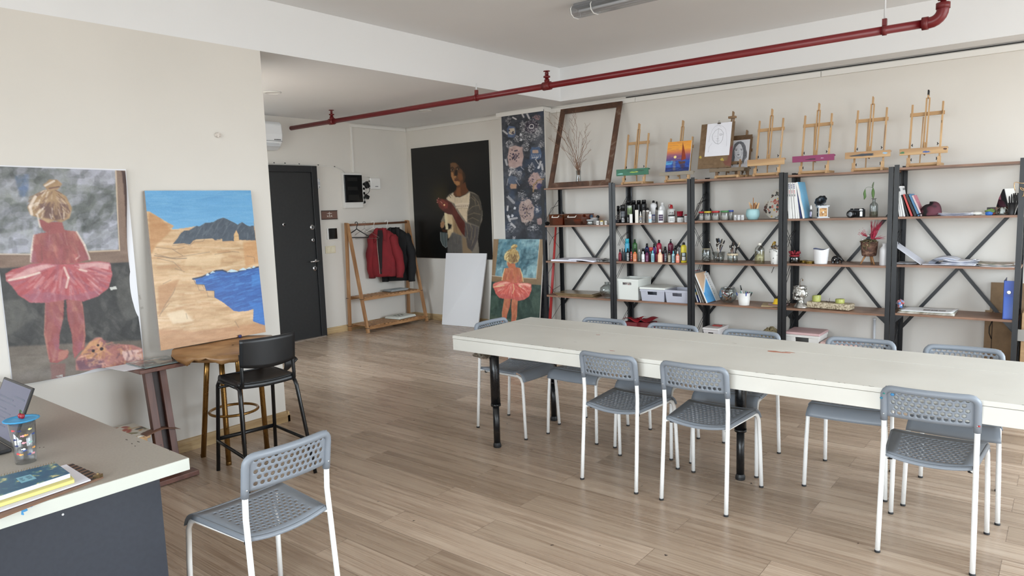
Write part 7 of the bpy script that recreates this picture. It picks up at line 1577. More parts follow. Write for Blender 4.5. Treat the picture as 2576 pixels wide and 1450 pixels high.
# row 3 of bay 3: books and boards leaning, bowl of pencils, cup of markers, plate with bell
def leaning(label, name, cat, bay, row, pxb, pxt, hpx, th, dp, mat, d=.0, face=None, cover=None):
 """a board / book standing on edge, leaning to one side: pxb base px of its lower corner, pxt px of its top corner"""
 Pb = SP(bay, row, pxb, d); k = mpp(Pb); h = hpx*k; Xt = xat(pxt, SY0+d, Pb.z+h); a = math.atan2(Xt-Pb.x, h); L = h/math.cos(a)
 t = thing(name, label, cat, Pb); R = rotm('Y', a); b = B(); b.box(R @ Vector((th/2, dp/2, L/2)), (th, dp, L), R); b.v = [v+Vector((0, 0, max(0, math.sin(a)*th) if a > 0 else 0)) for v in b.v]
 b.obj('block', mat, t, bevel=.0006)
 if cover:
  for x0_, c_ in cover:
   b = B(); b.box(R @ Vector((x0_, dp/2, L/2))+Vector((0, 0, max(0, math.sin(a)*th))), (.0022, dp+.002, L+.002), R); b.obj('cover', M(c_, .45), t)
 return t, R, L, a, Pb
def face_pic(t, R, L, th, dp, p, name, mat):
 Pb = t.location; up = Vector((0, 0, 0))
 O = Vector(Pb)+R @ Vector((th+.0012, 0, L)); U = Vector((0, dp, 0)); V = R @ Vector((0, 0, -L)); return p.mesh(name, O, tuple(U), tuple(V), mat, t)
C3 = 290/1911.0
m_face = vcol('painted_board_face', .45)
unit_q = [(0, 0), (1, 0), (1, 1), (0, 1)]
t, R, L, a, Pb = leaning('painted board with a red band above orange and blue, leaning first behind the post', 'painted_board', 'board', 3, 3, 1754, 1728.5, 80, .012, .27, M((228, 228, 226), .6), .03)
p = Pic(unit_q, 70, 90, (236, 120, 62)); p.poly([(0, 0), (1, 0), (1, .05), (0, .07)], (232, 232, 232), 0); p.poly([(0, .06), (1, .05), (1, .17), (0, .18)], (196, 44, 44), 0, 1, 8); p.poly([(0, .60), (.4, .55), (1, .62), (1, 1), (0, 1)], (44, 76, 170), 0, 1, 12); p.poly([(0, .58), (.3, .52), (.6, .6), (.5, .72), (.2, .68), (0, .7)], (96, 176, 226), 0, 1); p.poly([(0, .70), (.3, .66), (.6, .70), (.9, .62), (1, .74), (.5, .80), (0, .78)], (234, 206, 96), 0, 1); p.poly([(.1, .86), (.4, .8), (.9, .86), (.6, .93)], (90, 160, 220), 0, 1)
face_pic(t, R, L, .012, .27, p, 'painted_face', m_face)
for k, (pxb, pxt) in enumerate(((1762, 1736), (1768, 1741))): leaning(('thin grey edged board between the two painted boards, left', 'thin grey edged board between the two painted boards, right')[k].replace(', left', ', nearer the orange one').replace(', right', ', nearer the beige one'), 'thin_board', 'board', 3, 3, pxb, pxt, 76, .006, .26, M((150, 146, 142) if k else (206, 204, 200), .6), .02)
t, R, L, a, Pb = leaning('beige and sky blue painted board leaning beside the glass bowl', 'painted_board', 'board', 3, 3, 1777, 1746, 73, .014, .27, M((226, 226, 224), .6), .01)
p = Pic(unit_q, 80, 90, (214, 180, 148)); p.a += ((fbm(90, 80, 20, 4)-.5)*16)[:, :, None]; p.poly([(.93, 0), (1, 0), (1, 1), (0, 1), (0, .66), (.06, .63)], (88, 164, 220), 0, 1, 14); p.line([(.96, 0), (.6, .26), (.06, .64)], 5, (232, 232, 230), .95)
face_pic(t, R, L, .014, .27, p, 'painted_face', m_face)
t, R, L, a, Pb = leaning('white board with a column of red and black marks behind the sky blue one', 'marked_board', 'board', 3, 3, 1801, 1770, 69, .006, .10, M((230, 230, 228), .6), .20)
p = Pic(unit_q, 40, 80, (230, 230, 228)); [p.dot((.3+.05*(k % 2), .1+k*.08), 2.2, (150, 50, 50) if k < 3 else (90, 90, 96), .9) for k in range(9)]; face_pic(t, R, L, .006, .10, p, 'marks', m_face)
P = SP(3, 3, 1720+735*C3, .17); kk = mpp(P); rb = 150*C3*kk
t = lathe_glass('glass_bowl', 'round open clear glass bowl of pencils and scraps', 'bowl', P, [(.001, .01), (.4, 0), (.45, .02), (.8, .28), (1.0, .80), (.92, 1.35), (.72, 1.66), (.69, 1.65), (.88, 1.33), (.96, .80), (.77, .30), (.42, .05), (.001, .05)], m_gl, rb, 30)
rg = random.Random(44)
for k2 in range(9):
 a = rg.uniform(0, 2*PI); b = B(); o_ = P+Vector((rb*.35*math.cos(a), rb*.35*math.sin(a), rb*.16+.004*k2)); d = Vector((-math.cos(a), -math.sin(a), rg.uniform(.3, 1.2))).normalized()
 b.tube([o_, o_+d*rb*rg.uniform(.9, 1.35), o_+d*rb*1.42], [.0045, .0045, .001], 6); single(b, 'pencil_stub', M(rg.choice([(176, 60, 62), (30, 30, 34), (206, 150, 110), (60, 40, 44), (236, 226, 216)]), .5), 'pencil lying in the round glass bowl', 'pencil', 'pencils in the glass bowl')
P = SP(3, 3, 1720+1000*C3, .06); kk = mpp(P); rc = 107*C3*kk; hc = 205*C3*kk
t = thing('marker_cup', 'white cup packed with marker pens', 'cup', P); b = B(); b.lathe([(rc*.76, 0), (rc*.78, .003), (rc, hc), (rc*.95, hc), (rc*.76, .01), (.001, .008)], (0, 0, 0), 28); b.obj('cup_body', M((222, 220, 216), .45), t)
rg = random.Random(15)
for k2 in range(17):
 a = rg.uniform(0, 2*PI); q_ = rc*.68*math.sqrt(rg.random()); lean = Vector((q_*math.cos(a)*1.1, q_*math.sin(a)*.8, .10)); L_ = rg.uniform(.105, .128)
 if k2 == 0: lean = Vector((-.022, 0, .10)); L_ = .185
 o_ = P+Vector((q_*math.cos(a)*.6, q_*math.sin(a)*.6, .012)); d = lean.normalized()
 m_t = thing('marker_pen', 'marker pen standing in the packed white cup', 'marker', o_, group='markers in the white cup')
 col = rg.choice([(226, 228, 232), (228, 228, 230), (40, 42, 46), (232, 232, 232)]); capc = rg.choice([(54, 80, 160), (30, 32, 34), (150, 60, 70), (66, 120, 110), (30, 34, 90), (196, 120, 150)])
 b = B(); b.tube([Vector((0, 0, 0)), d*L_*.72], .0052, 8); b.obj('barrel', M(col, .35), m_t); b = B(); b.tube([d*L_*.72, d*L_*.97, d*L_], [.0058, .0056, .003], 8); b.obj('cap', M(capc, .35), m_t)
P = SP(3, 3, 1936, .03); b = B(); b.box(P+Vector((-.01, .13, .004)), (.20, .22, .008), rotm('Z', .25)); single(b, 'kraft_envelope', M((186, 164, 124), .6), 'flat kraft envelope at the shelf end under the yellow bell', 'envelope')
P = SP(3, 3, 1952, .14); b = B(); b.lathe([(.001, .009), (.085, .009), (.092, .014), (.088, .018), (.001, .0135)], P+Vector((.02, .0, 0)), 32); single(b, 'pink_plate', M((178, 144, 142), .4), 'dusty pink round plate on the kraft envelope', 'plate')
t = thing('yellow_bell', 'small yellow bell with a dark handle on the pink plate', 'bell', P+Vector((.008, -.01, .0185))); b = B(); b.lathe([(.036, 0), (.037, .006), (.028, .014), (.025, .034), (.018, .048), (.006, .054)], (0, 0, 0), 24); b.obj('bell_body', M((232, 190, 40), .35), t); b = B(); b.tube([Vector((0, 0, .05)), Vector((.008, 0, .066)), Vector((.02, 0, .078))], .008, 8); b.obj('bell_handle', M((28, 26, 28), .4), t)
# a feather-like mark on the wall behind
p_ = ony(1720+1160*290/1502, 440+1240*280/1450, YB-.002); b = B(); b.bar(p_+Vector((-.012, 0, -.03)), p_+Vector((.012, 0, .03)), .006, .0015, (0, 1, 0)); single(b, 'wall_scratch', M((96, 92, 88), .7), 'short dark scratch on the wall below the oil bottle shelf', 'mark')
#  bay 4
C7 = 300/1673.0
cv = M((232, 232, 230), .5)
for k, (b0, t0) in enumerate(((132, 92), (160, 122), (196, 156), (232, 190), (264, 214))):
 t, R, L, a, Pb = leaning('leaning white magazine by the post, %s' % ('first at the post', 'second from the post', 'third from the post', 'fourth from the post', 'fifth, thinnest, next to the pale blue book')[k], 'magazine', 'magazine', 4, 1, 1960+b0*C7, 1960+t0*C7, 90, .0175 if k < 4 else .012, .22, cv, .02)
 if k < 4:
  for z0_, z1_, c_, nm_ in ((.83, .97, (84, 84, 128), 'spine_title'), (.70, .80, (190, 110, 110), 'spine_subtitle'), (.62, .68, (40, 40, 46), 'spine_number')):
   b = B(); n_ = 5
   for q in range(n_): za = z0_+(z1_-z0_)*q/n_; b.box(R @ Vector((.009, -.0006, L*(za+(z1_-z0_)*.35/n_)))+Vector((0, 0, 0)), (.007+.004*((q*7+k) % 2), .0012, L*(z1_-z0_)*.62/n_), R)
   b.obj(nm_, M(c_, .5), t)
t, R, L, a, Pb = leaning('pale blue book leaning at the end of the white magazine row', 'blue_book', 'book', 4, 1, 1960+330*C7, 1960+232*C7, 91, .016, .22, cv, .02)
p = Pic(unit_q, 60, 90, (112, 178, 214)); p.a += ((fbm(90, 60, 16, 4)-.5)*14)[:, :, None]; p.poly([(0, 0), (.06, .1), (.1, .3), (.04, .5), (.12, .8), (.05, 1), (0, 1)], (226, 230, 230), 1); face_pic(t, R, L, .016, .22, p, 'cover', m_face)
t, R, L, a, Pb = leaning('thin navy and white book slanted before the pale blue one', 'thin_book', 'book', 4, 1, 1960+305*C7, 1960+222*C7, 88, .007, .2, M((60, 76, 140), .5), .03)
P = SP(4, 1, 1960+445*C7, .03); k = mpp(P)
t = thing('spray_bottle', 'tiny clear spray bottle with white cap beside the pale blue book', 'bottle', P); b = B(); b.lathe([(.011, 0), (.0125, .002), (.0125, .07), (.007, .08)], (0, 0, 0), 18); b.obj('bottle_body', clear('spray_plastic', (206, 210, 222), .25, .08), t); b = B(); b.lathe([(.0085, .08), (.008, .10), (.004, .112), (.004, .120)], (0, 0, 0), 16); b.obj('cap', M((228, 228, 228), .4), t); b = B(); label_wrap(b, .0125, .018, .06, -2.2, -1.0); b.obj('label', M((150, 150, 180), .5), t)
# little gramophone
P = SP(4, 1, 1960+605*C7, .10); k = mpp(P); s = 175*C7*k
t = thing('gramophone', 'miniature gramophone with a dark flower horn on a painted box', 'gramophone', P); t.rotation_euler = (0, 0, .45)
w_ = s*.82
b = B(); b.box((0, 0, .004), (w_*1.12, w_*1.12, .008)); b.box((0, 0, s*.48), (w_*.86, w_*.86, s*.86)); b.box((0, 0, s*.93), (w_*1.06, w_*1.06, s*.07)); b.box((0, 0, s*.985), (w_*1.14, w_*1.14, s*.05)); bo = b.obj('cabinet', M((206, 210, 214), .35), t, bevel=.002)
b = B(); b.box((0, -w_*.432, s*.47), (w_*.70, .002, s*.66)); b.obj('front_panel', mottled('gilt_panel', [(.4, (150, 106, 60)), (.6, (206, 164, 106))], 60, .4), bo)
b = B(); b.box((-w_*.432, 0, s*.47), (.002, w_*.70, s*.66)); b.obj('side_panel', M((38, 34, 34), .4), bo)
b = B(); b.ell((0, -w_*.437, s*.47), (.008, .003, .009)); b.ell((-w_*.437, 0, s*.47), (.003, .006, .008)); b.obj('medallion', M((222, 222, 216), .4), bo)
b = B(); b.lathe([(.036, 0), (.036, .004), (.001, .005)], (0, 0, s*1.01), 24); b.obj('turntable', M((28, 28, 30), .35), t)
hc_ = Vector((-w_*.30, -w_*.34, s*1.46)); b = B(); b.tube([Vector((w_*.1, w_*.25, s*1.02)), Vector((w_*.05, w_*.2, s*1.12)), Vector((-.0, .0, s*1.18)), Vector((-w_*.1, -w_*.08, s*1.28))], [.005, .006, .008, .012], 10); b.obj('horn_neck', M((40, 42, 46), .3, .7), t)
b = B(); ax = (hc_-Vector((-w_*.1, -w_*.08, s*1.28))).normalized(); xa = ax.cross(Vector((0, 0, 1))).normalized(); ya = ax.cross(xa); n_ = 48; V_ = []
for i in range(9):
 f = i/8
 for q in range(n_):
  an = 2*PI*q/n_; r_ = .010+(s*.40)*f**1.5*(1+.14*f*abs(math.sin(an*4))-.10*f); V_.append(Vector((-w_*.1, -w_*.08, s*1.28))+ax*(s*.36*f-.02*f**5)+xa*(r_*math.cos(an))+ya*(r_*math.sin(an)))
b.add(V_, [(i*n_+q, i*n_+(q+1) % n_, (i+1)*n_+(q+1) % n_, (i+1)*n_+q) for i in range(8) for q in range(n_)], True); b.obj('horn', M((66, 72, 78), .28, .75), t, solid=.0015)
# old camera
P = SP(4, 1, 1960+1090*C7, .12); k = mpp(P); w_ = 185*C7*k/.86; h_ = w_*.58
t = thing('film_camera', 'old black and chrome film camera', 'camera', P); t.rotation_euler = (0, 0, -.34)
b = B(); b.box((0, 0, h_*.40), (w_, .036, h_*.72)); bo = b.obj('camera_body', M((24, 24, 26), .5), t, bevel=.005)
b = B(); b.box((0, 0, h_*.80), (w_*.98, .034, h_*.12)); b.box((w_*.36, 0, h_*.87), (w_*.24, .034, h_*.10)); b.box((.0, -.004, h_*.93), (w_*.3, .036, h_*.16), taper=.75); b.obj('top_plate', M((66, 68, 72), .3, .6), t, bevel=.002)
b = B(); b.lohi((w_*.30, -.0205, h_*.14), (w_*.46, -.018, h_*.66)); b.box((w_*.36, -.0185, h_*.84), (w_*.2, .002, h_*.1)); b.obj('chrome_trim', M((206, 210, 214), .2, .9), t)
b = B(); b.lathe([(.012, 0), (.012, .010), (.009, .012)], (-w_*.36, 0, h_*.86), 16); b.lathe([(.009, 0), (.009, .008)], (w_*.40, 0, h_*.92), 14); b.obj('dial', M((50, 52, 56), .3, .7), t)
b = B(); Rl = rotm('X', PI/2); lc = Vector((-w_*.16, -.018, h_*.40)); b.lathe([(.030, 0), (.030, .014), (.027, .016), (.027, .030), (.032, .032), (.032, .054), (.027, .056), (.021, .046), (.001, .044)], lc, 28, Rl); lo_ = b.obj('lens_barrel', M((20, 20, 22), .35), t)
b = B(); b.lathe([(.001, .047), (.020, .0465), (.0202, .0472)], lc, 24, Rl); b.obj('lens_glass', M((22, 26, 36), .05), lo_)
# bottle with a drooping plant
P = SP(4, 1, 1960+1325*C7, .10); k = mpp(P); rb = 54*C7*k; hb = 265*C7*k
t = thing('plant_bottle', 'clear glass bottle of water with a drooping green cutting', 'bottle', P); b = B(); b.lathe([(.001, .003), (rb*.95, 0), (rb, .005), (rb, hb*.62), (rb*.9, hb*.70), (rb*.42, hb*.80), (rb*.38, hb*.94), (rb*.68, hb*.985), (rb*.68, hb), (rb*.5, hb), (rb*.3, hb*.94), (rb*.33, hb*.8), (rb*.84, hb*.69), (rb*.93, hb*.6), (rb*.93, .010), (.001, .008)], (0, 0, 0), 28); b.obj('bottle_body', m_gl, t)
b = B(); b.lathe([(.001, .006), (rb*.92, .006), (rb*.92, hb*.30), (.001, hb*.30)], (0, 0, 0), 24); b.obj('water', clear('bottle_water', (240, 238, 226), .08), t)
u_ = C7*k; pl = thing('plant_cutting', 'green cutting with three hanging leaves in the glass bottle', 'plant', P+Vector((0, 0, .01)))
b = B(); st_ = [Vector((0, 0, .0)), Vector((-.004, 0, hb*.5)), Vector((-.022*0-.01, 0, hb*.98)), Vector((-.014, 0, hb+.06)), Vector((-20*u_, 0, hb+128*u_)), Vector((-45*u_, 0, hb+140*u_)), Vector((-85*u_, 0, hb+143*u_)), Vector((-108*u_, 0, hb+130*u_)), Vector((-118*u_, 0, hb+112*u_))]
b.tube(st_, [.002, .002, .002, .002, .0017, .0015, .0013, .0012, .001], 6); b.obj('stem', M((70, 96, 54), .5), pl)
def leaf(pts, wd, m):
 b = B(); n_ = 10; P3 = [Vector(q) for q in pts]
 def cr(f):
  x = f*(len(P3)-1); i = min(int(x), len(P3)-2); return P3[i].lerp(P3[i+1], x-i)
 b.grid(lambda u, v: cr(v)+Vector(((u-.5)*wd*math.sin(PI*min(1, v*.93+.03))**.8, .006*abs(u-.5)*2-.002, 0)), 4, n_); b.obj('leaf', m, pl, solid=.0008)
lf = M((96, 132, 70), .45)
leaf([(-118*u_, 0, hb+116*u_), (-124*u_, -.004, hb+60*u_), (-116*u_, -.004, hb+10*u_), (-128*u_, 0, hb-30*u_)], 34*u_, lf); leaf([(-18*u_, 0, hb+128*u_), (-14*u_, -.006, hb+60*u_), (-12*u_, -.006, hb-20*u_)], 40*u_, lf); leaf([(-20*u_, 0, hb+118*u_), (-22*u_, -.002, hb+160*u_), (-10*u_, 0, hb+212*u_)], 20*u_, M((110, 124, 92), .5))
# second row of bay 4
P = SP(4, 2, 1960+215*C7, .07); k = mpp(P); rj = 75*C7*k; hj = 95*C7*k
t = thing('low_jar', 'low glass jar with dark contents topped by red clay pieces', 'jar', P); b = B(); b.lathe([(.001, .003), (rj*.86, 0), (rj, .01), (rj, hj*.8), (rj*.9, hj), (rj*.84, hj), (rj*.93, hj*.78), (rj*.93, .012), (.001, .009)], (0, 0, 0), 26); b.obj('jar_body', clear('smoky_glass', (150, 156, 156), .2), t)
b = B(); b.lathe([(.001, .01), (rj*.9, .012), (rj*.9, hj*.6), (.001, hj*.7)], (0, 0, 0), 22); b.obj('dark_contents', mottled('dark_beads', [(.42, (44, 46, 48)), (.55, (110, 112, 112))], 80, .5), t)
b = B(); b.lathe([(rj*.88, hj), (rj*.94, hj+.002), (rj*.94, hj+.010), (rj*.8, hj+.012)], (0, 0, 0), 24); b.obj('red_rim', M((150, 40, 52), .4), t)
rg = random.Random(2)
for i in range(7):
 a = 2*PI*i/7; b = B(); o_ = P+Vector((rj*.5*math.cos(a), rj*.4*math.sin(a), hj+.016)); d = Vector((math.cos(a)*.5, math.sin(a)*.3, rg.uniform(.15, .8))).normalized(); b.tube([o_, o_+d*.015, o_+d*rg.uniform(.028, .042)], [.006, .0095, .006], 8); b.ell(o_+d*.032, (.0085, .0085, .0085), 8, 6); single(b, 'red_clay_piece', M((140, 34, 48), .6), 'dark red clay piece resting on the low glass jar', 'clay', 'red clay pieces on the low jar')
m_goldlid = M((150, 124, 60), .3, .85)
for cx_, d_, lab in ((345, .14, 'shallow gold tin lying farther from the white crumpled cup'), (430, .07, 'shallow gold tin lying next to the white crumpled cup')):
 P = SP(4, 2, 1960+cx_*C7, d_); b = B(); r_ = .038
 for q in range(2 if d_ > .1 else 2): b.lathe([(r_*.96, q*.011), (r_, q*.011+.002), (r_, q*.011+.008), (r_*.93, q*.011+.0105), (r_*.9, q*.011+.0095), (.001, q*.011+.0095)], P, 28)
 single(b, 'gold_tin', m_goldlid, lab, 'tin', 'shallow gold tins')
P = SP(4, 2, 1960+585*C7, .06); k = mpp(P); rc = 104*C7*k; hc = 205*C7*k
t = thing('paper_cup', 'white cup with a crumpled rim, scratched with faint marks', 'cup', P); b = B()
def cupf(u, v, rr_=1.0):
 a = 2*PI*u; r_ = rc*(.78+.22*v)*rr_; z = hc*v*(.97+.03*math.sin(a*2+.5)*v)+(.016*v**6*max(0, math.cos(a-2.6))**3+.012*v**6*max(0, math.cos(a+.2))**3); return Vector((r_*math.cos(a), r_*math.sin(a), z))
b.grid(cupf, 40, 12); b.lathe([(.001, .002), (rc*.78, .002)], (0, 0, 0), 24); b.obj('cup_body', mottled('white_ceramic_marked', [(.30, (120, 110, 108)), (.35, (226, 226, 226))], 18, .5, 8), t, solid=.002)
b = B(); b.grid(lambda u, v: cupf(u, .93+.07*v, .968), 40, 3); b.obj('inner_rim', M((84, 88, 112), .5), t)
# elephant figurine
P = SP(4, 2, 1960+805*C7, .13); k = mpp(P); s = 150*C7*k
t = thing('elephant_figurine', 'glossy black elephant figurine', 'figurine', P); t.rotation_euler = (0, 0, -.15); b = B()
b.ell((-s*.08, 0, s*.44), (s*.36, s*.22, s*.27), 18, 12); b.ell((s*.24, 0, s*.50), (s*.20, s*.18, s*.22), 16, 10); b.ell((-s*.25, 0, s*.40), (s*.2, s*.2, s*.24), 14, 10)
for x in (-.30, .10):
 for y in (-.12, .12): b.tube([Vector((s*x, s*y, s*.42)), Vector((s*x, s*y, s*.18)), Vector((s*x, s*y, 0))], [s*.12, s*.10, s*.11], 12)
b.tube([Vector((s*.34, 0, s*.52)), Vector((s*.46, 0, s*.36)), Vector((s*.47, 0, s*.18)), Vector((s*.42, 0, s*.06)), Vector((s*.50, 0, s*.02))], [s*.13, s*.095, s*.07, s*.055, s*.04], 12)
for y in (-1, 1): b.ell((s*.22, y*s*.20, s*.48), (s*.17, s*.03, s*.22), 14, 8, rotm('Z', y*.25)); b.tube([Vector((s*.38, y*s*.08, s*.40)), Vector((s*.50, y*s*.10, s*.30)), Vector((s*.56, y*s*.1, s*.33))], [s*.035, s*.025, s*.01], 8)
b.tube([Vector((-s*.43, 0, s*.45)), Vector((-s*.48, 0, s*.3)), Vector((-s*.46, 0, s*.18))], [s*.03, s*.022, s*.02], 8)
o = b.obj('carved_body', M((22, 21, 22), .18), t); md = o.modifiers.new('fuse', 'REMESH'); md.mode = 'VOXEL'; md.voxel_size = .0016; md.use_smooth_shade = True
b = B(); b.ell((-s*.10, -s*.205, s*.36), (s*.05, s*.02, s*.08), 10, 8); b.obj('pale_inlay', M((214, 206, 200), .4), t)
# planter on tripod with pink dried grass
P = SP(4, 2, 1960+1258*C7, .12); k = mpp(P); rp = 112*C7*k; h0 = 115*C7*k; h1 = 320*C7*k
t = thing('tripod_planter', 'rust brown planter on three wooden legs with moss', 'planter', P); b = B(); b.lathe([(rp*.62, h0), (rp*.80, h0+.004), (rp*.86, h0+.02), (rp, h1), (rp*.93, h1), (rp*.8, h0+.03), (.001, h0+.02)], (0, 0, 0), 28); b.obj('pot_body', mottled('rusty_brown_pot', [(.35, (70, 48, 40)), (.52, (104, 74, 60)), (.66, (140, 110, 92))], 40, .8, 8, 0, .4), t)
for q in range(3):
 a = -PI/2+2*PI*q/3+.9; b = B(); b.tube([Vector((rp*.42*math.cos(a), rp*.42*math.sin(a), h0+.006)), Vector((rp*.95*math.cos(a), rp*.95*math.sin(a), 0))], [.009, .006], 10); b.obj('leg', M((166, 122, 82), .5), t)
b = B(); rg = random.Random(13)
for i in range(60):
 a = rg.uniform(0, 2*PI); q_ = rp*rg.uniform(.2, 1.03); z = h1-.004+rg.random()*.03*(1.2-q_/rp); sz = rg.uniform(.006, .013); b.ell((q_*math.cos(a), q_*math.sin(a), z), (sz, sz, sz*.7), 6, 5)
for i in range(14): a = -PI/2+rg.uniform(-.6, .3); z = h1-rg.random()*.075; b.ell((rp*(.86+.14*(z-h0)/(h1-h0))*math.cos(a)*1.02, rp*(.86+.14*(z-h0)/(h1-h0))*math.sin(a)*1.02, z), (.006, .004, .008), 6, 4)
b.obj('moss', mottled('moss', [(.4, (66, 62, 44)), (.55, (104, 96, 66)), (.65, (150, 128, 98))], 50, .9), t)
b = B(); b.ell((-rp*.72, -rp*.2, h1+.016), (.008, .008, .006)); b.ell((-rp*.05, -rp*.3, h1+.05), (.008, .008, .006)); b.obj('white_bud', M((222, 214, 208), .7), t)
b = B(); c0 = Vector((rp*.25, 0, h1-.01))
def tuft(b, o_, d, L_, n_, spread, r_):
 for _ in range(n_):
  dd = (d+Vector((rg.gauss(0, spread), rg.gauss(0, spread*.6), rg.gauss(0, spread)))).normalized(); l_ = L_*rg.uniform(.5, 1); mid = o_+dd*l_*.5+Vector((rg.gauss(0, .004), rg.gauss(0, .004), 0)); b.tube([o_, mid, o_+dd*l_+Vector((rg.gauss(0, .006), 0, 0))], [r_, r_*.8, r_*.3], 4, cap=False)
tuft(b, c0, Vector((.22, 0, 1)).normalized(), .20, 46, .13, .0022); tuft(b, c0+Vector((.03, 0, .10)), Vector((.55, 0, 1)).normalized(), .12, 14, .12, .0018); tuft(b, c0+Vector((.0, 0, .10)), Vector((-.05, 0, 1)).normalized(), .12, 10, .08, .0018); tuft(b, c0+Vector((.01, 0, .03)), Vector((1, 0, .25)).normalized(), .105, 22, .12, .0014); tuft(b, c0+Vector((-.035, 0, .05)), Vector((-.8, 0, .6)).normalized(), .075, 18, .22, .0014)
for _ in range(40): b.ell(c0+Vector((-.075+rg.gauss(0, .014), rg.gauss(0, .01), .085+rg.gauss(0, .014))), (.0025, .0025, .0025), 5, 4)
pk_ = b.obj('pink_dried_grass', mottled('pink_dried_grass', [(.4, (168, 40, 66)), (.6, (206, 70, 96))], 40, .7), t); pk_['kind'] = 'stuff'
P = SP(4, 2, 1960+1470*C7, .05); k = mpp(P); rb = 60*C7*k; hb = 310*C7*k
b = B(); b.lathe([(rb*.9, 0), (rb, .004), (rb, hb*.70), (rb*.9, hb*.78), (rb*.46, hb*.87), (rb*.42, hb*.95), (rb*.5, hb*.975), (rb*.5, hb), (rb*.38, hb), (rb*.36, hb*.9)], P, 26); single(b, 'white_bottle', M((214, 214, 216), .4), 'plain whitish bottle with short neck beside the tripod planter', 'bottle')
# third row: bust planter, stone tray, candles
P = SP(4, 3, 1960+285*C7, .10); k = mpp(P); s = 325*C7*k
t = thing('bust_planter', 'silver head shaped planter with curly hair in profile', 'planter', P); t.rotation_euler = (0, 0, 0); b = B()
b.lathe([(s*.26, 0), (s*.27, s*.03), (s*.22, s*.10), (s*.14, s*.20), (s*.115, s*.30), (s*.13, s*.42)], (s*.05, 0, 0), 20, sx=1.1)
b.ell((s*.04, 0, s*.66), (s*.225, s*.20, s*.27), 20, 14); b.ell((s*.15, 0, s*.58), (s*.15, s*.15, s*.20), 16, 10); b.ell((s*.22, 0, s*.48), (s*.075, s*.07, s*.06), 12, 8)
b.tube([Vector((s*.285, 0, s*.66)), Vector((s*.325, 0, s*.60)), Vector((s*.355, 0, s*.565)), Vector((s*.30, 0, s*.555))], [s*.028, s*.034, s*.038, s*.03], 10)
b.ell((s*.30, 0, s*.522), (s*.03, s*.05, s*.016), 10, 6); b.ell((s*.295, 0, s*.497), (s*.03, s*.045, s*.016), 10, 6); b.ell((s*.27, 0, s*.70), (s*.04, s*.12, s*.03), 12, 6)
rg = random.Random(77)
for i in range(120):
 a = rg.uniform(.45*PI, 1.55*PI) if i < 85 else rg.uniform(0, 2*PI); f = rg.random(); z = s*(.36+.52*f) if i < 85 else s*rg.uniform(.80, .90)
 rr0 = s*(.26-.03*abs(f-.5)) if i < 85 else s*.23; c_ = Vector((s*.02+rr0*math.cos(a), rr0*.92*math.sin(a), z)); b.ell(c_, (s*.05*rg.uniform(.7, 1.3), s*.05*rg.uniform(.7, 1.3), s*.04), 8, 6)
b.lathe([(s*.235, s*.80), (s*.25, s*.93), (s*.19, s*.93), (s*.17, s*.86), (.001, s*.85)], (s*.03, 0, 0), 22)
o = b.obj('cast_head', mottled('antique_silver', [(.36, (84, 82, 78)), (.5, (196, 194, 188)), (.7, (226, 224, 220))], 26, .28, 5, .75), t); md = o.modifiers.new('fuse', 'REMESH'); md.mode = 'VOXEL'; md.voxel_size = .0035; md.use_smooth_shade = True
b = B(); zt_ = s*.90; b.tube([Vector((s*.03, 0, zt_)), Vector((s*.01, 0, zt_+.04)), Vector((s*.03, 0, zt_+.072)), Vector((s*.08, 0, zt_+.082)), Vector((s*.11, 0, zt_+.07))], .0016, 6); b.tube([Vector((s*.02, 0, zt_)), Vector((-.004, 0, zt_+.03)), Vector((s*.04, 0, zt_+.05))], .0013, 6); b.ell((s*.115, 0, zt_+.062), (.006, .006, .009)); b.obj('dry_stalk', M((110, 88, 66), .8), t)
P = SP(4, 3, 1960+678*C7, .07); k = mpp(P); w_ = 560*C7*k/.93
t = thing('stone_tray', 'speckled beige stone candle tray', 'tray', P); t.rotation_euler = (0, 0, -.14); b = B(); b.box((0, .06, .032), (w_*.97, .13, .055), taper=1.02); o = b.obj('stone_block', mottled('speckled_stone', [(.34, (112, 98, 76)), (.5, (186, 172, 146)), (.66, (212, 200, 176))], 70, .8, 6, 0, .3), t, bevel=.008)
b = B(); b.tube([Vector((-.10, .05, .0615)), Vector((-.06, .06, .066)), Vector((-.02, .05, .064)), Vector((.03, .06, .066)), Vector((.07, .05, .063))], .003, 6); b.tube([Vector((.0, .05, .064)), Vector((-.006, .05, .082)), Vector((-.002, .05, .10))], .0018, 5); b.tube([Vector((-.04, .06, .064)), Vector((-.03, .04, .072)), Vector((-.01, .04, .066))], .0018, 5); b.obj('dry_twig', M((66, 52, 42), .8), t)
m_cand = mottled('green_wax', [(.35, (158, 164, 84)), (.65, (186, 190, 108))], 20, .35)
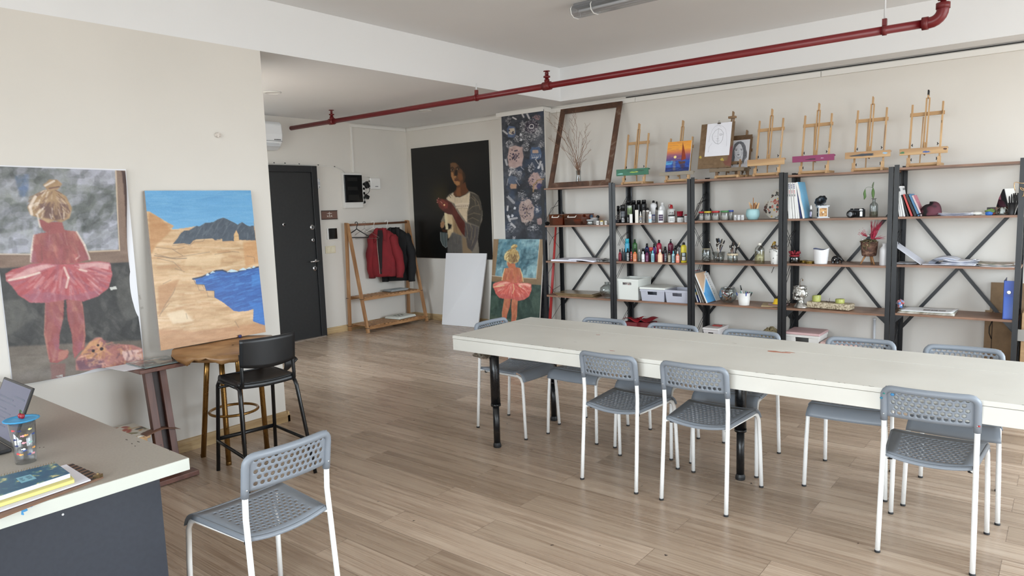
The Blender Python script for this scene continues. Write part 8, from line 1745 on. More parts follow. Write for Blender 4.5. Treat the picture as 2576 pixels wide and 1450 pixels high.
for cx_, cz0, ztop, lab, h_ in ((518, 775, 680, 'olive green candle burnt down on one side, taller of the two', .062), (858, 795, 735, 'olive green candle, lower of the two on the stone tray', .040)):
 xx_ = xat(1960+cx_*C7, SY0+.13, P.z+.06); tt = thing('candle', lab, 'candle', (xx_, SY0+.13-.14*(xx_-P.x), P.z+.0602), group='green candles on the stone tray'); b = B(); r_ = .0385; n_ = 30
 V_ = []
 for rr0, zz in ((r_*.97, 0), (r_, .004), (r_, .9), (r_*.9, 1.0), (r_*.72, .93), (.001, .82)):
  for q in range(n_):
   a = 2*PI*q/n_; z = zz if zz < .01 else h_*zz*(1-(.22 if h_ > .05 else .08)*(.5+.5*math.cos(a-2.2))); V_.append(Vector((rr0*math.cos(a), rr0*math.sin(a), z)))
 b.add(V_, [(i*n_+q, i*n_+(q+1) % n_, (i+1)*n_+(q+1) % n_, (i+1)*n_+q) for i in range(5) for q in range(n_)], True); b.obj('wax', m_cand, tt); b = B(); b.tube([Vector((0, 0, h_*.75)), Vector((.002, 0, h_*.75+.010))], .001, 5); b.obj('wick', M((40, 36, 32), .8), tt)
# white pipe on the wall below
a0, a1 = ony(2200, 804, YB-.012), Vector((0, 0, .1)); b = B(); b.tube([Vector((a0.x, YB-.012, .085)), Vector((a0.x, YB-.012, a0.z))], .011, 10); b.lathe([(.014, 0), (.014, .014), (.01, .016)], Vector((a0.x, YB-.014, a0.z-.004)), 12); single(b, 'wall_conduit', M((206, 208, 212), .4), 'pale vertical conduit on the wall under the candle shelf', 'pipe')
#  bay 5
C8 = 346/1672.0
for k, (b0, t0, th, hh_, mt_c, lab) in enumerate(((155, 100, .012, 72, (230, 230, 230), 'white magazine first at the post, leaning beside the notebooks'), (178, 122, .012, 76, (228, 228, 226), 'white magazine second at the post with a violet spine mark'), (206, 142, .012, 76, (232, 232, 232), 'white magazine with a grey cover block next to the black notebook'), (252, 172, .011, 54, (26, 26, 28), 'slim black notebook between white magazine and red notebook'), (296, 198, .014, 55, (196, 70, 66), 'red notebook in the leaning row'), (340, 226, .018, 55, (30, 30, 33), 'thicker black notebook between red and blue ones'), (382, 268, .016, 55, (70, 120, 160), 'blue notebook in the leaning row'))):
 t, R, L, a, Pb = leaning(lab, 'magazine' if k < 3 else 'notebook', 'magazine' if k < 3 else 'notebook', 5, 1, 2230+b0*C8, 2230+t0*C8, hh_, th, .16 if k > 2 else .20, M(mt_c, .45), .03)
 if k in (1, 2): b = B(); b.box(R @ Vector((th/2, -.0006, L*(.90 if k == 1 else .88))), (th*.8, .0012, .026), R); b.obj('spine_mark', M((96, 60, 110) if k == 1 else (90, 92, 96), .5), t)
 if k == 2: p = Pic(unit_q, 40, 60, (230, 230, 230)); p.poly([(.5, .06), (1, .06), (1, .14), (.5, .14)], (104, 108, 110), 0); p.poly([(.2, .05), (.4, .05), (.4, .15), (.2, .15)], (206, 206, 204), 0); face_pic(t, R, L, th, .20, p, 'cover', m_face)
 if k == 6: p = Pic(unit_q, 20, 40, (70, 122, 164)); face_pic(t, R, L, th, .16, p, 'cover', m_face)
t, R, L, a, Pb = leaning('pink patterned notebook at the end of the leaning row', 'notebook', 'notebook', 5, 1, 2230+418*C8, 2230+306*C8, 52, .012, .16, M((206, 190, 190), .5), .03)
p = Pic(unit_q, 50, 70, (196, 110, 130)); rg = random.Random(3)
for _ in range(60): x, y = rg.random(), rg.random(); p.line([(x, y), (x+rg.uniform(.03, .12), y)], 1.6, rg.choice([(226, 196, 200), (150, 62, 86), (216, 160, 170)]), .9)
face_pic(t, R, L, .012, .16, p, 'cover', m_face)
P = SP(5, 1, 2230+520*C8, .10); k = mpp(P)
t = thing('cap', 'dark maroon and black fabric cap lying on the shelf', 'cap', P); b = B(); sx_ = 115*C8*k
def capf(u, v):
 a = 2*PI*u; r_ = math.sin(v*PI/2)**.7; return Vector((sx_*r_*math.cos(a)*(1+.12*math.cos(a)), .085*r_*math.sin(a), .004+.098*(1-v**2.2)*(1+.15*math.cos(a))+.006*math.sin(5*a)*v*(1-v)*4))
b.grid(capf, 36, 14); b.obj('crown', mottled('maroon_swirl', [(.44, (24, 20, 22)), (.50, (84, 40, 52)), (.62, (92, 46, 58))], 11, .8, 1), t, solid=.003)
b = B(); b.grid(lambda u, v: Vector((-sx_*.55-sx_*.55*v, -.06+(u-.5)*.11*(1-.5*v)+.02, .02+.012*math.sin(u*PI)-.01*v)), 10, 6); b.obj('peak', M((32, 26, 28), .6), t, solid=.003)
def paper_pile(label0, P, w, d, n, seed, cols, grp, th=.003, nm='paper_sheet', cat='paper', curl=.01):
 rg = random.Random(seed)
 od = ['bottom', 'second', 'third', 'fourth', 'fifth', 'sixth', 'seventh']
 for k in range(n):
  b = B(); ww, dd_ = w*rg.uniform(.85, 1), d*rg.uniform(.85, 1); R = rotm('Z', rg.uniform(-.12, .12)); o_ = P+Vector((rg.uniform(-.015, .015), d/2+rg.uniform(-.012, .012), 0)); ph_ = rg.uniform(0, 6); z0_ = .0015+th*k+ (curl*.15*k)
  b.grid(lambda u, v: o_+R @ Vector(((u-.5)*ww, (v-.5)*dd_, z0_+curl*(k+1)/n*abs(u-.5)**2*4*(.5+.5*math.sin(v*4+ph_)))), 12, 6)
  pos = 'topmost' if k == n-1 else od[k]
  single(b, nm, mottled('sheet_print_%d_%d' % (seed, k), [(.38, cols[k % len(cols)][0]), (.55, cols[k % len(cols)][1])], 16, .55), '%s sheet %s' % (pos, label0), cat, grp, solid=th*.7)
P = SP(5, 1, 2230+850*C8, .02); paper_pile('of the loose papers beside the maroon cap', P, 385*C8*mpp(P), .20, 4, 3, [((150, 156, 190), (214, 214, 222)), ((206, 208, 214), (226, 226, 228))], 'loose papers by the cap', .0035, curl=.016)
C9 = 156/2056.0
def P9(cx_, d): return SP(5, 1, 2420+cx_*C9, d)
P = P9(485, .06); t = thing('white_mouse', 'small white rounded gadget on the papers end', 'gadget', P); b = B(); b.ell((0, 0, .014), (.042, .026, .016), 18, 10); b.v = [Vector((v.x, v.y, max(0, v.z))) for v in b.v]; b.obj('shell', M((226, 226, 220), .35), t); b = B(); b.box((-.02, -.022, .006), (.03, .006, .004)); b.obj('slot', M((40, 40, 40), .5), t)
P = P9(715, .05); b = B(); b.box(P+Vector((0, .03, .004)), (.062, .05, .008)); single(b, 'white_pad', M((220, 220, 218), .5), 'thin white pad between the white gadget and green clump', 'pad', bevel=.003)
P = P9(925, .06); b = crumple(P+Vector((0, .01, .032)), (.033, .022, .016), 4, 14, 9, .25); b.v = [Vector((v.x, v.y, max(v.z, P.z))) for v in b.v]; b.tube([P+Vector((0, .01, 0)), P+Vector((0, .01, .03))], .012, 8); single(b, 'green_clump', M((112, 140, 78), .8), 'small green mossy clump behind the blue lump', 'moss')
P = P9(892, .02); b = crumple(P+Vector((0, 0, .014)), (.026, .012, .014), 6, 12, 8, .2); b.v = [Vector((v.x, v.y, max(v.z, P.z))) for v in b.v]; single(b, 'blue_lump', M((44, 100, 180), .5), 'small bright blue lump at the shelf edge', 'clay')
P = P9(985, .14); k = mpp(P); h_ = 250*C9*k; w_ = 280*C9*k
t = thing('patterned_box', 'small dark box with a pink swirl front panel', 'box', P); b = B(); b.box((0, .03, h_/2), (w_, .06, h_)); b.obj('carton', M((146, 112, 92), .6), t, bevel=.001)
p = Pic(unit_q, 50, 44, (40, 30, 32)); rg = random.Random(5)
for _ in range(16):
 x, y = rg.uniform(.1, .85), rg.uniform(.25, .85); p.line([(x+.1*math.cos(q*.7), y+.12*math.sin(q*.7)) for q in range(7)], 2, rg.choice([(186, 120, 124), (206, 150, 150), (150, 90, 96)]), .85)
p.poly([(.65, .78), (1, .72), (1, .95), (.7, .98)], (206, 96, 66), 1); p.mesh('swirl_panel', P+Vector((-w_/2, -.0012, h_)), (w_*.86, 0, 0), (0, 0, -h_), m_face, t)
P = P9(1330, .20); k = mpp(P); hm_ = 850*C9*k
t = thing('house_mirror', 'white house shaped block with a pointed mirror front', 'mirror', P); t.rotation_euler = (0, 0, -.6)
wm = 430*C9*k; ol = [(-wm/2, 0), (wm/2, 0), (wm/2, hm_*.30), (wm*.10, hm_), (-wm*.02, hm_*.985), (-wm*.34, hm_*.62), (-wm/2, hm_*.32)]
b = B(); b.prism(ol, lambda u, v, d: Vector((u, d, v)), 0, .10); b.obj('block', M((206, 204, 200), .5), t, bevel=.001)
b = B(); b.prism([(u*.94, .004+v*.97) for u, v in ol], lambda u, v, d: Vector((u, -d, v)), .0005, .003); b.obj('mirror_face', M((150, 150, 154), .03, 1.0), t)
P = P9(1315, .07); k = mpp(P); rd = 180*C9*k
t = thing('glass_dome', 'small glass dome with a white figure inside', 'glass dome', P); b = B(); b.lathe([(rd*1.02, 0), (rd*1.05, .004), (rd, .008), (.001, .008)], (0, 0, 0), 30); b.obj('dome_base', M((60, 58, 56), .4), t); b = B(); b.lathe([(rd*.96, .008), (rd*.96, rd*.55), (rd*.88, rd*.95), (rd*.6, rd*1.28), (rd*.25, rd*1.4), (.001, rd*1.43)], (0, 0, 0), 30); b.obj('dome', m_gl, t)
b = B(); b.lathe([(.016, .008), (.014, .02), (.010, .035), (.012, .048), (.006, .058), (.001, .060)], (0, 0, 0), 14); b.ell((.012, 0, .036), (.012, .008, .010)); b.ell((.020, 0, .05), (.005, .006, .012)); b.obj('figure', M((222, 226, 222), .4), t)
P = P9(1650, .05); k = mpp(P); rc = 120*C9*k; hc = 385*C9*k
t = thing('pen_cup', 'black mesh pen cup at the shelf end full of black pens', 'cup', P); b = B(); b.lathe([(rc*.85, 0), (rc*.86, .003), (rc, hc), (rc*.96, hc), (rc*.83, .006), (.001, .005)], (0, 0, 0), 26); b.obj('cup_body', M((40, 40, 42), .45), t); b = B(); b.tube([Vector((rc*math.cos(2*PI*q/24), rc*math.sin(2*PI*q/24), hc)) for q in range(24)], .0025, 6, closed=True); b.obj('cup_rim', M((22, 22, 24), .4), t)
P2 = P9(1800, .11); t2_ = thing('pen_cup', 'second black pen cup tucked behind the shelf end post', 'cup', P2); b = B(); b.lathe([(rc*.85, 0), (rc, hc*1.05), (rc*.96, hc*1.05), (rc*.83, .006), (.001, .005)], (0, 0, 0), 26); b.obj('cup_body', M((24, 24, 26), .45), t2_)
rg = random.Random(19)
for PP, n_, hh_, nm_, g_ in ((P, 7, .145, 'mesh pen cup', 'pens in the mesh cup'), (P2, 9, .175, 'second black pen cup', 'pens in the second cup')):
 for i in range(n_):
  a = 2*PI*i/n_; o_ = PP+Vector((rc*.45*math.cos(a), rc*.45*math.sin(a), .008)); d = Vector((math.cos(a)*.08, math.sin(a)*.06, 1)).normalized(); b = B(); L_ = hh_*rg.uniform(.85, 1.05); b.tube([o_, o_+d*L_*.9, o_+d*L_], [.005, .005, .003], 8); single(b, 'black_pen', M((22, 22, 24), .4), 'black pen standing in the '+nm_, 'pen', g_)
b = B(); b.tube([P+Vector((.03, -rc-.006, .05)), P+Vector((.058, -rc-.010, .115)), P+Vector((.064, -rc-.010, .13))], [.003, .009, .005], 8); b.tube([P+Vector((.03, -rc-.006, .05)), P+Vector((.02, -rc*.9-.006, .004))], .003, 6); single(b, 'white_marker', M((206, 208, 208), .4), 'slanted white marker leaning against the black pen cups', 'marker')
b = B(); w0 = [ony(2420+x*C9, 450+y*C9, SY0-.012) for x, y in ((2080, 150), (1960, 146), (1880, 135), (1810, 110), (1735, 130), (1730, 220), (1745, 320), (1755, 390))]; b.tube(w0, .0032, 6); w1 = [ony(2420+x*C9, 450+y*C9, SY0-.014) for x, y in ((2080, 370), (1985, 378), (1945, 340), (1925, 280), (1990, 310), (2080, 350))]; b.tube(w1, .0030, 6); w2 = [ony(2420+x*C9, 450+y*C9, SY0-.010) for x, y in ((2070, 360), (2060, 470), (2050, 560), (1995, 590))]; b.tube(w2, .004, 6)
single(b, 'gold_wire', M((196, 160, 116), .35, .6), 'thin gold wire garland hanging on the last shelf post', 'garland')
# ring binder lying open
P = SP(5, 2, 2230+520*C8, .06); k = mpp(P); u8 = C8*k
t = thing('ring_binder', 'open ring binder with a raised white cover and curling pages', 'binder', P)
b = B(); x0_, x1_ = -90*u8, 500*u8; b.box(((x0_+x1_)/2+.01, .13, .004), (x1_-x0_, .27, .006)); b.obj('back_cover', M((216, 218, 228), .5), t, bevel=.001)
b = B(); R = rotm('Y', -.0); b.add([Vector((x0_, -.005, .002)), Vector((x0_, .265, .002)), Vector((x0_-345*u8, .265, 268*u8)), Vector((x0_-345*u8, -.005, 268*u8))], [(0, 1, 2, 3)]); b.obj('front_cover', M((214, 216, 226), .5), t, solid=.003)
for q in range(9):
 b = B(); hh_ = (150-q*7)*u8; xx0 = -60*u8+q*.0012
 def pg_(u, v, hh_=hh_, q=q):
  a = u*PI*1.12; r_ = (hh_)*.5; x = (150+q*2)*u8-math.cos(a)*(165-q*6)*u8*(1 if a < PI else .9); z = .008+r_*2*math.sin(min(a, PI))*.52 if a < PI else .008+(a-PI)*.01
  return Vector((x-.0*q, .02+.235*v, z+ .0035*(9-q)*0))
 b.grid(pg_, 18, 4); b.obj('page', M((226, 228, 236) if q % 2 else (206, 210, 222), .6), t, solid=.0006)
b = B()
for y in (.06, .20): b.tube([Vector((235*u8+.018*math.cos(a), y, .012+.030*math.sin(a))) for a in [PI*q/10 for q in range(11)]], .0022, 6)
b.obj('ring', M((196, 196, 198), .2, .9), t)
P = SP(5, 2, 2230+900*C8, -.005); paper_pile('of the spread binder pages toward the shelf middle', P+Vector((-.02, 0, .008)), 380*C8*k, .27, 5, 6, [((206, 208, 222), (226, 228, 234)), ((170, 172, 182), (224, 224, 228))], 'spread binder pages', .004, curl=.02)
P = SP(5, 2, 2230+1350*C8, .01); paper_pile('of the colour print papers at the shelf end', P, 380*C8*k, .26, 4, 8, [((190, 192, 200), (224, 224, 226)), ((112, 116, 92), (176, 160, 150))], 'print papers at the shelf end', .004, curl=.012)
P = SP(5, 2, 2230+230*C8, .08); paper_pile('of the dark papers lying under the raised binder cover', P, 240*C8*k, .22, 2, 9, [((60, 60, 64), (180, 180, 184)), ((176, 178, 184), (206, 206, 210))], 'papers under the binder cover', .004, curl=.004)
# magazines and blue lever arch file
P, w = onshelf(5, 3, 2254, 2402, .0)
odn = ['lowest', 'second', 'third', 'topmost']
for k in range(4):
 b = B(); R = rotm('Z', -.03*k+.03); b.grid(lambda u, v: P+R @ Vector(((u-.5)*w*(.97-.02*k), .015+v*.25, .003+.0065*k+.006*(u**6)*(k > 1)+(.02*max(0, .06-u)*10 if k == 2 else 0))), 14, 6)
 o = single(b, 'magazine', mottled('magazine_page_%d' % k, [(.36, ((120, 110, 96), (176, 150, 130), (96, 110, 96), (222, 222, 222))[k]), (.6, ((206, 204, 196), (222, 220, 212), (196, 196, 186), (228, 228, 228))[k])], 12, .5), '%s magazine in the open pile on the binder shelf' % odn[k], 'magazine', 'magazines on the binder shelf', solid=.005)
bb_ = thing('photo_strip', 'strip of small dark pictures printed on the topmost magazine', 'picture', P+Vector((.02, .1, .0275)))
b = B()
for q in range(3): b.box((-.02+.055*q, .0, .0), (.05, .05, .0008))
b.obj('print', mottled('dark_photo', [(.4, (60, 44, 44)), (.6, (150, 140, 140))], 40, .5), bb_)
Px = SP(5, 3, 2259, .06); b = crumple(Px+Vector((0, .08, .075)), (.03, .05, .024), 8, 12, 8, .25); b.tube([Px+Vector((0, .08, .03)), Px+Vector((0, .08, .06))], .02, 8); single(b, 'crumpled_wrapper', mottled('blue_red_wrapper', [(.44, (190, 80, 84)), (.5, (226, 226, 230)), (.56, (90, 130, 190))], 40, .4), 'crumpled blue and red wrapper at the end of the magazine pile', 'wrapper')
Pa, wa = onshelf(5, 3, 2521, 2549, .03); h_ = ony(2535, 707, SY0+.03).z-Pa.z; dpt = .285
t = thing('lever_arch_file', 'blue lever arch file standing at the end of the lower shelf', 'binder', Pa); m_lb = M((44, 78, 168), .3)
b = B(); b.box((0, .002, h_/2), (wa, .004, h_)); b.obj('spine', m_lb, t, bevel=.001)
for x in (-wa/2+.001, wa/2-.001): b = B(); b.box((x, dpt/2, h_/2), (.003, dpt, h_)); b.obj('cover', M((40, 48, 84), .4), t)
b = B(); zc = h_*.70; b.lathe([(.011, 0), (.015, .001), (.015, .003), (.011, .003)], (0, .0, zc), 22, rotm('X', PI/2)); b.obj('finger_ring', M((206, 206, 208), .2, .9), t); b = B(); b.lathe([(.0112, .0), (.0112, .0015), (.001, .0015)], (0, 0, zc), 20, rotm('X', PI/2)); b.obj('finger_hole', M((14, 14, 18), .6), t)
b = B(); b.box((0, -.001, h_*.31), (wa*.82, .0015, h_*.56)); b.obj('label_pocket', M((58, 96, 186), .15), t)
#  cardboard behind the last unit
a0 = ony(2493, 711, YB-.02); b = B(); z1 = a0.z
m_card = mottled('corrugated_cardboard', [(.35, (128, 104, 78)), (.65, (150, 124, 94))], 9, .8)
b.lohi((a0.x, YB-.012, .085), (a0.x+.95, YB-.004, z1)); single(b, 'cardboard_sheet', m_card, 'large flat cardboard sheet leaning on the wall behind the blue file', 'cardboard')
cbx = thing('folded_cardboard', 'narrower folded cardboard panel in front of the large sheet behind the shelves', 'cardboard', (a0.x+.2, YB-.03, .085)); b = B(); b.lohi((a0.x-.03, YB-.034, .085), (a0.x+.46, YB-.026, .58)); b.obj('panel', m_card, cbx, True); b = B(); b.lohi((a0.x+.02, YB-.0365, .085), (a0.x+.026, YB-.034, .58)); b.obj('fold', M((70, 54, 42), .8), cbx, True); b = B(); b.tube([Vector((a0.x+.024, YB-.040, .50)), Vector((a0.x+.004, YB-.042, .44)), Vector((a0.x+.004, YB-.042, .39)), Vector((a0.x+.022, YB-.040, .34))], .004, 6); b.obj('handle_cord', M((40, 36, 34), .6), cbx, True)
p0_ = ony(2571, 850, 6.66); X0 = ony(2568, 850, 6.66).x
cr = thing('wooden_crate', 'pale wooden crate with a grey band at the far edge beyond the shelves', 'crate', (X0+.25, 6.8, 0)); b = B(); b.lohi((X0, 6.66, .0), (X0+.5, 6.93, .62)); b.obj('crate_body', wood('crate_pine', (150, 118, 84), (176, 144, 106), None, (3, 20, 20)), cr, True, bevel=.003); b = B(); b.lohi((X0-.035, 6.645, .40), (X0+.5, 6.66, .49)); b.obj('band', M((150, 146, 140), .6), cr, True)
# == DESK TOP THINGS
ZD = .743
lap = thing('laptop', 'black laptop open on the desk with a bluish screen', 'laptop', (-2.975-.165, .645, ZD))
b = B(); b.lohi((-.165, -.115, .002), (.165, .115, .016)); b.obj('base', M((24, 24, 26), .4), lap, bevel=.004)
b = B()
for r_ in range(5):
 for c_ in range(13): b.lohi((-.148+c_*.0229, -.02+r_*.022, .016), (-.130+c_*.0229, -.003+r_*.022, .0185))
b.obj('keyboard', M((34, 34, 37), .5), lap)
b = B(); b.lohi((-.05, -.105, .016), (.05, -.035, .0166)); b.obj('touchpad', M((38, 38, 42), .3), lap)
pk_2 = onx(80, 985, -2.975); R = rotm('X', -math.atan2(pk_2.y-.76, pk_2.z-ZD-.016)); hin = Vector((0, .115, .016))
def LS(x, z, d=0): return hin+R @ Vector((x, d, z))
b = B(); b.add([LS(x, z, d) for d in (0, .008) for x, z in ((-.165, 0), (.165, 0), (.165, .222), (-.165, .222))], [(0, 1, 2, 3), (7, 6, 5, 4), (0, 4, 5, 1), (1, 5, 6, 2), (2, 6, 7, 3), (3, 7, 4, 0)]); lo = b.obj('screen_lid', M((18, 18, 20), .35), lap, bevel=.003)
m_scr = bpy.data.materials.new('lit_screen'); m_scr.use_nodes = True; bs = m_scr.node_tree.nodes['Principled BSDF']
bs.inputs['Base Color'].default_value = lin((56, 58, 74)); bs.inputs['Roughness'].default_value = .2; bs.inputs['Emission Color'].default_value = lin((84, 86, 112)); bs.inputs['Emission Strength'].default_value = .2
b = B(); b.add([LS(x, z, -.0006) for x, z in ((-.155, .016), (.155, .016), (.155, .214), (-.155, .214))], [(0, 1, 2, 3)]); b.obj('screen', m_scr, lo)
b = B()
for k, (x0, z0, x1, z1) in enumerate(((-.14, .150, .02, .156), (-.14, .135, .06, .139), (-.14, .112, -.02, .116), (-.14, .10, .04, .104), (.02, .165, .13, .172), (-.14, .08, .0, .084), (.05, .06, .06, .068), (-.14, .052, .03, .056))):
 b.add([LS(x, z, -.0010) for x, z in ((x0, z0), (x1, z0), (x1, z1), (x0, z1))], [(0, 1, 2, 3)])
b.obj('screen_text', M((84, 88, 104), .4), lo)
p = onz(66, 1163, ZD); cx, cy = p.x, p.y
cup = thing('fish_tumbler', 'clear tumbler printed with small fish beside the laptop', 'glass', (cx, cy, ZD)); cup.scale = (1.04, 1.04, 1.24)
gk = mpp((cx, cy, ZD+.06)); hcup = .119
b = B(); b.lathe([(.001, 0), (.029, 0), (.031, .004), (.0325, .03), (.0395, hcup), (.037, hcup), (.0300, .03), (.0285, .010), (.001, .009)], (0, 0, 0), 36); b.obj('tumbler', clear('tumbler_glass', (238, 240, 242), .13), cup)
def fish(ang, z, s, flip, m, nm='fish_print'):
 rad = .0326+(.0395-.0325)*max(0, z-.03)/(hcup-.03)+.0006; b = B()
 pts = [(0, 0), (.35, .32), (.8, .36), (1.2, .1), (1.6, .34), (1.5, 0), (1.6, -.3), (1.2, -.08), (.8, -.34), (.35, -.3)]
 vs = []
 for x, y in pts:
  x = (x-.8)*s*(-1 if flip else 1); y = y*s*1.0; a = ang+x/rad; vs.append(Vector((rad*math.cos(a), rad*math.sin(a), z+y)))
 b.add(vs, [tuple(range(len(vs)))]); b.obj(nm, m, cup)
aim = math.atan2(-cy, -cx)
fc = [(34, 44, 88), (232, 160, 170), (240, 170, 90), (238, 226, 150), (150, 190, 176), (196, 62, 66), (214, 226, 234), (60, 80, 140)]
rg = random.Random(3)
for k, (da, z, ci) in enumerate(((-.75, .100, 5), (-.25, .098, 0), (.55, .099, 3), (-.05, .083, 1), (.2, .084, 2), (.85, .083, 7), (-.7, .074, 0), (-.3, .07, 6), (.0, .063, 1), (-.65, .056, 0), (.55, .062, 4), (-.1, .045, 6), (.0, .041, 7), (.85, .044, 2), (-.6, .033, 5), (.35, .028, 7), (-.35, .03, 2), (.75, .028, 1))):
 fish(aim+da, z, .0085, k % 2, M(fc[ci], .4))
b = B(); N = 40
def lidp(r, k, z): rr0 = r*(1+(.035*math.cos(20*2*PI*k/N) if r > .048 else 0)); a = 2*PI*k/N; return Vector((rr0*math.cos(a), rr0*math.sin(a), z))
rings = [(.001, hcup+.006), (.02, hcup+.006), (.04, hcup+.003), (.046, hcup+.005), (.0505, hcup+.007), (.0505, hcup+.004), (.04, hcup+.0), (.001, hcup+.002)]
b.add([lidp(r, k, z) for r, z in rings for k in range(N)], [(j*N+k, j*N+(k+1) % N, (j+1)*N+(k+1) % N, (j+1)*N+k) for j in range(len(rings)-1) for k in range(N)], True)
lid = b.obj('silicone_lid', M((62, 150, 200), .5), cup)
b = B(); b.ell((-.006, 0, hcup+.014), (.0075, .0075, .0075)); b.ell((.007, .002, hcup+.014), (.0075, .0075, .0075)); b.obj('cherry_knob', M((140, 30, 44), .35), lid)
b = B(); b.tube([(-.006, 0, hcup+.02), (-.002, 0, hcup+.03), (.004, .002, hcup+.027), (.008, .002, hcup+.02)], .0016, 6); b.ell((-.001, 0, hcup+.030), (.006, .003, .0015)); b.obj('cherry_stem', M((70, 110, 60), .5), lid)
# stack of paper things at the desk edge (each lies on the one below)
def onD(px, py, z): return onz(px, py, z)
def quadprism(b, P, z0, z1): return b.prism([(q_.x, q_.y) for q_ in P], lambda u, v, d: (u, v, d), z0, z1)
def slab(name, pix, z0, th, mat, label, cat, bevel=0):
 P = [onD(x, y, z0+th) for x, y in pix]; b = B(); quadprism(b, P, z0, z0+th); return b, P
z = ZD
b, P = slab('clipboard', [(128, 1178), (182, 1167), (260, 1200), (-40, 1318), (-80, 1250)], z, .005, None, '', '')
cb_ = thing('document_folder', 'brown folder with black geometric print under the notebooks on desk', 'folder', ((P[2].x+P[3].x)/2, (P[2].y+P[3].y)/2, z))
b.obj('cover', M((124, 92, 72), .5), cb_, True)
b = B()
for k in range(8):
 f0 = k/8; a = P[1].lerp(P[2], f0+.02); c_ = P[1].lerp(P[2], f0+.085); d_ = (P[3]-P[2]).normalized()*.035
 quadprism(b, [a, c_, c_+d_, a+d_], z+.005, z+.0058)
b.obj('printed_border', M((30, 24, 22), .5), cb_, True)
b = B(); e = P[2]; b.box((e.x-.01, e.y-.012, z+.010), (.022, .018, .009), rotm('Z', .6)); b.ell((e.x-.01, e.y-.012, z+.016), (.004, .004, .004)); b.obj('metal_clip', M((150, 130, 96), .3, .9), cb_, True)
z += .0066
b, P = slab('paper', [(90, 1190), (167, 1169), (228, 1207), (-40, 1300), (-80, 1240)], z, .004, None, '', ''); single(b, 'loose_paper', M((222, 222, 234), .6), 'loose white papers sticking out from under the yellow notebook', 'paper')
z += .0045
b, P = slab('nb', [(60, 1190), (150, 1172), (187, 1207), (-45, 1282), (-80, 1235)], z, .011, None, '', '')
nbk = thing('yellow_notebook', 'pale yellow notebook under the blue spiral notebook', 'notebook', ((P[2].x+P[3].x)/2, (P[2].y+P[3].y)/2, z))
b.obj('pages', M((218, 208, 130), .55), nbk, True, bevel=.0015)
b = B(); quadprism(b, [q_ for q_ in P], z+.0112, z+.0126); b.obj('cover', M((206, 196, 112), .45), nbk, True)
z += .0132
b, P = slab('nb2', [(10, 1198), (140, 1166), (176, 1192), (-40, 1262), (-80, 1222)], z, .013, None, '', '')
nb = thing('spiral_notebook', 'teal blue spiral notebook with a pale label and yellow flecks', 'notebook', ((P[2].x+P[3].x)/2, (P[2].y+P[3].y)/2, z))
b.obj('pages', M((222, 222, 230), .6), nb, True)
cov = mottled('teal_cover', [(.45, (36, 84, 114)), (.56, (44, 96, 124)), (.63, (92, 128, 120)), (.70, (196, 190, 140))], 34, .4, 3)
b = B(); quadprism(b, P, z+.0132, z+.0145); b.obj('cover', cov, nb, True)
b = B(); LP = [onD(x, y, z+.0148) for x, y in ((40, 1204), (76, 1194), (92, 1204), (54, 1216))]; quadprism(b, LP, z+.0145, z+.0150); lb = b.obj('label_plate', M((120, 172, 190), .5), nb, True)
b = B()
def lerp4(u, v): return LP[0].lerp(LP[1], u).lerp(LP[3].lerp(LP[2], u), v)
for u0, u1, v0, v1 in ((.12, .36, .25, .32), (.12, .3, .45, .52), (.14, .34, .65, .72), (.55, .85, .25, .32), (.55, .88, .45, .52), (.58, .84, .65, .72)):
 quadprism(b, [lerp4(u0, v0), lerp4(u1, v0), lerp4(u1, v1), lerp4(u0, v1)], z+.0150, z+.0153)
b.obj('label_print', M((40, 70, 90), .5), lb, True)
b = B()
a, c_ = P[0], P[1]; a = a+(a-c_)*.6
for k in range(30):
 q_ = a.lerp(c_, (k+.5)/30); dd = (P[2]-P[1]).normalized()
 b.tube([q_+dd*(.004*math.cos(w_))+Vector((0, 0, -.006+.0085+.0085*math.sin(w_)-.004)) for w_ in [2*PI*i/8 for i in range(9)]], .0007, 5)
b.obj('spiral_binding', M((150, 138, 118), .3, .9), nb, True)
# small black pouch hanging at the wall end
pz_ = onx(735, 905, XL+.02); b = B(); b.grid(lambda u, v: Vector((XL-.005+.035*math.sin(v*3.1)*(.4+.6*u), YE+.012+.10*u, .475+.02*u-.085*v*(1-.35*u)+.012*math.sin(u*5+v*3))), 10, 8)
single(b, 'black_pouch', M((22, 22, 24), .5), 'small black pouch hanging at the end of the pale wall behind the stool', 'pouch', solid=.012)
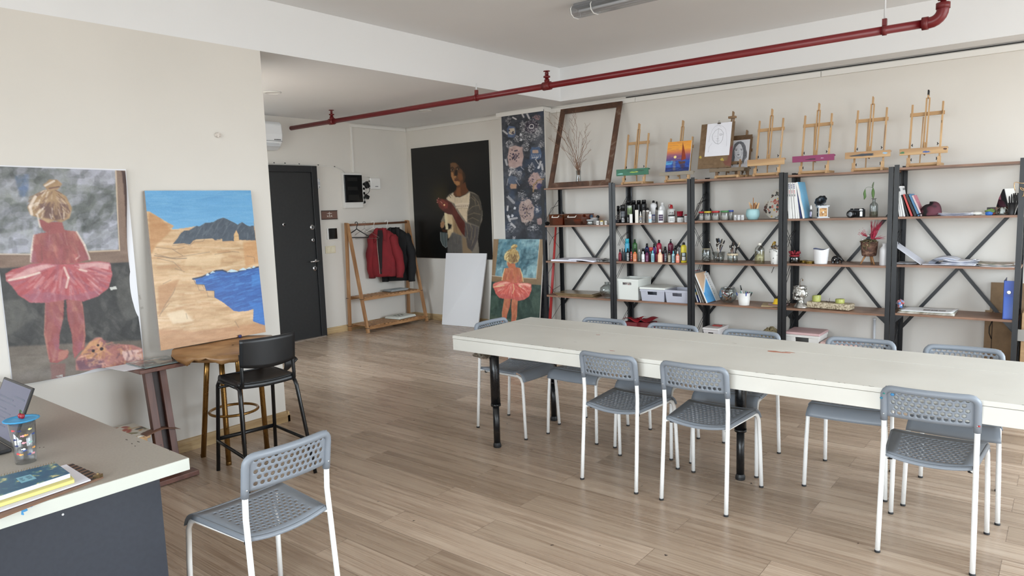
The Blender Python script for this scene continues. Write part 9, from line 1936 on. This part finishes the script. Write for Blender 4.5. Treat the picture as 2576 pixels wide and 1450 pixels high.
# == LIGHT + CAMERA
wd = bpy.data.worlds.new('overcast_daylight'); scene.world = wd; wd.use_nodes = True
nt = wd.node_tree; bg = nt.nodes['Background']; bg.inputs['Strength'].default_value = SKYS
tc = nt.nodes.new('ShaderNodeTexCoord'); sz = nt.nodes.new('ShaderNodeSeparateXYZ'); mr = nt.nodes.new('ShaderNodeMapRange'); mr.inputs['From Min'].default_value = -.12; mr.inputs['From Max'].default_value = .12
rp = ramp(nt, [(0, GROUND), (1, SKY)]); nt.links.new(tc.outputs['Generated'], sz.inputs[0]); nt.links.new(sz.outputs['Z'], mr.inputs['Value']); nt.links.new(mr.outputs['Result'], rp.inputs['Fac']); nt.links.new(rp.outputs['Color'], bg.inputs['Color'])
def portal(name, loc, rot, sx_, sy_):
 L = bpy.data.lights.new(name, 'AREA'); L.shape = 'RECTANGLE'; L.size = sx_; L.size_y = sy_; L.cycles.is_portal = True
 o = bpy.data.objects.new(name, L); COL.objects.link(o); o.location = loc; o.rotation_euler = rot
for p_, q_ in RO: portal('window_portal', (XR+.14, (p_+q_)/2, (SILL+HEAD)/2), (0, PI/2, 0), HEAD-SILL, q_-p_)
portal('window_portal', (-5.95, YE-.16, 1.8), (PI/2, 0, 0), 1.3, 1.6)  # portal for the added alcove opening
for p_, q_ in NO: portal('window_portal', ((p_+q_)/2, YN-.14, (SILL+HEAD)/2), (PI/2, 0, 0), q_-p_, HEAD-SILL)
cam = bpy.data.cameras.new('camera'); co_ = bpy.data.objects.new('camera', cam); COL.objects.link(co_)
cam.sensor_fit = 'HORIZONTAL'; cam.sensor_width = 36.0; cam.lens = F/W*36.0; cam.clip_start = .05; cam.clip_end = 100
mw = Matrix.Identity(4)
for i in range(3): mw[i][0] = RT[i]; mw[i][1] = UP[i]; mw[i][2] = -_f[i]; mw[i][3] = CAM[i]
co_.matrix_world = mw
scene.camera = co_
vs_ = scene.view_settings; vs_.view_transform = 'Standard'; vs_.look = 'None'; vs_.gamma = 1; vs_.use_curve_mapping = False; vs_.exposure = EXPO
scene.cycles.diffuse_bounces = 6; scene.cycles.max_bounces = 12; scene.cycles.transparent_max_bounces = 16
